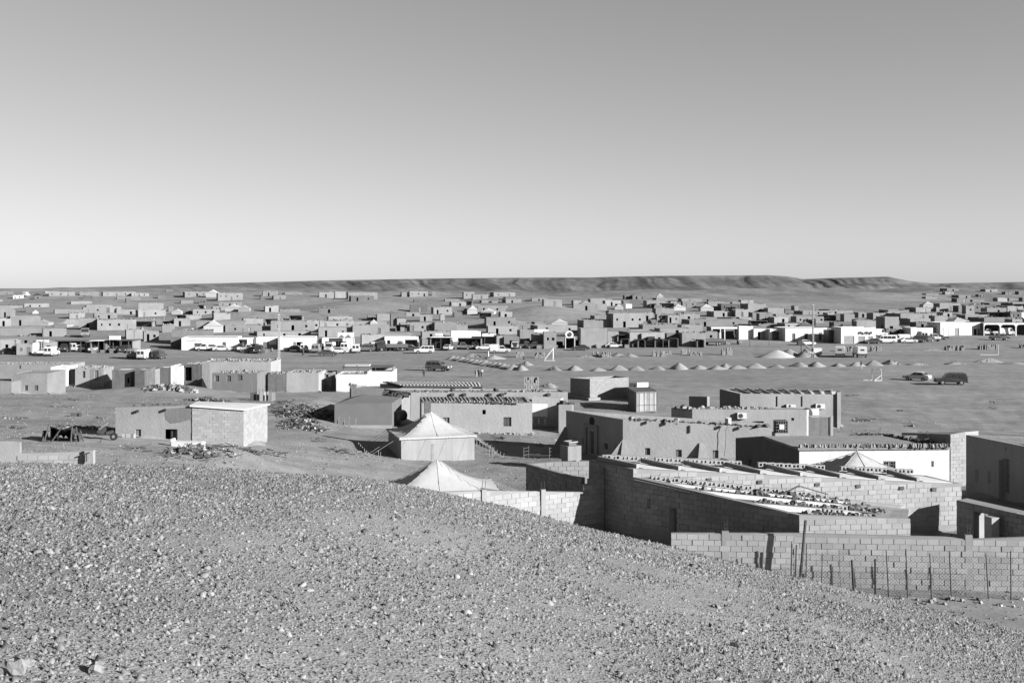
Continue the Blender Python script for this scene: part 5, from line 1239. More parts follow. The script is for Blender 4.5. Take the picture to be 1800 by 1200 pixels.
scrap('debris_heap', 'dark brushwood heap by the tall shadow-sided house', 1768, 1800, 92, 60, .95, .6, .3)
dr_ = random.Random(33)
for k in range(46):
    zone_ = dr_.choice([(0, 600, 695, 800)] * 5 + [(850, 985, 762, 800), (1480, 1800, 690, 755), (480, 600, 690, 760), (1000, 1200, 705, 730)])
    px, py = dr_.uniform(zone_[0], zone_[1]), dr_.uniform(zone_[2], zone_[3]); D = pick(px, py); w = dr_.uniform(.5, 2.2) * F / D
    scrap('debris_patch', 'small scatter of stones, rags and sticks on open sand', px, px + w, D, dr_.randint(5, 14), dr_.choice([.3, .6, .8]), .08, .14, 'scattered debris on open sand')
# house with two windows on the left, sheds and long roofs
def px_house(name, label, x0, x1, yt, yb, d=5.0, slant=0, mt='plaster', yaw=0, holes0=None, roof='roof_earth', cat='house', stones=0, D=None, mats=None, roof_drop=.12, smat='rubble', th=.2, group=None):
    D = D or pick((x0 + x1) / 2, yb); c = math.cos(R(yaw)); s = math.sin(R(yaw)); w = (x1 - x0) / F * D / max(.5, c)
    p0 = (X(x0, D), D); p1 = (p0[0] + w * c, p0[1] + w * s); p2 = (p1[0] - d * s, p1[1] + d * c); p3 = (p0[0] - d * s, p0[1] + d * c)
    zt = Zp(yt, D)
    h = House(name, label, cat, [p0, p1, p2, p3], [zt, zt, zt + slant, zt + slant], walls_mat=mt, mats=mats, holes={0: holes0} if holes0 else None, roof=roof, roof_drop=roof_drop, th=th, group=group)
    if stones:
        qq = [(h.c[i][0], h.c[i][1], h.t[i] - roof_drop) for i in range(4)]
        for v in (.15, .55, .85): stones_along(h.root, 'roof_stones', [bil(qq, .03, v), bil(qq, .97, v)], stones, .13, smat, .3)
    return h
px_house('mud_house', 'low plain mud house with two small square windows above the sandy slope', 20, 83, 656, 692, 5.5, mt='mud', holes0=[(43, 677, 49, 686, 'shutter'), (61, 677, 67, 686, 'shutter')])
px_house('mud_annex', 'low lean-on annex at the side of the two-window mud house', -40, 20, 671, 692, 4, mt='mud')
px_house('long_house', 'long flat-roofed house edged with rubble at the roadside', -90, 125, 640, 665, 6, mt='plaster', stones=60, holes0=[(33.5, 641.5, 37, 648, 'shutter_pale')])
Ds = pick(160, 680)
px_house('white_shed', 'plain whitewashed shed beside the two-window mud house', 89, 117, 645, 671, 4, mt='white_paint', D=Ds, roof='sheet_white', cat='shed')
px_house('recessed_shed', 'dark recessed store front between two whitewashed sheds', 117.5, 131, 648, 671, 4, mt='shutter', D=Ds + 1, roof='sheet_white', cat='shed')
px_house('white_shed', 'narrow pale shed with two small doors by the earth mound', 132, 158, 646, 670, 4, mt='plaster_pale', D=Ds, holes0=[(145, 652, 150, 664, 'door')], roof='sheet_dark', cat='shed', stones=14)
px_house('tin_shed', 'patched tin shed with a grey door behind the earth mound', 158.5, 182, 647, 672, 4, mt='pale_metal', D=Ds, holes0=[(166, 651, 173, 668, 'door')], roof='sheet_dark', cat='shed', stones=14)
px_house('mud_shed', 'low mud wall with black shadow joining the tin sheds', 183, 197, 656, 674, 3, mt='mud', D=Ds + 4, cat='shed')
px_house('corrugated_shed', 'dark corrugated shed with a small black door flap', 197, 230, 650, 675, 4, mt='grey_metal', D=Ds - 4, roof='sheet_white', cat='shed', holes0=[(224, 664, 228, 673, 'open')])
px_house('corrugated_shed', 'dark tall-ribbed tin shed in the corrugated row', 237, 254, 650, 676, 4, mt='sheet_dark', D=Ds - 5, roof='sheet_white', cat='shed')
px_house('corrugated_shed', 'pale corrugated shed in the tin row by the trash heap', 254.5, 273, 649, 674, 4, mt='pale_metal', D=Ds - 4, roof='sheet_white', cat='shed')
px_house('corrugated_shed', 'grey tin shed with a bright hanging panel in the corrugated row', 273.5, 299, 646, 668, 4, mt='grey_metal', D=Ds - 2, roof='sheet_white', cat='shed')
px_house('white_shed', 'bright whitewashed shed between tin sheds and the open hangar', 300, 319, 643, 668, 4, mt='white_paint', D=Ds - 2, roof='plaster_pale', cat='shed')
px_house('open_hangar', 'open grey hangar with a wide shadowed mouth and stone-edged roof', 319.5, 355, 640, 671, 5, mt='grey_metal', D=Ds - 1, roof='sheet_dark', cat='shed', stones=30, holes0=[(323, 645, 337, 669, 'open')])
px_house('long_store', 'very long plastered store with rubble-edged roof beside the road', 355.5, 476, 636, 668, 7, mt='plaster_pale', D=Ds + 3, stones=60)
px_house('window_house', 'dark grey house with three shuttered windows and stone-covered roof', 373, 452, 656, 679, 5, mt='plaster_grey', D=150, stones=60, holes0=[(377, 660, 385, 670, 'shutter'), (398, 660, 406, 670, 'shutter'), (418, 659, 426, 668, 'shutter')])
Dt = pick(560, 689)
px_house('corrugated_shed', 'dark ribbed tin shed at the end of the plastered courtyard wall', 471, 503, 657, 689, 4.5, mt='grey_metal', D=Dt, roof='sheet_dark', cat='shed', stones=16)
px_house('courtyard_house', 'pale courtyard house beside a dark ribbed tin shed', 503.5, 560, 655, 688, 6, mt='plaster_pale', D=Dt, stones=30)
px_house('mud_house', 'low shadow-fronted mud house in a gap beside the white house', 560.5, 583, 656, 686, 5, mt='mud', D=Dt + 5, stones=14, holes0=[(573, 658, 577, 663, 'open')])
px_house('white_house', 'bright whitewashed house under a pole-framed canopy', 591, 645, 658, 686, 6, mt='white_paint', D=Dt + 1, roof='plaster_pale', holes0=[(583, 663, 586, 684, 'open')] and None, stones=14)
px_house('white_house', 'whitewashed wing with small posts before it next to the canopy', 645.5, 690, 653, 681, 6, mt='white_paint', D=Dt + 4, roof='plaster_pale')
cn = thing('pole_canopy', 'flat pole-framed canopy of dark sheets over the whitewashed houses', 'canopy', (X(648, Dt + 9), Dt + 9, gz(X(648, Dt + 9), Dt + 9)))
Dc = Dt + 9
MB().obox(Q(648, Dc, 643.5), ((691 - 603) / F * Dc, 4, .12)).build('canopy_sheet', 'sheet_dark', cn)
for px in (604, 630, 660, 690):
    x = X(px, Dc - 1.9); MB().cyl((x, Dc - 1.9, gz(x, Dc) - .2), (x, Dc - 1.9, Zp(644, Dc)), .06, n=6).build('pole', 'wood', cn)
for px in (618, 640): MB().obox(Q(px, Dc - .5, 641.5), (1.8, 2, .25)).build('awning_bundle', 'canvas_white', cn)
MB().obox(Q(675, Dc + 1, 655), (3.6, .1, 2.0)).build('reed_screen', 'wood_pale', cn)
# compost barrel frame and white rags fence
for px, yy in ((427, 690), (438, 688)):
    D = pick(px, yy); x = X(px, D); z = gz(x, D)
    tag(MB().cyl((x, D - .5, z + .4), (x, D + .5, z + .4), .42, n=16).build('oil_tank', 'dark_metal', None, True), 'dark round oil tank lying by the rag fence', 'tank', 'oil tanks by the rag fence')
fr2 = thing('rag_fence', 'patched fence of white rags and crooked sticks by the dark tin shed', 'fence', (X(465, 138), 138, gz(X(465, 138), 138)))
for k in range(9):
    px = 440 + k * 5.5; D = 137 + (k % 3) * .6; x = X(px, D); z = gz(x, D); MB().cyl((x, D, z - .2), (x + rng.uniform(-.1, .1), D, z + 1.5 + rng.random() * .6), .035, n=5).build('stick', 'wood', fr2)
    if k < 8: MB().obox((x + .2, D - .05, z + .55), (.42, .05, 1.0 + .3 * rng.random()), rng.uniform(-.2, .2)).build('rag_panel', rng.choice(['canvas_white', 'canvas_white', 'canvas', 'grey_metal']), fr2)
# landmarks of the market row that place a thing
MARKS = [(-100, 30, 'the grey roadside shop'), (30, 95, 'the pale sign board'), (95, 157, 'the open garage'), (157, 240, 'the white box sign'), (240, 318, 'the dark workshop bay'), (318, 416, 'the long whitewashed shop'), (416, 488, 'the two-tone shop'), (488, 556, 'the lattice mast'), (556, 632, 'the zigzag board'),
         (632, 738, 'the low white workshop'), (738, 792, 'the car repair bay'), (792, 848, 'the blank white wall'), (848, 915, 'the market stall'), (915, 990, 'the white banner board'), (990, 1070, 'the tyre-topped container'), (1070, 1198, 'the shadowed stall'), (1198, 1250, 'the flatbed lorry'), (1250, 1300, 'the white porch'), (1300, 1380, 'the tall blank white block'), (1380, 1478, 'the three-door white building'), (1478, 1550, 'the dark painted sign'), (1550, 1600, 'the backhoe loader'), (1600, 1652, 'the round white tank'), (1652, 1730, 'the long white hall'), (1730, 1900, 'the white arcade')]
def anchor(px, word):
    return word + ' ' + next((m for a, b, m in MARKS if a <= px < b), 'the white arcade')
# ------------------------------------------------------------------ vehicles (local: x forward, y left, z up)
def wheel_parts(root, xs, w, r, wid=.2):
    for x in xs:
        for s in (-1, 1):
            y = s * (w / 2 - wid * .35)
            t = MB().cyl((x, y - wid / 2, r), (x, y + wid / 2, r), r, n=18).build('wheel', 'tyre', root)
            MB().cyl((x, y + s * (wid / 2 - .02), r), (x, y + s * (wid / 2 + .012), r), r * .56, n=14).build('rim', 'rim', t)
def loft(prof_lo, w, inset, zsplit):
    """side profile extruded across, pulled in above zsplit (tumblehome)"""
    mb = MB(); n = len(prof_lo); pts = []
    zm = max(z for _, z in prof_lo)
    for s in (-1, 1):
        for x, z in prof_lo:
            k = 0 if z <= zsplit else inset * (z - zsplit) / (zm - zsplit)
            pts.append((x, s * (w / 2 - k), z))
    mb.add(pts, [tuple(range(n)), tuple(range(2 * n - 1, n - 1, -1))] + [((k + 1) % n, k, n + k, n + (k + 1) % n) for k in range(n)])
    return mb
def side_pane(root, pts, w, inset, zsplit, zm, name='window', mt='glass'):
    for s in (-1, 1):
        v = []
        for x, z in pts:
            k = inset * max(0, z - zsplit) / (zm - zsplit); v.append((x, s * (w / 2 - k + .012), z))
        MB().add(v, [tuple(range(len(v)))]).build(name, mt, root)
def cross_pane(root, x0, z0, x1, z1, w0, w1, off, name='windscreen'):
    d = Vector((z1 - z0, 0, -(x1 - x0))).normalized() * off
    MB().add([(x0 + d.x, -w0 / 2, z0 + d.z), (x0 + d.x, w0 / 2, z0 + d.z), (x1 + d.x, w1 / 2, z1 + d.z), (x1 + d.x, -w1 / 2, z1 + d.z)], [(0, 1, 2, 3)]).build(name, 'glass', root)
PROTO = {}
def vehicle(kind, tone):
    body = 'car_' + tone
    r = thing('vehicle_proto', 'x', 'x', (0, 0, 0)); LABELS.pop('x', None)
    if kind == 'wagon':      # long 4x4 estate
        L, w, h = 4.8, 1.85, 1.85; zm = h; bl = 1.12
        loft([(-2.35, .42), (2.25, .42), (2.38, .6), (2.36, 1.0), (1.15, 1.12), (.62, 1.78), (.3, h), (-2.2, h), (-2.38, 1.12), (-2.4, .6)], w, .16, bl).build('body', body, r)
        for a, b in ((.95, -.05), (-.15, -1.05), (-1.15, -2.1)):
            x1 = min(a, .42) if a > .5 else a
            side_pane(r, [(a - .02, 1.18), (b, 1.18), (b, 1.68), (x1 if a > .5 else a - .02, 1.68)], w, .16, bl, zm)
        cross_pane(r, 1.10, 1.18, .64, 1.74, 1.6, 1.45, .03); cross_pane(r, -2.21, 1.72, -2.37, 1.2, 1.4, 1.55, .02, 'rear_window'); ax = (-1.45, 1.45); wr = .39
        MB().obox((-2.5, -.2, 1.0), (.2, .62, .62)).build('spare_wheel', 'tyre', r)
        rk = MB()
        for y in (-.6, .6): rk.obox((-.9, y, h + .06), (2.2, .05, .05))
        for x in (-1.9, -1.2, -.5, .1): rk.obox((x, 0, h + .05), (.05, 1.25, .05))
        rk.build('roof_rack', 'dark_metal', r)
    elif kind == 'sedan':
        L, w, h = 4.4, 1.7, 1.42; zm = h; bl = .92
        loft([(-2.15, .3), (2.1, .3), (2.22, .5), (2.15, .8), (.95, .92), (.25, 1.36), (-.05, h), (-.95, h), (-1.25, 1.36), (-1.75, .98), (-2.2, .92), (-2.25, .5)], w, .2, bl).build('body', body, r)
        side_pane(r, [(.8, .96), (-.1, .96), (-.1, 1.33), (.22, 1.33)], w, .2, bl, zm); side_pane(r, [(-.18, .96), (-1.3, .98), (-1.05, 1.32), (-.18, 1.33)], w, .2, bl, zm)
        cross_pane(r, .92, .95, .26, 1.35, 1.45, 1.25, .02); cross_pane(r, -1.26, 1.35, -1.73, 1.0, 1.25, 1.4, .02, 'rear_window'); ax = (-1.3, 1.35); wr = .31
    elif kind in ('van', 'minibus'):
        L = 4.6 if kind == 'van' else 5.4; w, h = 1.85, 2.15; zm = h; bl = 1.15; q = L / 2
        loft([(-q + .03, .35), (q - .1, .35), (q, .55), (q - .02, .95), (q - .75, 1.15), (q - 1.25, 1.95), (q - 1.6, h), (-q + .15, h), (-q, 1.9), (-q - .02, .6)], w, .15, bl).build('body', body, r)
        side_pane(r, [(q - .9, 1.2), (q - 1.7, 1.2), (q - 1.7, 1.85), (q - 1.25, 1.85)], w, .15, bl, zm)
        if kind == 'minibus':
            for k in range(3): side_pane(r, [(q - 1.85 - k * 1.1, 1.2), (q - 2.8 - k * 1.1, 1.2), (q - 2.8 - k * 1.1, 1.85), (q - 1.85 - k * 1.1, 1.85)], w, .15, bl, zm)
        cross_pane(r, q - .78, 1.18, q - 1.22, 1.9, 1.6, 1.5, .03)
        for s in (-.42, .42):
            MB().obox((-q - .012, s, 1.5), (.02, .62, .62)).build('rear_window', 'glass', r)
        ax = (-q + .95, q - .95); wr = .35
    elif kind in ('pickup', 'boxpickup'):
        L, w, h = 5.0, 1.8, 1.8; zm = h; bl = 1.08
        loft([(-.35, .45), (2.3, .45), (2.42, .6), (2.4, 1.0), (1.3, 1.1), (.75, 1.72), (.5, h), (-.3, h), (-.38, 1.1)], w, .17, bl).build('body', body, r)
        side_pane(r, [(1.1, 1.14), (-.18, 1.14), (-.18, 1.65), (.72, 1.65)], w, .17, bl, zm); cross_pane(r, 1.26, 1.14, .77, 1.68, 1.55, 1.4, .02)
        bed = MB(); bed.box(-2.5, -.9, .55, -.42, .9, .7)
        for y in (-.9, .84): bed.box(-2.5, y, .7, -.42, y + .06, 1.12)
        bed.box(-2.5, -.84, .7, -2.44, .84, 1.12); bed.build('load_bed', body, r)
        if kind == 'boxpickup':
            loft([(-2.5, 1.13), (-.42, 1.13), (-.42, 2.02), (-.55, 2.12), (-2.4, 2.12), (-2.5, 2.0)], w + .02, .1, 1.3).build('canopy', 'car_white', r)
            MB().obox((-2.515, 0, 1.6), (.02, .8, .32)).build('rear_window', 'glass', r)
        else:
            rb = MB()
            for y in (-.8, .8): rb.cyl((-.5, y, 1.1), (-.5, y, 1.9), .035, n=6)
            rb.cyl((-.5, -.8, 1.9), (-.5, .8, 1.9), .035, n=6); rb.build('roll_bar', 'dark_metal', r)
        ax = (-1.5, 1.5); wr = .37
    elif kind == 'truck':
        L, w, h = 7.5, 2.3, 2.6; zm = h; bl = 1.45
        loft([(1.7, .7), (3.6, .7), (3.72, .9), (3.7, 1.45), (3.4, 2.45), (3.2, h), (1.75, h)], w, .12, bl).build('cab', body, r)
        side_pane(r, [(3.5, 1.5), (2.3, 1.5), (2.3, 2.3), (3.3, 2.3)], w, .12, bl, zm); cross_pane(r, 3.69, 1.5, 3.42, 2.4, 2.0, 1.9, .02)
        MB().box(-3.7, -.5, .75, 1.6, .5, .95).build('chassis', 'dark_metal', r)
        bed = MB(); bed.box(-3.75, -1.15, .96, 1.55, 1.15, 1.1)
        for y in (-1.15, 1.09): bed.box(-3.75, y, 1.1, 1.55, y + .06, 1.75)
        bed.box(-3.75, -1.09, 1.1, -3.69, 1.09, 1.75); bed.build('load_bed', 'car_grey', r); ax = (-2.5, 2.6); wr = .48
    elif kind == 'boxtruck':
        L, w, h = 6.0, 2.0, 2.2; zm = h; bl = 1.3
        loft([(1.5, .6), (2.9, .6), (3.0, .8), (2.95, 1.3), (2.6, 2.1), (2.4, h), (1.5, h)], w, .12, bl).build('cab', body, r)
        side_pane(r, [(2.85, 1.33), (1.9, 1.33), (1.9, 1.95), (2.6, 1.95)], w, .12, bl, zm); cross_pane(r, 2.95, 1.33, 2.62, 2.05, 1.8, 1.7, .02)
        bx = loft([(-3.0, .9), (1.4, .9), (1.4, 2.3), (1.2, 2.45), (-2.8, 2.45), (-3.0, 2.3)], 2.1, .12, 1.6).build('box_body', 'car_white', r)
        MB().obox((-3.012, 0, 1.75), (.02, .85, .34)).build('rear_window', 'glass', bx); MB().obox((-2.98, 0, .72), (.1, 2.0, .3)).build('tail_board', 'dark_metal', r)
        MB().box(-2.9, -.4, .55, 1.4, .4, .78).build('chassis', 'dark_metal', r); ax = (-1.9, 2.1); wr = .4
    wheel_parts(r, ax, w, wr)
    fx = {'wagon': 2.38, 'sedan': 2.2, 'van': 2.3, 'minibus': 2.7, 'pickup': 2.42, 'boxpickup': 2.42, 'truck': 3.72, 'boxtruck': 2.98}[kind]
    bx_ = {'wagon': -2.4, 'sedan': -2.25, 'van': -2.32, 'minibus': -2.72, 'pickup': -2.5, 'boxpickup': -2.5, 'truck': -3.76, 'boxtruck': -3.02}[kind]
    hz = {'sedan': .65}.get(kind, .85)
    for s in (-1, 1):
        MB().obox((fx - .01, s * w * .36, hz), (.05, .26, .16)).build('headlight', 'lamp', r); MB().obox((bx_ + .01, s * w * .42, hz + .05), (.04, .14, .22)).build('tail_light', 'tail_lamp', r)
    MB().obox((fx + .04, 0, .5), (.12, w * .96, .16)).build('bumper', 'dark_metal' if tone != 'white' else 'car_grey', r); MB().obox((bx_ - .04, 0, .5), (.12, w * .96, .16)).build('bumper', 'dark_metal' if tone != 'white' else 'car_grey', r)
    if kind in ('wagon', 'sedan', 'pickup', 'boxpickup', 'van', 'minibus'):
        MB().obox((fx + .005, 0, hz), (.03, w * .4, .14)).build('grille', 'dark_metal', r)
    return r
WORD = {'wagon': 'four-wheel-drive estate', 'sedan': 'saloon car', 'van': 'panel van', 'minibus': 'minibus', 'pickup': 'pickup truck', 'boxpickup': 'pickup with closed box body', 'truck': 'flatbed lorry', 'boxtruck': 'box truck'}
CATW = {'wagon': 'car', 'sedan': 'car', 'van': 'van', 'minibus': 'minibus', 'pickup': 'pickup', 'boxpickup': 'pickup', 'truck': 'truck', 'boxtruck': 'truck'}
NAMEW = {'wagon': 'estate_car', 'sedan': 'saloon_car', 'van': 'panel_van', 'minibus': 'minibus', 'pickup': 'pickup_truck', 'boxpickup': 'box_pickup', 'truck': 'flatbed_truck', 'boxtruck': 'box_truck'}
TONE = {'white': 'white', 'grey': 'grey', 'dark': 'dark'}
def place_vehicle(px, py, kind, tone, head, label=None, dmin=60):
    g_ = ground(px, py, dmin); key = (kind, tone)
    if key not in PROTO: o = vehicle(kind, tone); PROTO[key] = o
    else: o = copy_tree(PROTO[key])
    o.name = NAMEW[kind]; o.location = g_ + Vector((0, 0, .01)); o.rotation_euler = (0, 0, R(head))
    hw = {0: 'side-on', 180: 'side-on', 90: 'seen from behind', 270: 'facing the plain'}[min((0, 90, 180, 270, 360), key=lambda a: abs((head % 360) - a)) % 360]
    lab = label or f'{TONE[tone]} {WORD[kind]} parked {hw} {anchor(px, "before")}'
    tag(o, lab, CATW[kind], None if label else 'vehicles parked along the market row')
VEH = [(771, 652, 'wagon', 'grey', -24, 'two-tone four-wheel drive crossing the open plain near the walkers'),
       (1612, 668.5, 'sedan', 'white', 138, 'white saloon car alone on the open plain near the goal frame'), (1671, 676, 'wagon', 'dark', 172, 'dark four-wheel drive estate driving over the open plain'),
       (362, 616.5, 'pickup', 'white', 180), (391, 617, 'sedan', 'white', 0), (425, 616, 'pickup', 'dark', 180), (445, 619.5, 'sedan', 'grey', 0), (515, 617, 'sedan', 'dark', 180), (597, 621, 'sedan', 'white', 0), (642, 618, 'wagon', 'grey', 180), (660, 616, 'van', 'white', 90), (722, 616, 'sedan', 'dark', 0), (812, 614, 'pickup', 'grey', 0), (836, 613, 'van', 'dark', 270), (905, 613, 'wagon', 'white', 90), (1142, 609.5, 'sedan', 'dark', 0), (1162, 609, 'truck', 'dark', 180), (1620, 596, 'van', 'white', 90), (1652, 597, 'sedan', 'dark', 0), (60, 622, 'pickup', 'dark', 0), (75, 623, 'sedan', 'white', 180), (168, 618.5, 'wagon', 'white', 270), (203, 619, 'sedan', 'grey', 90), (222, 620, 'pickup', 'dark', 270),
       (18, 622, 'sedan', 'dark', 0), (40, 621, 'wagon', 'white', 0), (91, 625.5, 'van', 'white', 90), (116, 618, 'van', 'dark', 270), (134, 617.5, 'van', 'white', 90), (153, 618, 'pickup', 'white', 180),
       (150, 592, 'truck', 'grey', 290, 'grey flatbed lorry parked behind the canopied workshop'), (236, 630, 'van', 'grey', 90, 'grey van by the road beside a white van'), (255, 631, 'van', 'white', 84, 'white van by the road beside a grey van'), (280, 630.5, 'wagon', 'dark', 88, 'dark estate by the road beside a white van'),
       (375, 615.5, 'sedan', 'grey', 0), (407, 614, 'wagon', 'white', 4), (436, 618, 'pickup', 'white', 0), (454, 621, 'wagon', 'dark', 275), (536, 618.5, 'van', 'white', 95), (556, 620, 'van', 'grey', 92), (580, 617.5, 'van', 'white', 265),
       (577, 625.5, 'sedan', 'dark', 2, 'dark saloon car with bright wheels on the road past the vans'), (608, 617, 'van', 'white', 88), (626, 620, 'van', 'white', 95), (674, 617, 'pickup', 'dark', 200), (690, 617, 'truck', 'dark', 185), (705, 613, 'pickup', 'grey', 180),
       (746, 621, 'wagon', 'white', 180, 'long white estate car parked side-on at the road edge'), (788, 615.5, 'sedan', 'white', 80), (852, 615, 'sedan', 'white', 180), (880, 620.5, 'boxpickup', 'white', 0),
       (924, 612, 'pickup', 'dark', 10), (941, 612.5, 'pickup', 'dark', 180), (965, 612, 'sedan', 'grey', 0), (1020, 616, 'sedan', 'dark', 178, 'dark saloon car before the open-fronted container'), (1079, 611.5, 'sedan', 'white', 2), (1117, 609, 'pickup', 'grey', 180),
       (1247, 607, 'truck', 'grey', 180), (1418, 607, 'sedan', 'white', 2), (1477, 627.5, 'boxtruck', 'white', 72, 'white box truck with a dark cab side, left of its twin'), (1511, 627.5, 'boxtruck', 'white', 84, 'white box truck standing square to the plain, right of its twin'),
       (1534, 604, 'sedan', 'dark', 180), (1557, 603, 'minibus', 'white', 180), (1545, 591, 'van', 'white', 0), (1583, 601.5, 'van', 'white', 180), (1597, 602.5, 'sedan', 'white', 0), (1612, 602, 'wagon', 'dark', 170), (1628, 601, 'pickup', 'dark', 30), (1641, 598, 'pickup', 'white', 275),
       (1737, 589, 'pickup', 'white', 180, 'white pickup under the arches of the long white arcade'), (1770, 589, 'van', 'white', 0), (1757, 598, 'pickup', 'dark', 0, 'dark loaded pickup before the white arcade'),
       (46, 521, 'van', 'white', 90, 'tiny white van on the far rise'), (1690, 589.5, 'sedan', 'grey', 0)]
VEH.pop()
for v in VEH: place_vehicle(*v)

# backhoe loader by the tall pale house
def backhoe(px, py, label):
    g_ = ground(px, py); r = thing('backhoe_loader', label, 'digger', g_, None, 0); ORG[r.name] = Vector((0, 0, 0))
    MB().prism([(-1.6, .7), (1.9, .7), (1.9, 1.3), (.6, 1.5), (.5, 1.55), (-1.6, 1.55)], -.55, .55).build('body', 'car_grey', r)
    cab = MB()
    for x in (-.9, .5):
        for y in (-.6, .6): cab.obox((x, y, 2.15), (.09, .09, 1.25))
    cab.obox((-.2, 0, 2.8), (1.6, 1.4, .1)); cab.build('cab_frame', 'dark_metal', r)
    MB().box(-.8, -.55, 1.6, .4, .55, 2.7).build('cab_glass', 'glass', r)
    for x, rr2 in ((-1.0, .75), (1.4, .5)):
        for s in (-1, 1): w_ = MB().cyl((x, s * .75 - .2, rr2), (x, s * .75 + .2, rr2), rr2, n=18).build('wheel', 'tyre', r); MB().cyl((x, s * .75 - .21, rr2), (x, s * .75 + .21, rr2), rr2 * .5, n=12).build('rim', 'rim', w_)
    MB().obox((2.4, 0, .8), (1.6, .9, .2), 0, .5).build('loader_arm', 'car_grey', r); MB().prism([(2.9, .2), (3.5, .2), (3.3, .9), (2.95, .8)], -1.0, 1.0).build('bucket', 'dark_metal', r)
    MB().obox((-2.0, 0, 2.2), (.25, .25, 2.4), 0, -.35).build('boom', 'dark_metal', r); MB().obox((-2.6, 0, 2.4), (.2, .2, 1.9), 0, .35).build('dipper', 'dark_metal', r); MB().prism([(-3.2, 1.3), (-2.6, 1.2), (-2.5, 1.8), (-3.0, 1.9)], -.35, .35).build('digger_bucket', 'dark_metal', r)
backhoe(1566, 585, 'backhoe loader parked beside the tall pale house')

# ------------------------------------------------------------------ people
def person(px, py, h, label, top, bottom, face=0, robe=False, stride=.12, arms=.0, dmin=60):
    g_ = ground(px, py, dmin); r = thing('person', label, 'person', g_, None, R(face)); ORG[r.name] = Vector((0, 0, 0)); k = h / 1.75
    def skin(name, verts, edges, radii, mt, parent):
        me = bpy.data.meshes.new(name); me.from_pydata([tuple(Vector(v) * k) for v in verts], edges, []); me.materials.append(M[mt])
        o = bpy.data.objects.new(name, me); COL.objects.link(o); o.parent = parent
        md = o.modifiers.new('skin', 'SKIN'); md.use_smooth_shade = True
        for i, rd in enumerate(radii): me.skin_vertices[0].data[i].radius = (rd[0] * k, rd[1] * k) if isinstance(rd, tuple) else (rd * k, rd * k)
        me.skin_vertices[0].data[0].use_root = True
        sb = o.modifiers.new('sub', 'SUBSURF'); sb.levels = 1; sb.render_levels = 1
        return o
    s = stride
    V = [(0, 0, .95), (0, 0, 1.15), (0, 0, 1.40), (0, 0, 1.52), (0.01, 0, 1.60), (.02, 0, 1.70),
         (s, .09, .90), (s * 1.3, .10, .50), (s, .10, .08), (s + .12, .10, .04), (-s, -.09, .90), (-s * 1.1, -.10, .50), (-s * 1.6, -.10, .10), (-s * 1.6 + .12, -.10, .05),
         (0, .19, 1.40), (-arms, .24, 1.13), (arms * .5 + .05, .25, .88), (.06 + arms * .5, .25, .80), (0, -.19, 1.40), (arms, -.24, 1.13), (.05 - arms * .5, -.25, .88), (.06 - arms * .5, -.25, .80)]
    E = [(0, 1), (1, 2), (2, 3), (3, 4), (4, 5), (0, 6), (6, 7), (7, 8), (8, 9), (0, 10), (10, 11), (11, 12), (12, 13), (2, 14), (14, 15), (15, 16), (16, 17), (2, 18), (18, 19), (19, 20), (20, 21)]
    rad = [(.12, .14), (.11, .13), (.12, .16), .055, .085, .07, .085, .058, .042, .038, .085, .058, .042, .038, .055, .042, .032, .03, .055, .042, .032, .03]
    b = skin('body', V, E, rad, 'skin', r)
    skin('shirt', [V[0], V[1], V[2], V[14], V[15], V[18], V[19]], [(0, 1), (1, 2), (2, 3), (3, 4), (2, 5), (5, 6)], [(.145, .165), (.135, .155), (.145, .18), .075, .062, .075, .062], top, r)
    if robe:
        mb = MB(); n = 14; lv = [(1.44, .14, .2), (1.2, .17, .22), (.9, .2, .24), (.5, .24, .26), (.14, .28, .29)]
        for i, (z, rx, ry) in enumerate(lv):
            for q in range(n): a = 2 * math.pi * q / n; mb.v.append((rx * k * math.cos(a) * (1 + .05 * math.sin(5 * a)), ry * k * math.sin(a), z * k))
        for i in range(len(lv) - 1):
            for q in range(n): mb.f.append((i * n + q, i * n + (q + 1) % n, (i + 1) * n + (q + 1) % n, (i + 1) * n + q))
        mb.build('robe', top, r, True)
    else: skin('trousers', [V[0], V[6], V[7], (V[8][0], V[8][1], .16), V[10], V[11], (V[12][0], V[12][1], .16)], [(0, 1), (1, 2), (2, 3), (0, 4), (4, 5), (5, 6)], [(.145, .165), .105, .08, .07, .105, .08, .07], bottom, r)
    hd = MB(); n = 12
    for i in range(5):
        a = math.pi / 2 * i / 4
        for q in range(n): t = 2 * math.pi * q / n; hd.v.append(((.0 + .098 * math.cos(a) * math.cos(t)) * k, .09 * math.cos(a) * math.sin(t) * k, (1.645 + .115 * math.sin(a)) * k))
    for i in range(4):
        for q in range(n): hd.f.append((i * n + q, i * n + (q + 1) % n, (i + 1) * n + (q + 1) % n, (i + 1) * n + q))
    hd.build('hair', 'hair', r, True)
    nz = MB().obox((.105 * k, 0, 1.625 * k), (.03 * k, .025 * k, .045 * k)); nz.build('nose', 'skin', b)
person(745, 663.5, 1.8, 'person in dark clothes standing with back turned near the striped roofs', 'cloth_dark', 'cloth_dark', 100, stride=.03)
person(837, 664, 1.68, 'walker in pale clothes, nearest of three to the dark four-wheel drive', 'cloth_grey', 'cloth_pale', 95, stride=.1)
person(842, 664, 1.75, 'walker in dark clothes, in the middle of three people on the plain', 'cloth_dark', 'cloth_dark', 95, stride=.1)
person(847, 664, 1.68, 'walker in pale shirt, on the earth-pile side of three people', 'cloth_pale', 'cloth_grey', 95, stride=.08)
person(1514, 650, 1.75, 'person walking past the soil piles near the goal frame', 'cloth_grey', 'cloth_pale', 200, stride=.16)
person(1543, 604.5, 1.75, 'person standing between parked cars near the white shop', 'cloth_pale', 'cloth_dark', 270, stride=.03)
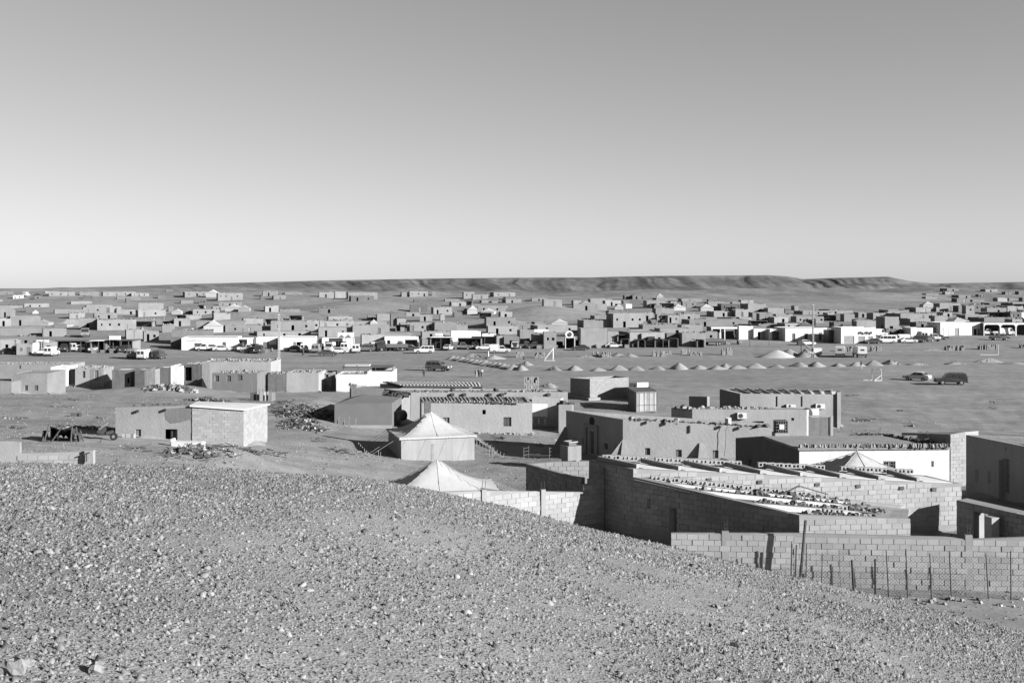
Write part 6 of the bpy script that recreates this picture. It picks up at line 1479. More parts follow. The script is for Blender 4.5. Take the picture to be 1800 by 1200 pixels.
person(858, 628, 1.7, 'person in pale robe among the rubble heaps near the road', 'cloth_pale', 'cloth_pale', 180, robe=True)
person(533, 625, 1.7, 'person in a dark robe by the roadside near the vans', 'cloth_dark', 'cloth_dark', 0, robe=True)
person(244, 630.5, 1.7, 'person in dark clothes leaning between two parked vans', 'cloth_dark', 'cloth_dark', 90, stride=.04)

# ------------------------------------------------------------------ soil piles, block stacks, goals, masts
for k, (px, py) in enumerate([(919, 653), (1009, 653), (1048, 653.5), (1085, 653), (1118, 652.5), (1157, 652), (1192, 651.5), (1225, 650.5), (1261, 650.5), (1300, 650), (1332, 649.5), (1366, 647.5), (1404, 646.5), (1439, 646.5), (1471, 645.5), (1502, 645.5), (1539, 644)]):
    g_ = ground(px + rng.uniform(-4, 4), py - 2 + rng.uniform(-.6, .4), 100)
    heap('soil_pile', 'cone-shaped pile of tipped soil in the long row across the plain', 'soil pile', (g_.x, g_.y), 1.75 * rng.uniform(.85, 1.2), 1.6, 1.1 * rng.uniform(.6, 1.2), 'sand_pile', 'soil piles in a row across the plain', .13, k)
for k in range(14):
    t = k / 13; g_ = ground(796 + 106 * t + rng.uniform(-.6, .6), 633.5 + 17.5 * t - 1.5, 100)
    heap('soil_pile', 'cone-shaped pile of tipped soil in the close diagonal row near the four-wheel drive', 'soil pile', (g_.x, g_.y), 1.75, 1.6, 1.0 * rng.uniform(.85, 1.1), 'sand_pile', 'soil piles in the diagonal row', .06, k + 40)
for k, (px, py, rx, h) in enumerate([(975, 652, 1.6, .9), (925, 643, 1.6, .8), (1566, 641, 2.0, 1.0), (1610, 642, 2.5, .4), (1678, 641, 2.3, .6), (1737, 637, 3.0, .9), (1060, 628, 2.4, .9), (1107, 628, 2.2, .8), (1085, 627, 2.4, .7), (868, 632, 2.6, .9), (830, 628, 2.2, .8), (1030, 629, 2.2, .5), (1640, 617, 3.5, .4), (965, 682, 1.7, .7), (1782, 641, 3.0, .5), (1275, 648, 1.6, .9)]):
    g_ = ground(px, py - 1, 80); heap('rubble_heap', f'{"low flat" if h < .65 else "rough dark" if k % 2 == 0 else "rough"} stone heap on the plain {anchor(px, "before")}', 'rubble heap', (g_.x, g_.y), rx, 1.4, h, 'rubble', 'stone heaps on the plain', .2, k + 80, 26, 'rubble' if k % 2 else 'rubble_dark')
g_ = ground(1366, 628, 100); heap('sand_heap', 'big smooth heap of white sand on the plain', 'sand heap', (g_.x, g_.y), 4.4, 3.2, 1.8, 'sand_white', None, .07, 5)
g_ = ground(1383, 627, 100); heap('sand_heap', 'smaller grey sand heap leaning on the big white one', 'sand heap', (g_.x + 1, g_.y + 2), 3.2, 2.6, 1.7, 'sand_pile', None, .08, 6)
g_ = ground(1418, 627, 100); heap('gravel_heap', 'grey gravel heap under the stone crusher chute', 'gravel heap', (g_.x, g_.y), 3.0, 2.2, 1.8, 'rubble', None, .2, 8, 40)
# crusher / screen with chute
g_ = ground(1424, 625, 100); cr = thing('stone_crusher', 'old stone crusher with a pale sloping chute above a gravel heap', 'machine', g_)
MB().obox(g_ + Vector((-.6, .3, 2.1)), (3.6, 1.2, .25), 0, .75).build('chute', 'pale_metal', cr); MB().obox(g_ + Vector((1.6, .2, 1.0)), (1.9, 1.5, 1.5)).build('hopper', 'car_white', cr)
MB().obox(g_ + Vector((-2.2, .3, 2.9)), (1.3, 1.1, 1.1)).build('motor', 'dark_metal', cr)
for dx_ in (-2.0, 1.0, 2.3): MB().cyl(g_ + Vector((dx_, .2, -.1)), g_ + Vector((dx_, .2, 2.6 if dx_ < 0 else .6)), .09, n=6).build('leg', 'dark_metal', cr)
def block_stack(px0, px1, py, rows, label, gap=.25, group='stacks of cement blocks on the plain', dmin=80, pale=True):
    D = pick((px0 + px1) / 2, py, dmin); w = (px1 - px0) / F * D; x0 = X(px0, D); n = max(2, int(w / .24)); mb = MB()
    r = thing('block_stack', label, 'blocks', (x0 + w / 2, D, gz(x0 + w / 2, D)), group); rr = random.Random(int(px0))
    for k in range(n):
        if rr.random() < gap: continue
        for j in range(3):
            hgt = rows - (rr.random() < .3) - (rr.random() < .15)
            for i in range(max(1, hgt)):
                x = x0 + (k + .5) * w / n; y = D + j * .5; z = gz(x, y)
                mb.obox((x + rr.uniform(-.02, .02), y + rr.uniform(-.05, .05), z + .2 + i * .41), (.2, .42, .4), rr.uniform(-.1, .1))
    mb.build('blocks', 'block_pale' if pale else 'block', r)['kind'] = 'stuff'
for px0, px1, py, rows in ((907, 921, 628, 3), (940, 958, 629, 3), (1042, 1055, 627.5, 3), (1058, 1074, 628.5, 3), (1147, 1170, 626.5, 3), (1168, 1181, 623.5, 2), (1196, 1212, 623, 3), (1213, 1234, 625, 2), (1269, 1287, 624, 4), (1485, 1502, 618, 3), (1530, 1549, 617, 3), (1663, 1695, 616, 3), (1722, 1752, 614.5, 3), (1795, 1815, 612, 3)):
    block_stack(px0, px1, py, rows, f'{"tall tight" if rows == 4 else "gappy" if rows == 3 else "low"} stack of pale cement blocks drying on the plain', .22 if rows < 4 else .03)
block_stack(921, 947, 687, 5, 'tall stepped stack of pale blocks behind the plastered annex', .02, None)
def tube_thing(name, label, cat, segs, r, mt, loc):
    t = thing(name, label, cat, loc)
    for nm, a, b in segs: MB().cyl(a, b, r, n=6).build(nm, mt, t)
    return t
g_ = ground(1541, 669, 100); x, y, z = g_
tube_thing('football_goal', 'small white football goal standing on the open plain near the saloon car', 'goal', [('post', (x - .7, y + .4, z - .05), (x - .65, y + .4, z + 2.0)), ('post', (x + .75, y - .3, z - .05), (x + .6, y - .3, z + 2.0)), ('crossbar', (x - .65, y + .4, z + 2.0), (x + .6, y - .3, z + 2.0)), ('base_bar', (x - .7, y + .4, z + .05), (x - 2.2, y + .2, z + .03)), ('stay', (x + .6, y - .3, z + .9), (x - .6, y - .6, z + .05)), ('base_bar', (x + .75, y - .3, z + .05), (x - .6, y - .6, z + .05))], .06, 'white_paint', g_)
g_ = ground(972, 634, 100); x, y, z = g_
tube_thing('football_goal', 'leaning white goal frame seen end-on, a triangle of pipes', 'goal', [('post', (x, y, z - .05), (x, y, z + 2.5)), ('stay', (x, y, z + 2.5), (x - 1.9, y - .2, z + .03)), ('base_bar', (x - 1.9, y - .2, z + .05), (x + .5, y, z + .05)), ('crossbar', (x, y, z + 2.45), (x + .3, y + 5.5, z + 2.45)), ('post', (x + .3, y + 5.5, z - .05), (x + .3, y + 5.5, z + 2.45)), ('stay', (x + .3, y + 5.5, z + 2.45), (x - 1.6, y + 5.3, z + .03))], .06, 'white_paint', g_)
g_ = ground(1755, 624, 100); x, y, z = g_
tube_thing('goal_post', 'lone white upright with its fallen crossbar on the plain', 'goal', [('post', (x, y, z - .05), (x, y, z + 2.4)), ('crossbar', (x - 4.2, y - .1, z + .07), (x, y - .1, z + .07))], .06, 'white_paint', g_)
def mast(px, pyt, pyb, label):
    g_ = ground(px, pyb, 100); D = g_.y; h = (pyb - pyt) / F * D; r = thing('lattice_mast', label, 'mast', g_); w = .22; n = 40
    for k in range(n):      # painted in red-and-white (dark and pale) bands
        z0, z1 = g_.z + h * k / n, g_.z + h * (k + 1) / n; mb = MB()
        for a in range(3):
            t0 = a * 2.094; p = Vector((math.cos(t0) * w, math.sin(t0) * w, 0)); q = Vector((math.cos(t0 + 2.094) * w, math.sin(t0 + 2.094) * w, 0))
            mb.cyl(Vector((g_.x, g_.y, z0)) + p, Vector((g_.x, g_.y, z1)) + p, .055, n=4)
            mb.cyl(Vector((g_.x, g_.y, z0)) + p, Vector((g_.x, g_.y, z1)) + q, .045, n=4)
        mb.build('mast_section', 'white_paint' if k % 2 else 'grey_metal', r)
    return r, g_, h
mast(490, 553, 631, 'tall banded lattice mast beside the white shop with open door')
r_, g_, h_ = mast(1429, 536, 612, 'lattice mast topped by an antenna crossbar before the three-door white building')
MB().obox((g_.x, g_.y, g_.z + h_ + .2), (1.6, .06, .06)).build('antenna_bar', 'pale_metal', r_)
for k in range(5): MB().cyl((g_.x - .7 + k * .35, g_.y, g_.z + h_ + .1), (g_.x - .7 + k * .35, g_.y, g_.z + h_ + .75), .02, n=4).build('antenna', 'pale_metal', r_)
# ------------------------------------------------------------------ the village
def zone(yb, px):
    return anchor(px, 'far beyond' if yb < 531 else 'far behind' if yb < 556 else 'well behind' if yb < 575 else 'just behind' if yb < 594 else 'beside')
TW = {'mud': 'mud-brick', 'plaster': 'sand-plastered', 'plaster_pale': 'pale plastered', 'plaster_grey': 'grey plastered', 'white_paint': 'whitewashed', 'canvas_dark': 'dark', 'sheet_dark': 'dark tin', 'pale_metal': 'pale tin', 'grey_metal': 'grey tin', 'brick_far': 'bare-block'}
vr = random.Random(21)
def vhouse(x0, x1, yt, yb, mt='plaster', yaw=None, opens=None, stones=None, d=None, label=None, roof='roof_earth', wins=None, name=None, cat='house', roof_drop=.15, dmin=170):
    """village house: front spans x0..x1 px, opens = [(px0, py0, px1, py1, kind)]"""
    D = pick((x0 + x1) / 2, yb, dmin); w = (x1 - x0) / F * D; h = (yb - yt) / F * D
    yaw = vr.uniform(2, 17) if yaw is None else yaw
    if x0 < 900 and not label: yaw = max(yaw, min(26, math.degrees(math.atan((900 - x1) / F)) + vr.uniform(-3, 9)))
    c, s = math.cos(R(yaw)), math.sin(R(yaw)); w /= c
    d = d or min(9, max(3.5, w * vr.uniform(.5, .9)))
    p0 = (X(x0, D), D); p1 = (p0[0] + w * c, p0[1] + w * s); p2 = (p1[0] - d * s, p1[1] + d * c); p3 = (p0[0] - d * s, p0[1] + d * c)
    zt = Zp(yt, D); tilt = vr.uniform(-.15, .15)
    if opens is None:
        opens = []; n = wins if wins is not None else (0 if w < 3 else vr.choice([0, 1, 1, 2]) if w < 9 else vr.choice([0, 1, 2, 3, 4]))
        if n:
            di = vr.randrange(n) if w > 3.5 else -1
            for k in range(n):
                px = x0 + (x1 - x0) * (k + .5 + vr.uniform(-.12, .12)) / n; hp = yb - yt
                if k == di: opens.append((px - .42 / D * F, yb - min(hp * .72, 2.0 / D * F), px + .42 / D * F, yb - .05 / D * F, vr.choice(['door', 'open', 'open', 'door_pale'])))
                else: opens.append((px - .33 / D * F, yb - hp * .66, px + .33 / D * F, yb - hp * .66 + .7 / D * F, vr.choice(['open', 'open', 'shutter', 'open'])))
    stones = (vr.random() < .45) if stones is None else stones
    nd = sum(1 for o in opens if o[4].startswith('door') or (o[3] > yb - 1.0)); nw = len(opens) - nd
    feat = []
    if nd: feat.append('a door' if nd == 1 else f'{("two", "three", "four", "five")[min(nd, 5) - 2]} doors')
    if nw: feat.append('one window' if nw == 1 else f'{("two", "three", "four", "five", "six")[min(nw, 6) - 2]} windows')
    size = 'tiny' if w < 4 else 'small' if w < 7 else 'long' if w > 14 else ''
    lab = label or ' '.join(f"{size} {'rubble-roofed' if stones else ''} {TW.get(mt, 'plain')} {'hut' if w < 4 else 'house'}{' with ' + ' and '.join(feat) if feat else ''} {zone(yb, (x0 + x1) / 2)}".split())
    prof = None
    if mt not in ('white_paint', 'sheet_dark') and not label:
        prof = {}
        for wi, (za_, zb_) in enumerate([(zt, zt + tilt * .3), (zt + tilt * .3, zt + tilt), (zt + tilt, zt + tilt * .5), (zt + tilt * .5, zt)]):
            if wi in (0, 3): prof[wi] = [(0, za_)] + [(f_, za_ + (zb_ - za_) * f_ + vr.uniform(-.16, .12)) for f_ in sorted(vr.uniform(.08, .92) for _ in range(4))] + [(1, zb_)]
    ws = lab.split()
    for drop in ('rubble-roofed', 'long', 'small', 'tiny', 'a'):
        if len(ws) > 16 and drop in ws: ws.remove(drop)
    if not label: lab = ' '.join(ws)
    if roof is None and not label: lab = f"roofless {TW.get(mt, 'plain')} yard walls {zone(yb, (x0 + x1) / 2)}"
    H = House(name or ('village_hut' if w < 4 else 'village_house'), lab, cat, [p0, p1, p2, p3], [zt, zt + tilt * .3, zt + tilt, zt + tilt * .5], walls_mat='village_' + mt if 'village_' + mt in M else mt, holes={0: opens}, roof=roof, profiles=prof, roof_drop=roof_drop, th=.22,
              group=None if label else 'village houses')
    if stones:
        qq = [(H.c[i][0], H.c[i][1], H.t[i] - .02) for i in range(4)]
        stones_along(H.root, 'roof_stones', [bil(qq, .03, .08), bil(qq, .97, .08)], int(6 + w * 2.2), .16, vr.choice(['rubble', 'rubble_dark', 'rubble']), .15, vr)
        stones_along(H.root, 'roof_stones', [bil(qq, .03, .7), bil(qq, .97, .7)], int(4 + w * 1.3), .2, vr.choice(['rubble_dark', 'stone_pale']), .4, vr)
    return H, D
def vtent(x0, x1, yt, ybase, mt='canvas_white', label=None, eave=.5):
    D = pick((x0 + x1) / 2, ybase, 170); w = (x1 - x0) / F * D; h = (ybase - yt) / F * D; yaw = vr.uniform(-14, 14)
    wd = {'canvas_white': 'white', 'canvas': 'pale', 'canvas_grey': 'grey', 'canvas_dark': 'dark'}[mt]
    tent('village_tent', label or f'{wd} {"wide" if w > 6 else "little"} peaked tent {zone(ybase, x0)}', (X((x0 + x1) / 2, D + w / 2), D + w / 2), w * .95, w * .9, R(yaw), h * eave, h, mt, guys=False, group=None if label else 'village tents', lod=True, detail=8, exp=1.3)
# bright buildings of the market row and shops (front spans traced from the photograph)
def DR(a, b, t, bt, k='door'): return (a, t, b, bt, k)
LONG = [
 (319, 415, 593.5, 616, 'white_paint', 6, [DR(341, 355, 603, 616, 'door'), DR(391, 397, 601, 615, 'door')], 'long whitewashed shop with a grey shutter and faint lettering'),
 (416, 442, 594.5, 614.5, 'white_paint', 6, [DR(416.6, 434.5, 596.5, 614, 'open')], 'whitewashed garage with a wide dark opening'),
 (450.5, 485, 593, 613.5, 'white_paint', 6, [DR(462, 472.5, 601, 613, 'door')], 'two-tone shop, white above and grey below, with a grey door'),
 (490, 553, 592.5, 614.5, 'white_paint', 7, [DR(521, 532, 601, 613, 'open'), DR(515, 520, 601, 613, 'door_pale')], 'wide patched white shop with an open door by the lattice mast'),
 (566, 622, 594.5, 612, 'white_paint', 8, [DR(570, 584, 600, 612, 'open'), DR(590, 608, 600, 612, 'open')], 'white workshop with dark openings behind the parked vans'),
 (676, 735, 592, 611, 'white_paint', 8, [DR(679, 686, 598, 611, 'open'), DR(699, 706, 599, 611, 'door'), DR(712, 734, 597, 611, 'open')], 'low white workshop with shadowed bays'),
 (793, 845, 582, 600, 'white_paint', 5, [], 'blank white wall of a tall shop above the black stalls'),
 (1299, 1324.5, 573, 597, 'white_paint', 6, [], 'tall blank white block beside the white porch'),
 (1325, 1353, 578, 597, 'white_paint', 8, [DR(1332, 1337, 583, 597, 'open'), DR(1338, 1346, 583, 597, 'door_pale'), DR(1349, 1352, 582, 596, 'door_pale')], 'white shop with a narrow dark doorway beside the tall white block'),
 (1353.5, 1377, 578.5, 598, 'white_paint', 6, [DR(1357, 1371, 582.5, 597, 'open')], 'white garage with one square dark mouth'),
 (1380.5, 1456, 576.5, 600, 'white_paint', 6, [DR(1392, 1398, 586, 598, 'door'), DR(1414, 1420, 586, 598, 'door'), DR(1439, 1445, 584.5, 598, 'door')], 'long white building with three grey doors'),
 (1456.5, 1478, 580, 602, 'grey_metal', 6, [DR(1461, 1474, 583, 602, 'door')], 'grey tin front between two white buildings'),
 (1478.5, 1541.5, 575, 604, 'white_paint', 6, [DR(1483, 1501.5, 590.5, 603.5, 'door_pale'), DR(1508.5, 1520, 591, 603, 'door_pale'), DR(1526, 1534, 591, 603, 'door_pale')], 'tall white shop with wide pale shutters and a dark painted sign'),
 (1601, 1641, 576, 592, 'white_paint', 4, [], 'low white wall with a pale painted band by the parked cars'),
 (1653, 1729, 567, 590, 'white_paint', 9, [DR(1678, 1686, 576.5, 589.5, 'door_pale'), DR(1712, 1718, 578, 590, 'open'), DR(1718.5, 1724, 578, 590, 'door_pale')], 'long white hall joined to an arcade'),
]
for x0, x1, yt, yb, mt, yaw, op, lab in LONG:
    vhouse(x0, x1, yt, yb, mt, yaw, op, False, None, lab, 'roof_earth', name='white_shop' if mt == 'white_paint' else 'tin_shop', cat='shop')
# lower grey band of the two-tone shop
Dv = pick(467, 613.5, 170)
a = (X(450.5, Dv), Dv); 
for (b0, b1) in ((450.7, 461.5), (473, 484.5)): tag(MB().obox((X((b0 + b1) / 2, Dv - .1), Dv - .06 + (b0 - 450) / F * Dv * .105, Zp(609.5, Dv)), ((b1 - b0) / F * Dv, .05, 8 / F * Dv), R(6)).build('painted_dado', 'plaster_grey'), 'grey painted dado of the two-tone shop', 'dado', 'dado panels of the two-tone shop')
# painted dark sign and faint shop lettering
def sign_marks(name, label, x0, x1, y0, y1, ref, yaw, n, mt, board='white_paint', seed=1, stroke=.13):
    D = pick((ref[0] + ref[1]) / 2, ref[2], 170); xr = X(ref[0], D); rr = random.Random(seed); s = math.tan(R(yaw))
    def PT(px, py, out):
        x = X(px, D); y = D + (x - xr) * s - out; return (X(px, y), y, Zp(py, y))
    r = thing(name, label, 'sign', PT((x0 + x1) / 2, y1, .1)); wd = (x1 - x0) / F * D; hh = (y1 - y0) / F * D
    MB().obox(PT((x0 + x1) / 2, (y0 + y1) / 2, .05), (wd, .05, hh), R(yaw)).build('board', board, r)
    mk = MB()
    for k in range(n):
        px = x0 + (x1 - x0) * (k + .6) / (n + .2); 
        for j in range(2): mk.obox(PT(px + rr.uniform(-.4, .4), y0 + (y1 - y0) * rr.uniform(.3, .7), .085), (stroke, .02, hh * rr.uniform(.4, .8)), R(yaw), rr.uniform(-.7, .7))
        if rr.random() < .6: mk.obox(PT(px, y0 + (y1 - y0) * rr.uniform(.35, .7), .087), (wd / n * .7, .02, stroke), R(yaw))
    mk.build('lettering', mt, r); return r
sign_marks('painted_sign', 'dark brush-painted sign above the pale shutters of the tall white shop', 1508.5, 1533, 582.5, 588.5, (1478.5, 1541.5, 604), 6, 14, 'dark_hole', seed=3, stroke=.22)
sign_marks('wall_lettering', 'faint painted lettering along the long whitewashed shop', 328, 354, 597, 599.5, (319, 415, 616), 6, 16, 'plaster_pale', seed=5, stroke=.06)
# board with a big grey zigzag
Dm = pick(607, 612, 170) - .6
sb = thing('zigzag_sign', 'white rooftop board painted with a grey zigzag above the vans', 'sign', Q(608, Dm, 594))
MB().obox(Q(608, Dm, 588.8), (28.5 / F * Dm, .15, 9.6 / F * Dm)).build('board', 'white_paint', sb)
for a_, b_, c_ in ((595, 600, 606), (606, 612, 617.5)): MB().add([Q(a_, Dm - .1, 593.4), Q(c_, Dm - .1, 593.4), Q(b_ + .3, Dm - .1, 588)], [(0, 1, 2)]).build('painted_peak', 'plaster_grey', sb)
for px in (595, 608, 621): MB().obox((X(px, Dm + .1), Dm + .12, Zp(598, Dm)), (.12, .1, 2.4)).build('support', 'wood', sb)
# white porch with beam and posts
Dp = pick(1272, 597.5, 170); po = thing('white_porch', 'open white porch with a deep beam, thin posts and shadowed inside', 'porch', (X(1275, Dp), Dp, gz(X(1275, Dp), Dp)))
zt = Zp(574.5, Dp); zg = gz(X(1275, Dp), Dp) - .3
MB().box(X(1250, Dp), Dp - .1, zt - .55, X(1296, Dp), Dp + .25, zt).build('beam', 'white_paint', po)
for px in (1251.5, 1266.5, 1274): MB().box(X(px, Dp) - .13, Dp - .05, zg, X(px, Dp) + .13, Dp + .2, zt - .56).build('post', 'white_paint', po)
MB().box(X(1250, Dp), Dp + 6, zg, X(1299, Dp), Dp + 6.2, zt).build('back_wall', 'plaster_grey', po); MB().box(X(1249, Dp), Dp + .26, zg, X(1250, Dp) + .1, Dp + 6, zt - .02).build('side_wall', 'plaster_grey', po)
MB().box(X(1250, Dp), Dp + .26, zt - .15, X(1297, Dp), Dp + 6, zt - .01).build('roof', 'roof_earth', po); MB().box(X(1254, Dp), Dp + .4, zg, X(1269.5, Dp), Dp + .6, Zp(584.5, Dp)).build('low_wall', 'white_paint', po)
# arcade
Da = pick(1765, 590, 170); ar = thing('white_arcade', 'white arcade of wide round-cornered arches joined to the long white hall', 'arcade', (X(1770, Da), Da, gz(X(1770, Da), Da)))
zt = Zp(567.5, Da); zg = gz(X(1770, Da), Da) - .4; pw = [(1729.2, 1758.5), (1758.5, 1786), (1786, 1815), (1815, 1844)]
for a_, b_ in pw:
    x0, x1 = X(a_, Da), X(b_, Da); w_ = x1 - x0; pier = .16; zr = Zp(570.5, Da); rad = .8; v = []; n = 6
    outer = [(x0, zt), (x1, zt)]; inner = [(x0 + pier, zg)]
    inner += [(x0 + pier + rad * (1 - math.cos(t)), zr - rad + rad * math.sin(t)) for t in [math.pi / 2 * k / n for k in range(n + 1)]]
    inner += [(x1 - pier - rad * (1 - math.cos(t)), zr - rad + rad * math.sin(t)) for t in [math.pi / 2 * (n - k) / n for k in range(n + 1)]]
    inner += [(x1 - pier, zg)]
    prof = [(x0, zg)] + inner + [(x1, zg), (x1, zt), (x0, zt)]
    MB().prism(prof, Da, Da + .35).build('arch', 'white_paint', ar)
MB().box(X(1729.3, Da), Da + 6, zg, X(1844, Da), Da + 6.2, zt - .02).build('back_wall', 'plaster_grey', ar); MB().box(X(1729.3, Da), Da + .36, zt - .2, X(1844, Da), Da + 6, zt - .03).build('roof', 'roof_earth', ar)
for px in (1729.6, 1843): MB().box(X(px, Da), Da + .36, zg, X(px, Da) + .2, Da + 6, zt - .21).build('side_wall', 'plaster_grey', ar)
# round white tank beside it
g_ = ground(1637, 590, 170); rt = thing('round_tank', 'upright round white tank between the low white wall and long white hall', 'tank', g_); rx_ = 6.2 / F * g_.y
MB().cyl(g_ + Vector((0, 1.5, 1.8)), g_ + Vector((.3, 3.4, 1.8)), rx_, n=22).build('tank', 'white_paint', rt, False)
for o_ in (-.7, .7): MB().obox(g_ + Vector((o_, 2.4, .5)), (.2, 1.6, 1.4)).build('stand', 'plaster_grey', rt)
# tall pale house by the backhoe
vhouse(1555.5, 1581, 556.5, 586, 'plaster_pale', 6, [DR(1564, 1570, 573, 586, 'open')], False, 6, 'tall pale two-tone house beside the backhoe loader', name='tall_house')
# dark workshops with posts and canopies on the left
def workshop(x0, x1, yt, yb, label, posts, roofm='sheet_dark', d=6, box=None):
    D = pick((x0 + x1) / 2, yb, 170); zt = Zp(yt, D); zg = gz(X((x0 + x1) / 2, D), D) - .3; r = thing('open_workshop', label, 'workshop', (X((x0 + x1) / 2, D), D, zg + .3))
    MB().hexa([(X(x0, D), D - .3, zt - .15), (X(x1, D), D - .3, zt - .15), (X(x1, D), D + d, zt - .3), (X(x0, D), D + d, zt - .3), (X(x0, D), D - .3, zt), (X(x1, D), D - .3, zt), (X(x1, D), D + d, zt - .15), (X(x0, D), D + d, zt - .15)]).build('roof', roofm, r)
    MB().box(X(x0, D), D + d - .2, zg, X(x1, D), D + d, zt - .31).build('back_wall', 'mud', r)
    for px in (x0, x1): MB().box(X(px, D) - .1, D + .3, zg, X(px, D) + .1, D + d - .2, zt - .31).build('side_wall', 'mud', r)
    for px in posts: MB().obox((X(px, D), D, (zg + zt - .15) / 2), (.16, .16, zt - .15 - zg)).build('post', 'wood', r)
    return r, D
workshop(96, 151, 598.5, 619, 'wide open garage with vans parked under its dark roof', (101, 124, 142, 150))
workshop(158, 184, 598, 620, 'cluttered workshop bay with pale posts beside the open garage', (160, 173, 183), 'sheet_white')
workshop(186, 232, 597.5, 620, 'dark workshop bay under a white box sign', (199, 213, 226))
workshop(805, 846, 594, 614, 'black-mouthed stall with a sloping tarpaulin roof', (806, 845), 'canvas_dark', 4)
workshop(829, 875, 591, 612, 'market stall with dark awning and hanging goods', (831, 852, 874), 'canvas_dark', 3)
workshop(756, 793, 592, 614, 'car repair bay with a deep shadowed mouth', (758, 775, 792), 'sheet_white', 5)
workshop(1086, 1106, 588, 609, 'shadowed stall beside the block shops', (1087, 1105), 'canvas_dark', 4)
def sign_board(x0, x1, y0, y1, ref, label, mt='white_paint', marks=0):
    D = pick((x0 + x1) / 2, ref, 170) - 1.0; r = thing('sign_board', label, 'sign', Q((x0 + x1) / 2, D, y1)); MB().obox(Q((x0 + x1) / 2, D, (y0 + y1) / 2), ((x1 - x0) / F * D, .2, (y1 - y0) / F * D)).build('board', mt, r)
    for px in (x0 + 1, x1 - 1): MB().obox(Q(px, D + .16, (y1 + ref) / 2), (.1, .1, (ref - y0) / F * D)).build('support', 'wood', r)
    if marks:
        mk = MB(); rr = random.Random(int(x0))
        for k in range(marks): mk.obox(Q(x0 + (x1 - x0) * (k + .7) / (marks + .6), D - .12, (y0 + y1) / 2 + rr.uniform(.2, 1)), (.12, .02, .25 + .2 * rr.random()), 0, rr.uniform(-.6, .6))
        mk.build('lettering', 'plaster_grey', r)
sign_board(192, 212, 590, 597, 620, 'blank white box sign on the roof of the dark workshop'); sign_board(765, 779, 586, 594, 613, 'white shop board with small grey lettering above the repair bay', marks=7)
sign_board(64, 86, 597, 603.5, 620, 'pale sign board over a shop with a white pier'); sign_board(939, 964, 578.5, 584, 610, 'white banner board over the bare-block shops'); sign_board(1018, 1032, 599.5, 609.5, 611, 'white panel standing beside the open container')
# open container with tyre ring on top
Do = pick(1002, 612.5, 170); oc = thing('open_container', 'open-fronted container shop framed in white with a big tyre on top', 'container', (X(1002, Do), Do, gz(X(1002, Do), Do)))
x0, x1 = X(993.5, Do), X(1011, Do); z0 = gz(X(1002, Do), Do) - .1; z1 = Zp(592.5, Do); t_ = .18
MB().box(x0, Do, z0, x0 + t_, Do + 5, z1).build('side_panel', 'white_paint', oc); MB().box(x1 - t_, Do, z0, x1, Do + 5, z1).build('side_panel', 'white_paint', oc)
MB().box(x0 + t_, Do, z1 - t_, x1 - t_, Do + 5, z1).build('top', 'white_paint', oc); MB().box(x0 + t_, Do + 4.8, z0, x1 - t_, Do + 5, z1 - t_).build('back', 'dark_metal', oc)
def torus(mb, c, Rr, rr2, n=22, m=8, yaw=0, tilt=0.0):
    mm = Matrix.Rotation(yaw, 3, 'Z') @ Matrix.Rotation(tilt, 3, 'X'); c = Vector(c); b = len(mb.v)
    for i in range(n):
        a = 2 * math.pi * i / n
        for j in range(m): t = 2 * math.pi * j / m; mb.v.append(tuple(c + mm @ Vector(((Rr + rr2 * math.cos(t)) * math.cos(a), (Rr + rr2 * math.cos(t)) * math.sin(a), rr2 * math.sin(t)))))
    for i in range(n):
        for j in range(m): mb.f.append((b + i * m + j, b + ((i + 1) % n) * m + j, b + ((i + 1) % n) * m + (j + 1) % m, b + i * m + (j + 1) % m))
    return mb
ty = torus(MB(), (X(1000, Do + 1.5), Do + 1.5, z1 + .55), .85, .28, tilt=R(62)).build('big_tyre', 'white_paint', None, True); tag(ty, 'whitewashed tractor tyre set up on the open container roof', 'tyre')
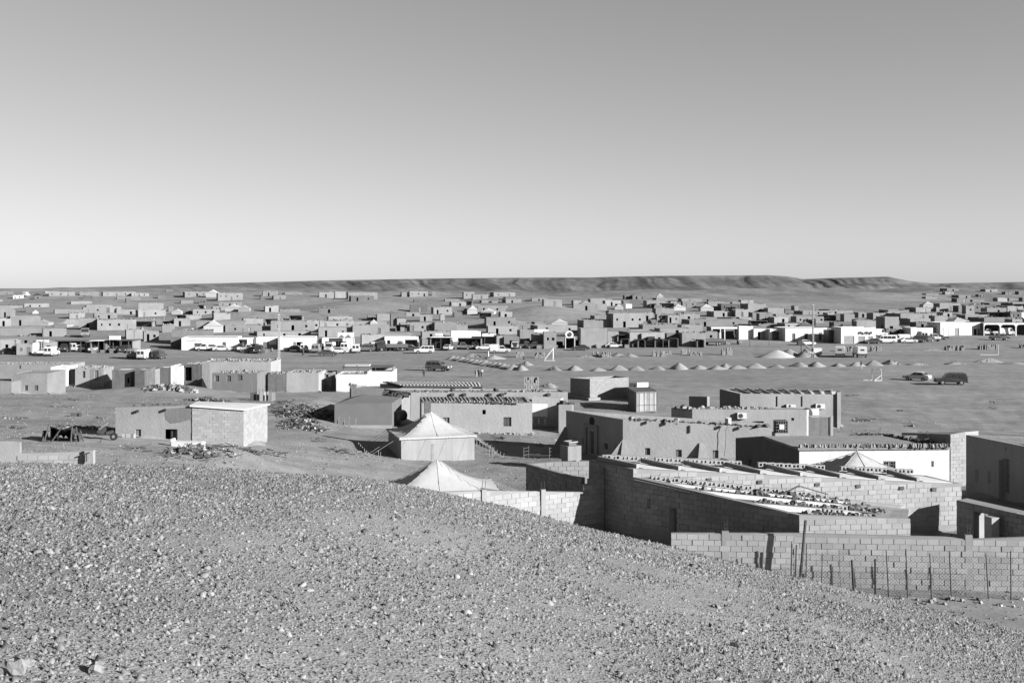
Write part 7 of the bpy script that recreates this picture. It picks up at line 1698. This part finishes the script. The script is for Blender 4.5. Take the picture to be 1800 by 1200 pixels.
# ordinary houses: (x0, x1, ytop, ybase, material)
P, PP, G, MU, W, DK = 'plaster', 'plaster_pale', 'plaster_grey', 'mud', 'white_paint', 'sheet_dark'
V = [(23, 38, 519, 525, W), (86, 125, 513, 521, P), (140, 170, 513, 520.5, P), (181, 230, 513, 520.5, PP), (0, 22, 544, 558, P), (-8, 15, 560, 574, PP), (18, 62, 556, 573, P), (96, 145, 544, 551, MU), (193, 211, 539, 549, PP), (146, 181, 540, 550, P), (122, 145, 550, 560, PP),
     (115, 137, 562, 573, PP), (139, 166, 559, 579, P), (166, 200, 551, 561, P), (171, 231, 562, 581, P), (0, 70, 577, 590, MU), (7, 26, 581, 589, PP), (31, 58, 591, 612, G), (29, 57, 605, 624, P), (57.5, 67, 603, 623, W), (72, 96, 601, 622, P), (75, 110, 578, 592, MU), (205, 250, 545, 553, P), (0, 30, 597, 620, P),
     (243, 283, 532.5, 545, PP), (243, 285, 545, 557, PP), (339, 383, 543.5, 553.5, PP), (325, 365, 513, 522, P), (383, 423, 515, 528, PP), (306, 331, 560, 574, P), (238, 287, 562, 571, G), (345, 427, 565, 583, P), (253, 276, 582, 600, P), (222, 252, 580, 596, P), (302, 370, 581, 606, G), (396, 456, 572, 584, P), (330, 352, 554, 562, PP), (376, 402, 551, 563, PP),
     (232, 262, 566, 574, MU), (285, 305, 571, 584, P), (428, 460, 560, 574, P), (300, 318, 593, 613, DK), (462, 487, 512, 520.5, P), (561, 586, 513.5, 523.5, PP), (589, 607, 512.5, 524, PP), (612, 662, 514, 526, PP), (617, 656, 520, 530, G), (466, 488, 537.5, 549, PP), (492, 525, 543, 549, MU), (560, 593, 541, 550.5, G),  # dark sheet house by the long shop stands in for its shaded side
     (476, 550, 565, 583, P), (539, 560, 564, 580, PP), (562, 620, 564, 577, PP), (560, 619, 576, 592, P), (620, 651, 571.5, 592, P), (651, 684, 570, 588, PP), (452, 541, 583, 592, P), (636, 675, 588, 610, PP), (646, 662, 555, 562, G), (663, 690, 552, 564, PP),
     (706, 717, 513.5, 522, P), (720, 752, 512, 522, PP), (759, 766, 512.5, 520, P), (815, 834, 513, 525, P), (831, 858, 517, 526, PP), (868, 906, 514, 521.5, PP), (721, 751, 536, 548.5, DK), (762, 794, 540, 553.5, PP), (840, 889, 537, 551, P), (687, 714, 552, 573, G), (698, 713, 559, 573, P), (714, 738, 549.5, 556, PP), (738, 760, 553, 564.5, PP), (760, 774, 552.5, 561, G), (774, 782, 552, 563, PP),
     (704, 764, 568, 582.5, PP), (764, 803, 567, 583, P), (803, 822, 570.5, 582, P), (855, 906, 558, 576, P), (858, 910, 573, 588, PP), (675, 725, 585, 594, P), (742, 758, 594, 614, P), (742, 792, 583, 596, PP), (848, 872, 586, 596, W), (873, 884, 590, 612, PP), (886, 913, 592, 612, MU),
     (956, 988, 526, 538.5, PP), (1008, 1022, 528, 536, PP), (1038, 1071, 525, 534, PP), (1008, 1050, 534, 546, P), (1050, 1067, 534, 546, PP), (1064, 1092, 528, 538, PP), (1098, 1112, 519, 526, DK), (1112, 1128, 519, 526, G), (1100, 1111, 534, 542, W), (1085, 1100, 534, 543, G), (1026, 1079, 563, 576, P), (1078, 1132, 551, 576, P), (1070, 1106, 546, 556, G), (945, 1016, 572, 585, P), (900, 931, 568, 584, PP), (914, 940, 580, 608, P), (956, 978, 583, 613, 'brick_far'),
     (1021, 1068, 577, 612, P), (1107, 1171, 584, 609, P), (1128, 1153, 586, 609, PP), (1199, 1241, 585, 609, P), (1125, 1150, 550, 565, P), (1155, 1173, 552, 562, PP), (1174, 1195, 554, 568, PP), (1195, 1231, 552, 566, PP), (1212, 1320, 562, 574, P), (1255, 1290, 547, 557, PP), (1293, 1318, 544, 557, PP), (1315, 1349, 533.5, 552, P), (1268, 1313, 534, 546, DK), (1200, 1224, 529.5, 541, P), (1245, 1283, 531, 541, PP), (1137, 1170, 528.5, 541, PP), (1148, 1156, 528, 535, P), (1179, 1190, 529, 536, P), (1227, 1236, 560, 568, G), (1198, 1236, 571, 583, P), (1130, 1195, 571, 580, PP), (1335, 1355, 551, 566, P), (1160, 1215, 577, 588, P),
     (1350, 1379, 541, 553, PP), (1396.5, 1404, 537.5, 546, P), (1361, 1388, 557, 568, PP), (1411, 1470, 546, 553, P), (1455, 1467, 549.5, 558, P), (1484, 1503, 552, 565, PP), (1506, 1544, 564, 577, PP), (1466, 1482, 566, 576, G), (1400, 1450, 556, 568, P), (1440, 1500, 546, 551, PP), (1509, 1530, 549, 558, P), (1535, 1560, 550, 562, P), (1380, 1412, 568, 578, P),
     (1610, 1648, 540.5, 549, P), (1652, 1690, 533, 547, PP), (1646, 1652, 540, 548, P), (1685, 1697, 537, 549, DK), (1698, 1713, 537, 553, PP), (1735, 1771, 541, 554, P), (1771, 1800, 538, 548, PP), (1776, 1796, 548, 561, DK), (1796, 1815, 549, 561, W), (1583, 1651, 551, 562, P), (1658, 1676, 549, 557, PP), (1697, 1740, 553, 562, P), (1730, 1790, 558, 566, MU), (1600, 1640, 560, 572, P), (1780, 1830, 532, 540, PP), (1712, 1722, 534, 539, PP), (1643, 1668, 555, 566, P), (1560, 1582, 548, 556, PP), (1814, 1850, 560, 575, P), (1240, 1262, 583, 600, P), (1172, 1198, 586, 607, DK), (940, 957, 588, 611, PP), (1068, 1088, 583, 609, P), (555, 566, 598, 612, G)]  # dark sheet house in the shop row fills a shaded gap with dark colour
for row in V: vhouse(*row)
# tents of the village
for row in [(58, 67, 545, 551.5, 'canvas_white'), (64, 90, 563, 572, 'canvas'), (364, 386, 510, 522.5, 'canvas_white'), (358, 393, 563, 585, 'canvas_white'), (304, 322, 543, 552, 'canvas_white'), (322, 340, 541, 554, 'canvas_grey'), (398, 425, 534.5, 547, 'canvas_white'), (420, 440, 537, 548, 'canvas'), (651, 663, 562, 571, 'canvas_white'), (804, 828, 539, 552.5, 'canvas_grey'), (820, 841, 537, 552, 'canvas_white'), (846, 871, 543, 554, 'canvas_white'),
            (969, 998, 562, 574, 'canvas_white'), (1018, 1040, 529, 538, 'canvas'), (720, 731, 572, 580, 'canvas_white'), (1180, 1203, 534, 546, 'canvas_white'), (1229, 1253, 534, 547, 'canvas_white'), (1154, 1166, 516, 525, 'canvas_white'), (1159, 1174, 541.5, 550, 'canvas_white'), (1150, 1163, 533, 542, 'canvas'), (1403, 1427, 565, 578, 'canvas_grey'), (1619, 1642, 530, 542, 'canvas_white'), (1668, 1698, 558, 569, 'canvas_white'), (60, 72, 515, 521.5, 'canvas_dark'), (100, 125, 566, 575, 'canvas'), (1100, 1128, 518, 526, 'canvas_dark'), (680, 700, 545, 556, 'canvas_grey'), (1080, 1096, 535, 544, 'canvas_white'), (905, 920, 572, 582, 'canvas')]: vtent(*row)
# infill: more houses of the crowded quarter, set among the others
taken = [(r[0], r[1], r[3]) for r in V]
k = 0; tries = 0
while k < 95 and tries < 9000:
    tries += 1
    yb = vr.uniform(516, 590) if vr.random() < .8 else vr.uniform(512, 535); x0 = vr.uniform(-30, 1800)
    if x0 < 430 and vr.random() < .55: continue
    if 440 < x0 < 720 and 528 < yb < 562: continue
    if 560 < x0 < 1560 and yb < 527: continue
    if 880 < x0 < 1030 and 538 < yb < 566: continue
    if 1330 < x0 < 1620 and yb < 548: continue
    D_ = pick(x0, yb, 170); w = vr.uniform(3.5, 11) * F / D_; hh = vr.uniform(1.8, 2.5) * F / D_
    if any(not (x0 + w < a_ - 1 or x0 > b_ + 1) and abs(yb - y_) < 5.2 for a_, b_, y_ in taken): continue
    taken.append((x0, x0 + w, yb)); k += 1
    if k % 5 in (1, 3): vhouse(x0, x0 + w, yb - hh * vr.uniform(.5, .65), yb, vr.choice([P, MU, MU, PP]), None, [], False, None, None, None, name='yard_enclosure', cat='enclosure')
    elif k % 5 == 4: vhouse(x0, x0 + w * .5, yb - hh * vr.uniform(.7, 1.0), yb, vr.choice([DK, G, 'grey_metal']))
    else: vhouse(x0, x0 + w, yb - hh * vr.uniform(.8, 1), yb, vr.choice([P, P, PP, PP, MU, G]))
# rough shelters added among the houses to give dark, shade-like accents
k = 0
while k < 34:
    yb = vr.uniform(536, 592); x0 = vr.uniform(0, 1790)
    if (440 < x0 < 720 and yb < 562) or (880 < x0 < 1030 and yb < 566) or (1330 < x0 < 1620 and yb < 548): continue
    D_ = pick(x0, yb, 170); w = vr.uniform(2.5, 6) * F / D_; hh = vr.uniform(1.9, 2.4) * F / D_
    r_, _d = workshop(x0, x0 + w, yb - hh, yb, f"open {vr.choice(['rag-roofed', 'tin-roofed', 'dark'])} shelter added as dark accent {zone(yb, x0 + w / 2)}", (x0 + .4, x0 + w - .4), vr.choice(['canvas_dark', 'sheet_dark', 'roof_earth']), 3)
    r_.name = 'accent_shelter'; r_['category'] = 'shelter'; ORG[r_.name] = Vector(r_.location); k += 1
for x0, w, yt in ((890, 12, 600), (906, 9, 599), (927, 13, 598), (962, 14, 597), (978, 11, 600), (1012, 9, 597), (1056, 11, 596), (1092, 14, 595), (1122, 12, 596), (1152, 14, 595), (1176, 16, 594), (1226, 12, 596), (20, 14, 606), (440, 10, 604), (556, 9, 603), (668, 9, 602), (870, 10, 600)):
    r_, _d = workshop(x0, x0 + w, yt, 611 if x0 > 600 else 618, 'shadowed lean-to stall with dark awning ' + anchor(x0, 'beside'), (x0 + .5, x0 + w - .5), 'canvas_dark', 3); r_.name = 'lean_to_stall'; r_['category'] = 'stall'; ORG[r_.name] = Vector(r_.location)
# yard clutter along the market row: drums, crates, tyre stacks
def clutter(px, py, kind):
    g_ = ground(px, py, 170); x, y, z = g_
    if kind == 'drum': return tag(MB().cyl((x, y, z - .05), (x, y, z + .9), .3, n=12).cyl((x, y, z + .28), (x, y, z + .32), .32, n=12).cyl((x, y, z + .58), (x, y, z + .62), .32, n=12).build('oil_drum', vr.choice(['dark_metal', 'grey_metal']), None, True), 'ribbed oil drum standing ' + anchor(px, 'before'), 'drum', 'oil drums along the market row')
    if kind == 'tyres':
        mb = MB()
        for j in range(vr.randint(2, 5)): torus(mb, (x + vr.uniform(-.06, .06), y, z + .12 + j * .22), .27, .12, 14, 6)
        return tag(mb.build('tyre_stack', 'tyre'), 'stack of worn tyres ' + anchor(px, 'before'), 'tyres', 'tyre stacks along the market row')
    r = thing('crate', 'slatted wooden crate standing ' + anchor(px, 'before'), 'crate', g_, 'crates along the market row'); w = vr.uniform(.7, 1.3); h = vr.uniform(.6, 1.2)
    MB().obox((x, y, z + h / 2), (w - .06, w - .06, h - .04)).build('gap_shade', 'dark_hole', r)  # dark box inside paints the shade seen between the slats
    for j in range(4): MB().obox((x, y - w / 2 + .01, z + h * (j + .5) / 4), (w, .03, h / 4 - .05)).build('slat', 'wood_pale', r)
    for s in (-1, 1): MB().obox((x + s * w / 2, y, z + h / 2), (.04, w, h)).build('side', 'wood', r)
for px0, px1, y0, y1, n in ((0, 100, 618, 623, 12), (150, 232, 616, 621, 12), (440, 490, 614, 620, 8), (560, 640, 612, 618, 8), (665, 735, 611, 616, 10), (790, 960, 609, 614, 22), (1030, 1120, 608, 612, 12), (1125, 1200, 606, 609, 8), (1240, 1300, 604, 608, 6), (1600, 1650, 596, 602, 10)):
    for _ in range(n): clutter(vr.uniform(px0, px1), vr.uniform(y0, y1), vr.choice(['drum', 'tyres', 'crate', 'drum']))
for px, yt, yb in ((76, 573, 622), (236, 580, 618), (427, 576, 622), (1318, 581, 608), (1352, 570, 608), (1667, 575, 591)):
    g_ = ground(px, yb, 170); h = (yb - yt) / F * g_.y
    pole = thing('utility_pole', 'thin utility pole with a short crossarm ' + anchor(px, 'beside'), 'pole', g_, 'utility poles'); MB().cyl(g_ - Vector((0, 0, .3)), g_ + Vector((0, 0, h)), .07, .05, n=6).build('shaft', 'wood', pole); MB().obox(g_ + Vector((0, 0, h * .93)), (1.0, .06, .06)).build('crossarm', 'wood', pole)

# ------------------------------------------------------------------ single stones on the near hill
sr = random.Random(9)
def hill_ground(px, py):
    Ds = np.arange(4, 34, .02); z = surf(X(px, Ds), Ds); rz = Zp(py, Ds); i = int(np.argmax(z >= rz)); return Vector((X(px, Ds[i]), float(Ds[i]), float(z[i])))
def boulder(px, py, w, label, group=None, mt='stone_pale', hh=.7):
    p = hill_ground(px, py); s = w / F * p.y / 2
    mb = MB(); n = 9; rings = 5; ph = [sr.uniform(0, 6.28) for _ in range(4)]
    for i in range(rings + 1):
        t = i / rings * math.pi
        for q in range(n):
            a = 2 * math.pi * q / n; rr = s * (1 + .16 * math.sin(2 * a + ph[0]) + .12 * math.sin(3 * a + ph[1] + t) + sr.uniform(-.2, .16))
            mb.v.append((p.x + rr * math.sin(t) * math.cos(a), p.y + rr * .8 * math.sin(t) * math.sin(a), p.z + s * hh * .55 + rr * hh * math.cos(t) * .95))
    for i in range(rings):
        for q in range(n): mb.f.append((i * n + q, (i + 1) * n + q, (i + 1) * n + (q + 1) % n, i * n + (q + 1) % n))
    return tag(mb.build('stone', mt), label, 'stone', group)
boulder(26, 1186, 52, 'large rounded boulder half sunk in the gravel hill', mt='stone', hh=.75); boulder(168, 1182, 34, 'angular pale stone casting a black shadow, beside the rounded boulder', mt='stone', hh=.7)
boulder(50, 1172, 28, 'bright cracked stone touching the rounded boulder', mt='stone'); boulder(1258, 1068, 20, 'broad pale slab set in the right flank of the gravel hill', hh=.4)
for px, py, w in ((1178, 996, 13), (1310, 1098, 14), (1262, 1100, 12), (1467, 1140, 13), (1375, 1170, 12), (1262, 1196, 16), (545, 1040, 14), (200, 1028, 12), (430, 825, 9), (448, 830, 10), (585, 826, 12), (612, 832, 12), (640, 838, 14), (660, 846, 9), (735, 868, 8), (230, 1110, 13), (340, 1060, 10), (690, 1130, 14), (840, 1120, 12), (960, 1075, 12), (1040, 1010, 10), (1120, 980, 11), (1400, 1060, 11), (1500, 1090, 12), (900, 1170, 15), (480, 1150, 13), (620, 1180, 14), (760, 1050, 10), (1050, 1150, 13), (1180, 1120, 12), (100, 1060, 10), (290, 980, 8), (395, 930, 7), (520, 960, 8), (700, 960, 8), (880, 990, 9), (1000, 940, 8), (1240, 1010, 9), (1340, 1040, 9), (1600, 1110, 9), (1700, 1150, 11), (1650, 1180, 12), (1560, 1170, 12)):
    boulder(px, py, w, 'pale angular fist-sized stone lying among the hill gravel', 'larger stones on the gravel hill', sr.choice(['stone_pale', 'stone', 'stone_pale']), sr.uniform(.4, .7))
for px, py, L in ((640, 936, 24), (1290, 1135, 22), (20, 1108, 16), (1158, 966, 18), (1048, 968, 14), (70, 977, 10), (165, 1185, 20), (820, 1175, 14), (700, 912, 16), (1450, 1050, 14)):
    p = hill_ground(px, py); l = L / F * p.y
    tag(MB().rock(p + Vector((0, 0, .02)), l / 2, l / 5, l / 7, .3, sr).build('dark_slate', 'rubble_dark'), 'dark flat sliver of rock lying on the pale gravel hill', 'stone', 'dark slivers on the gravel hill')
# shared labels carry a group
for lab, obs in LABELS.items():
    if len(obs) > 1:
        for o in obs:
            try:
                if 'group' not in o.keys(): o['group'] = lab
            except ReferenceError: pass
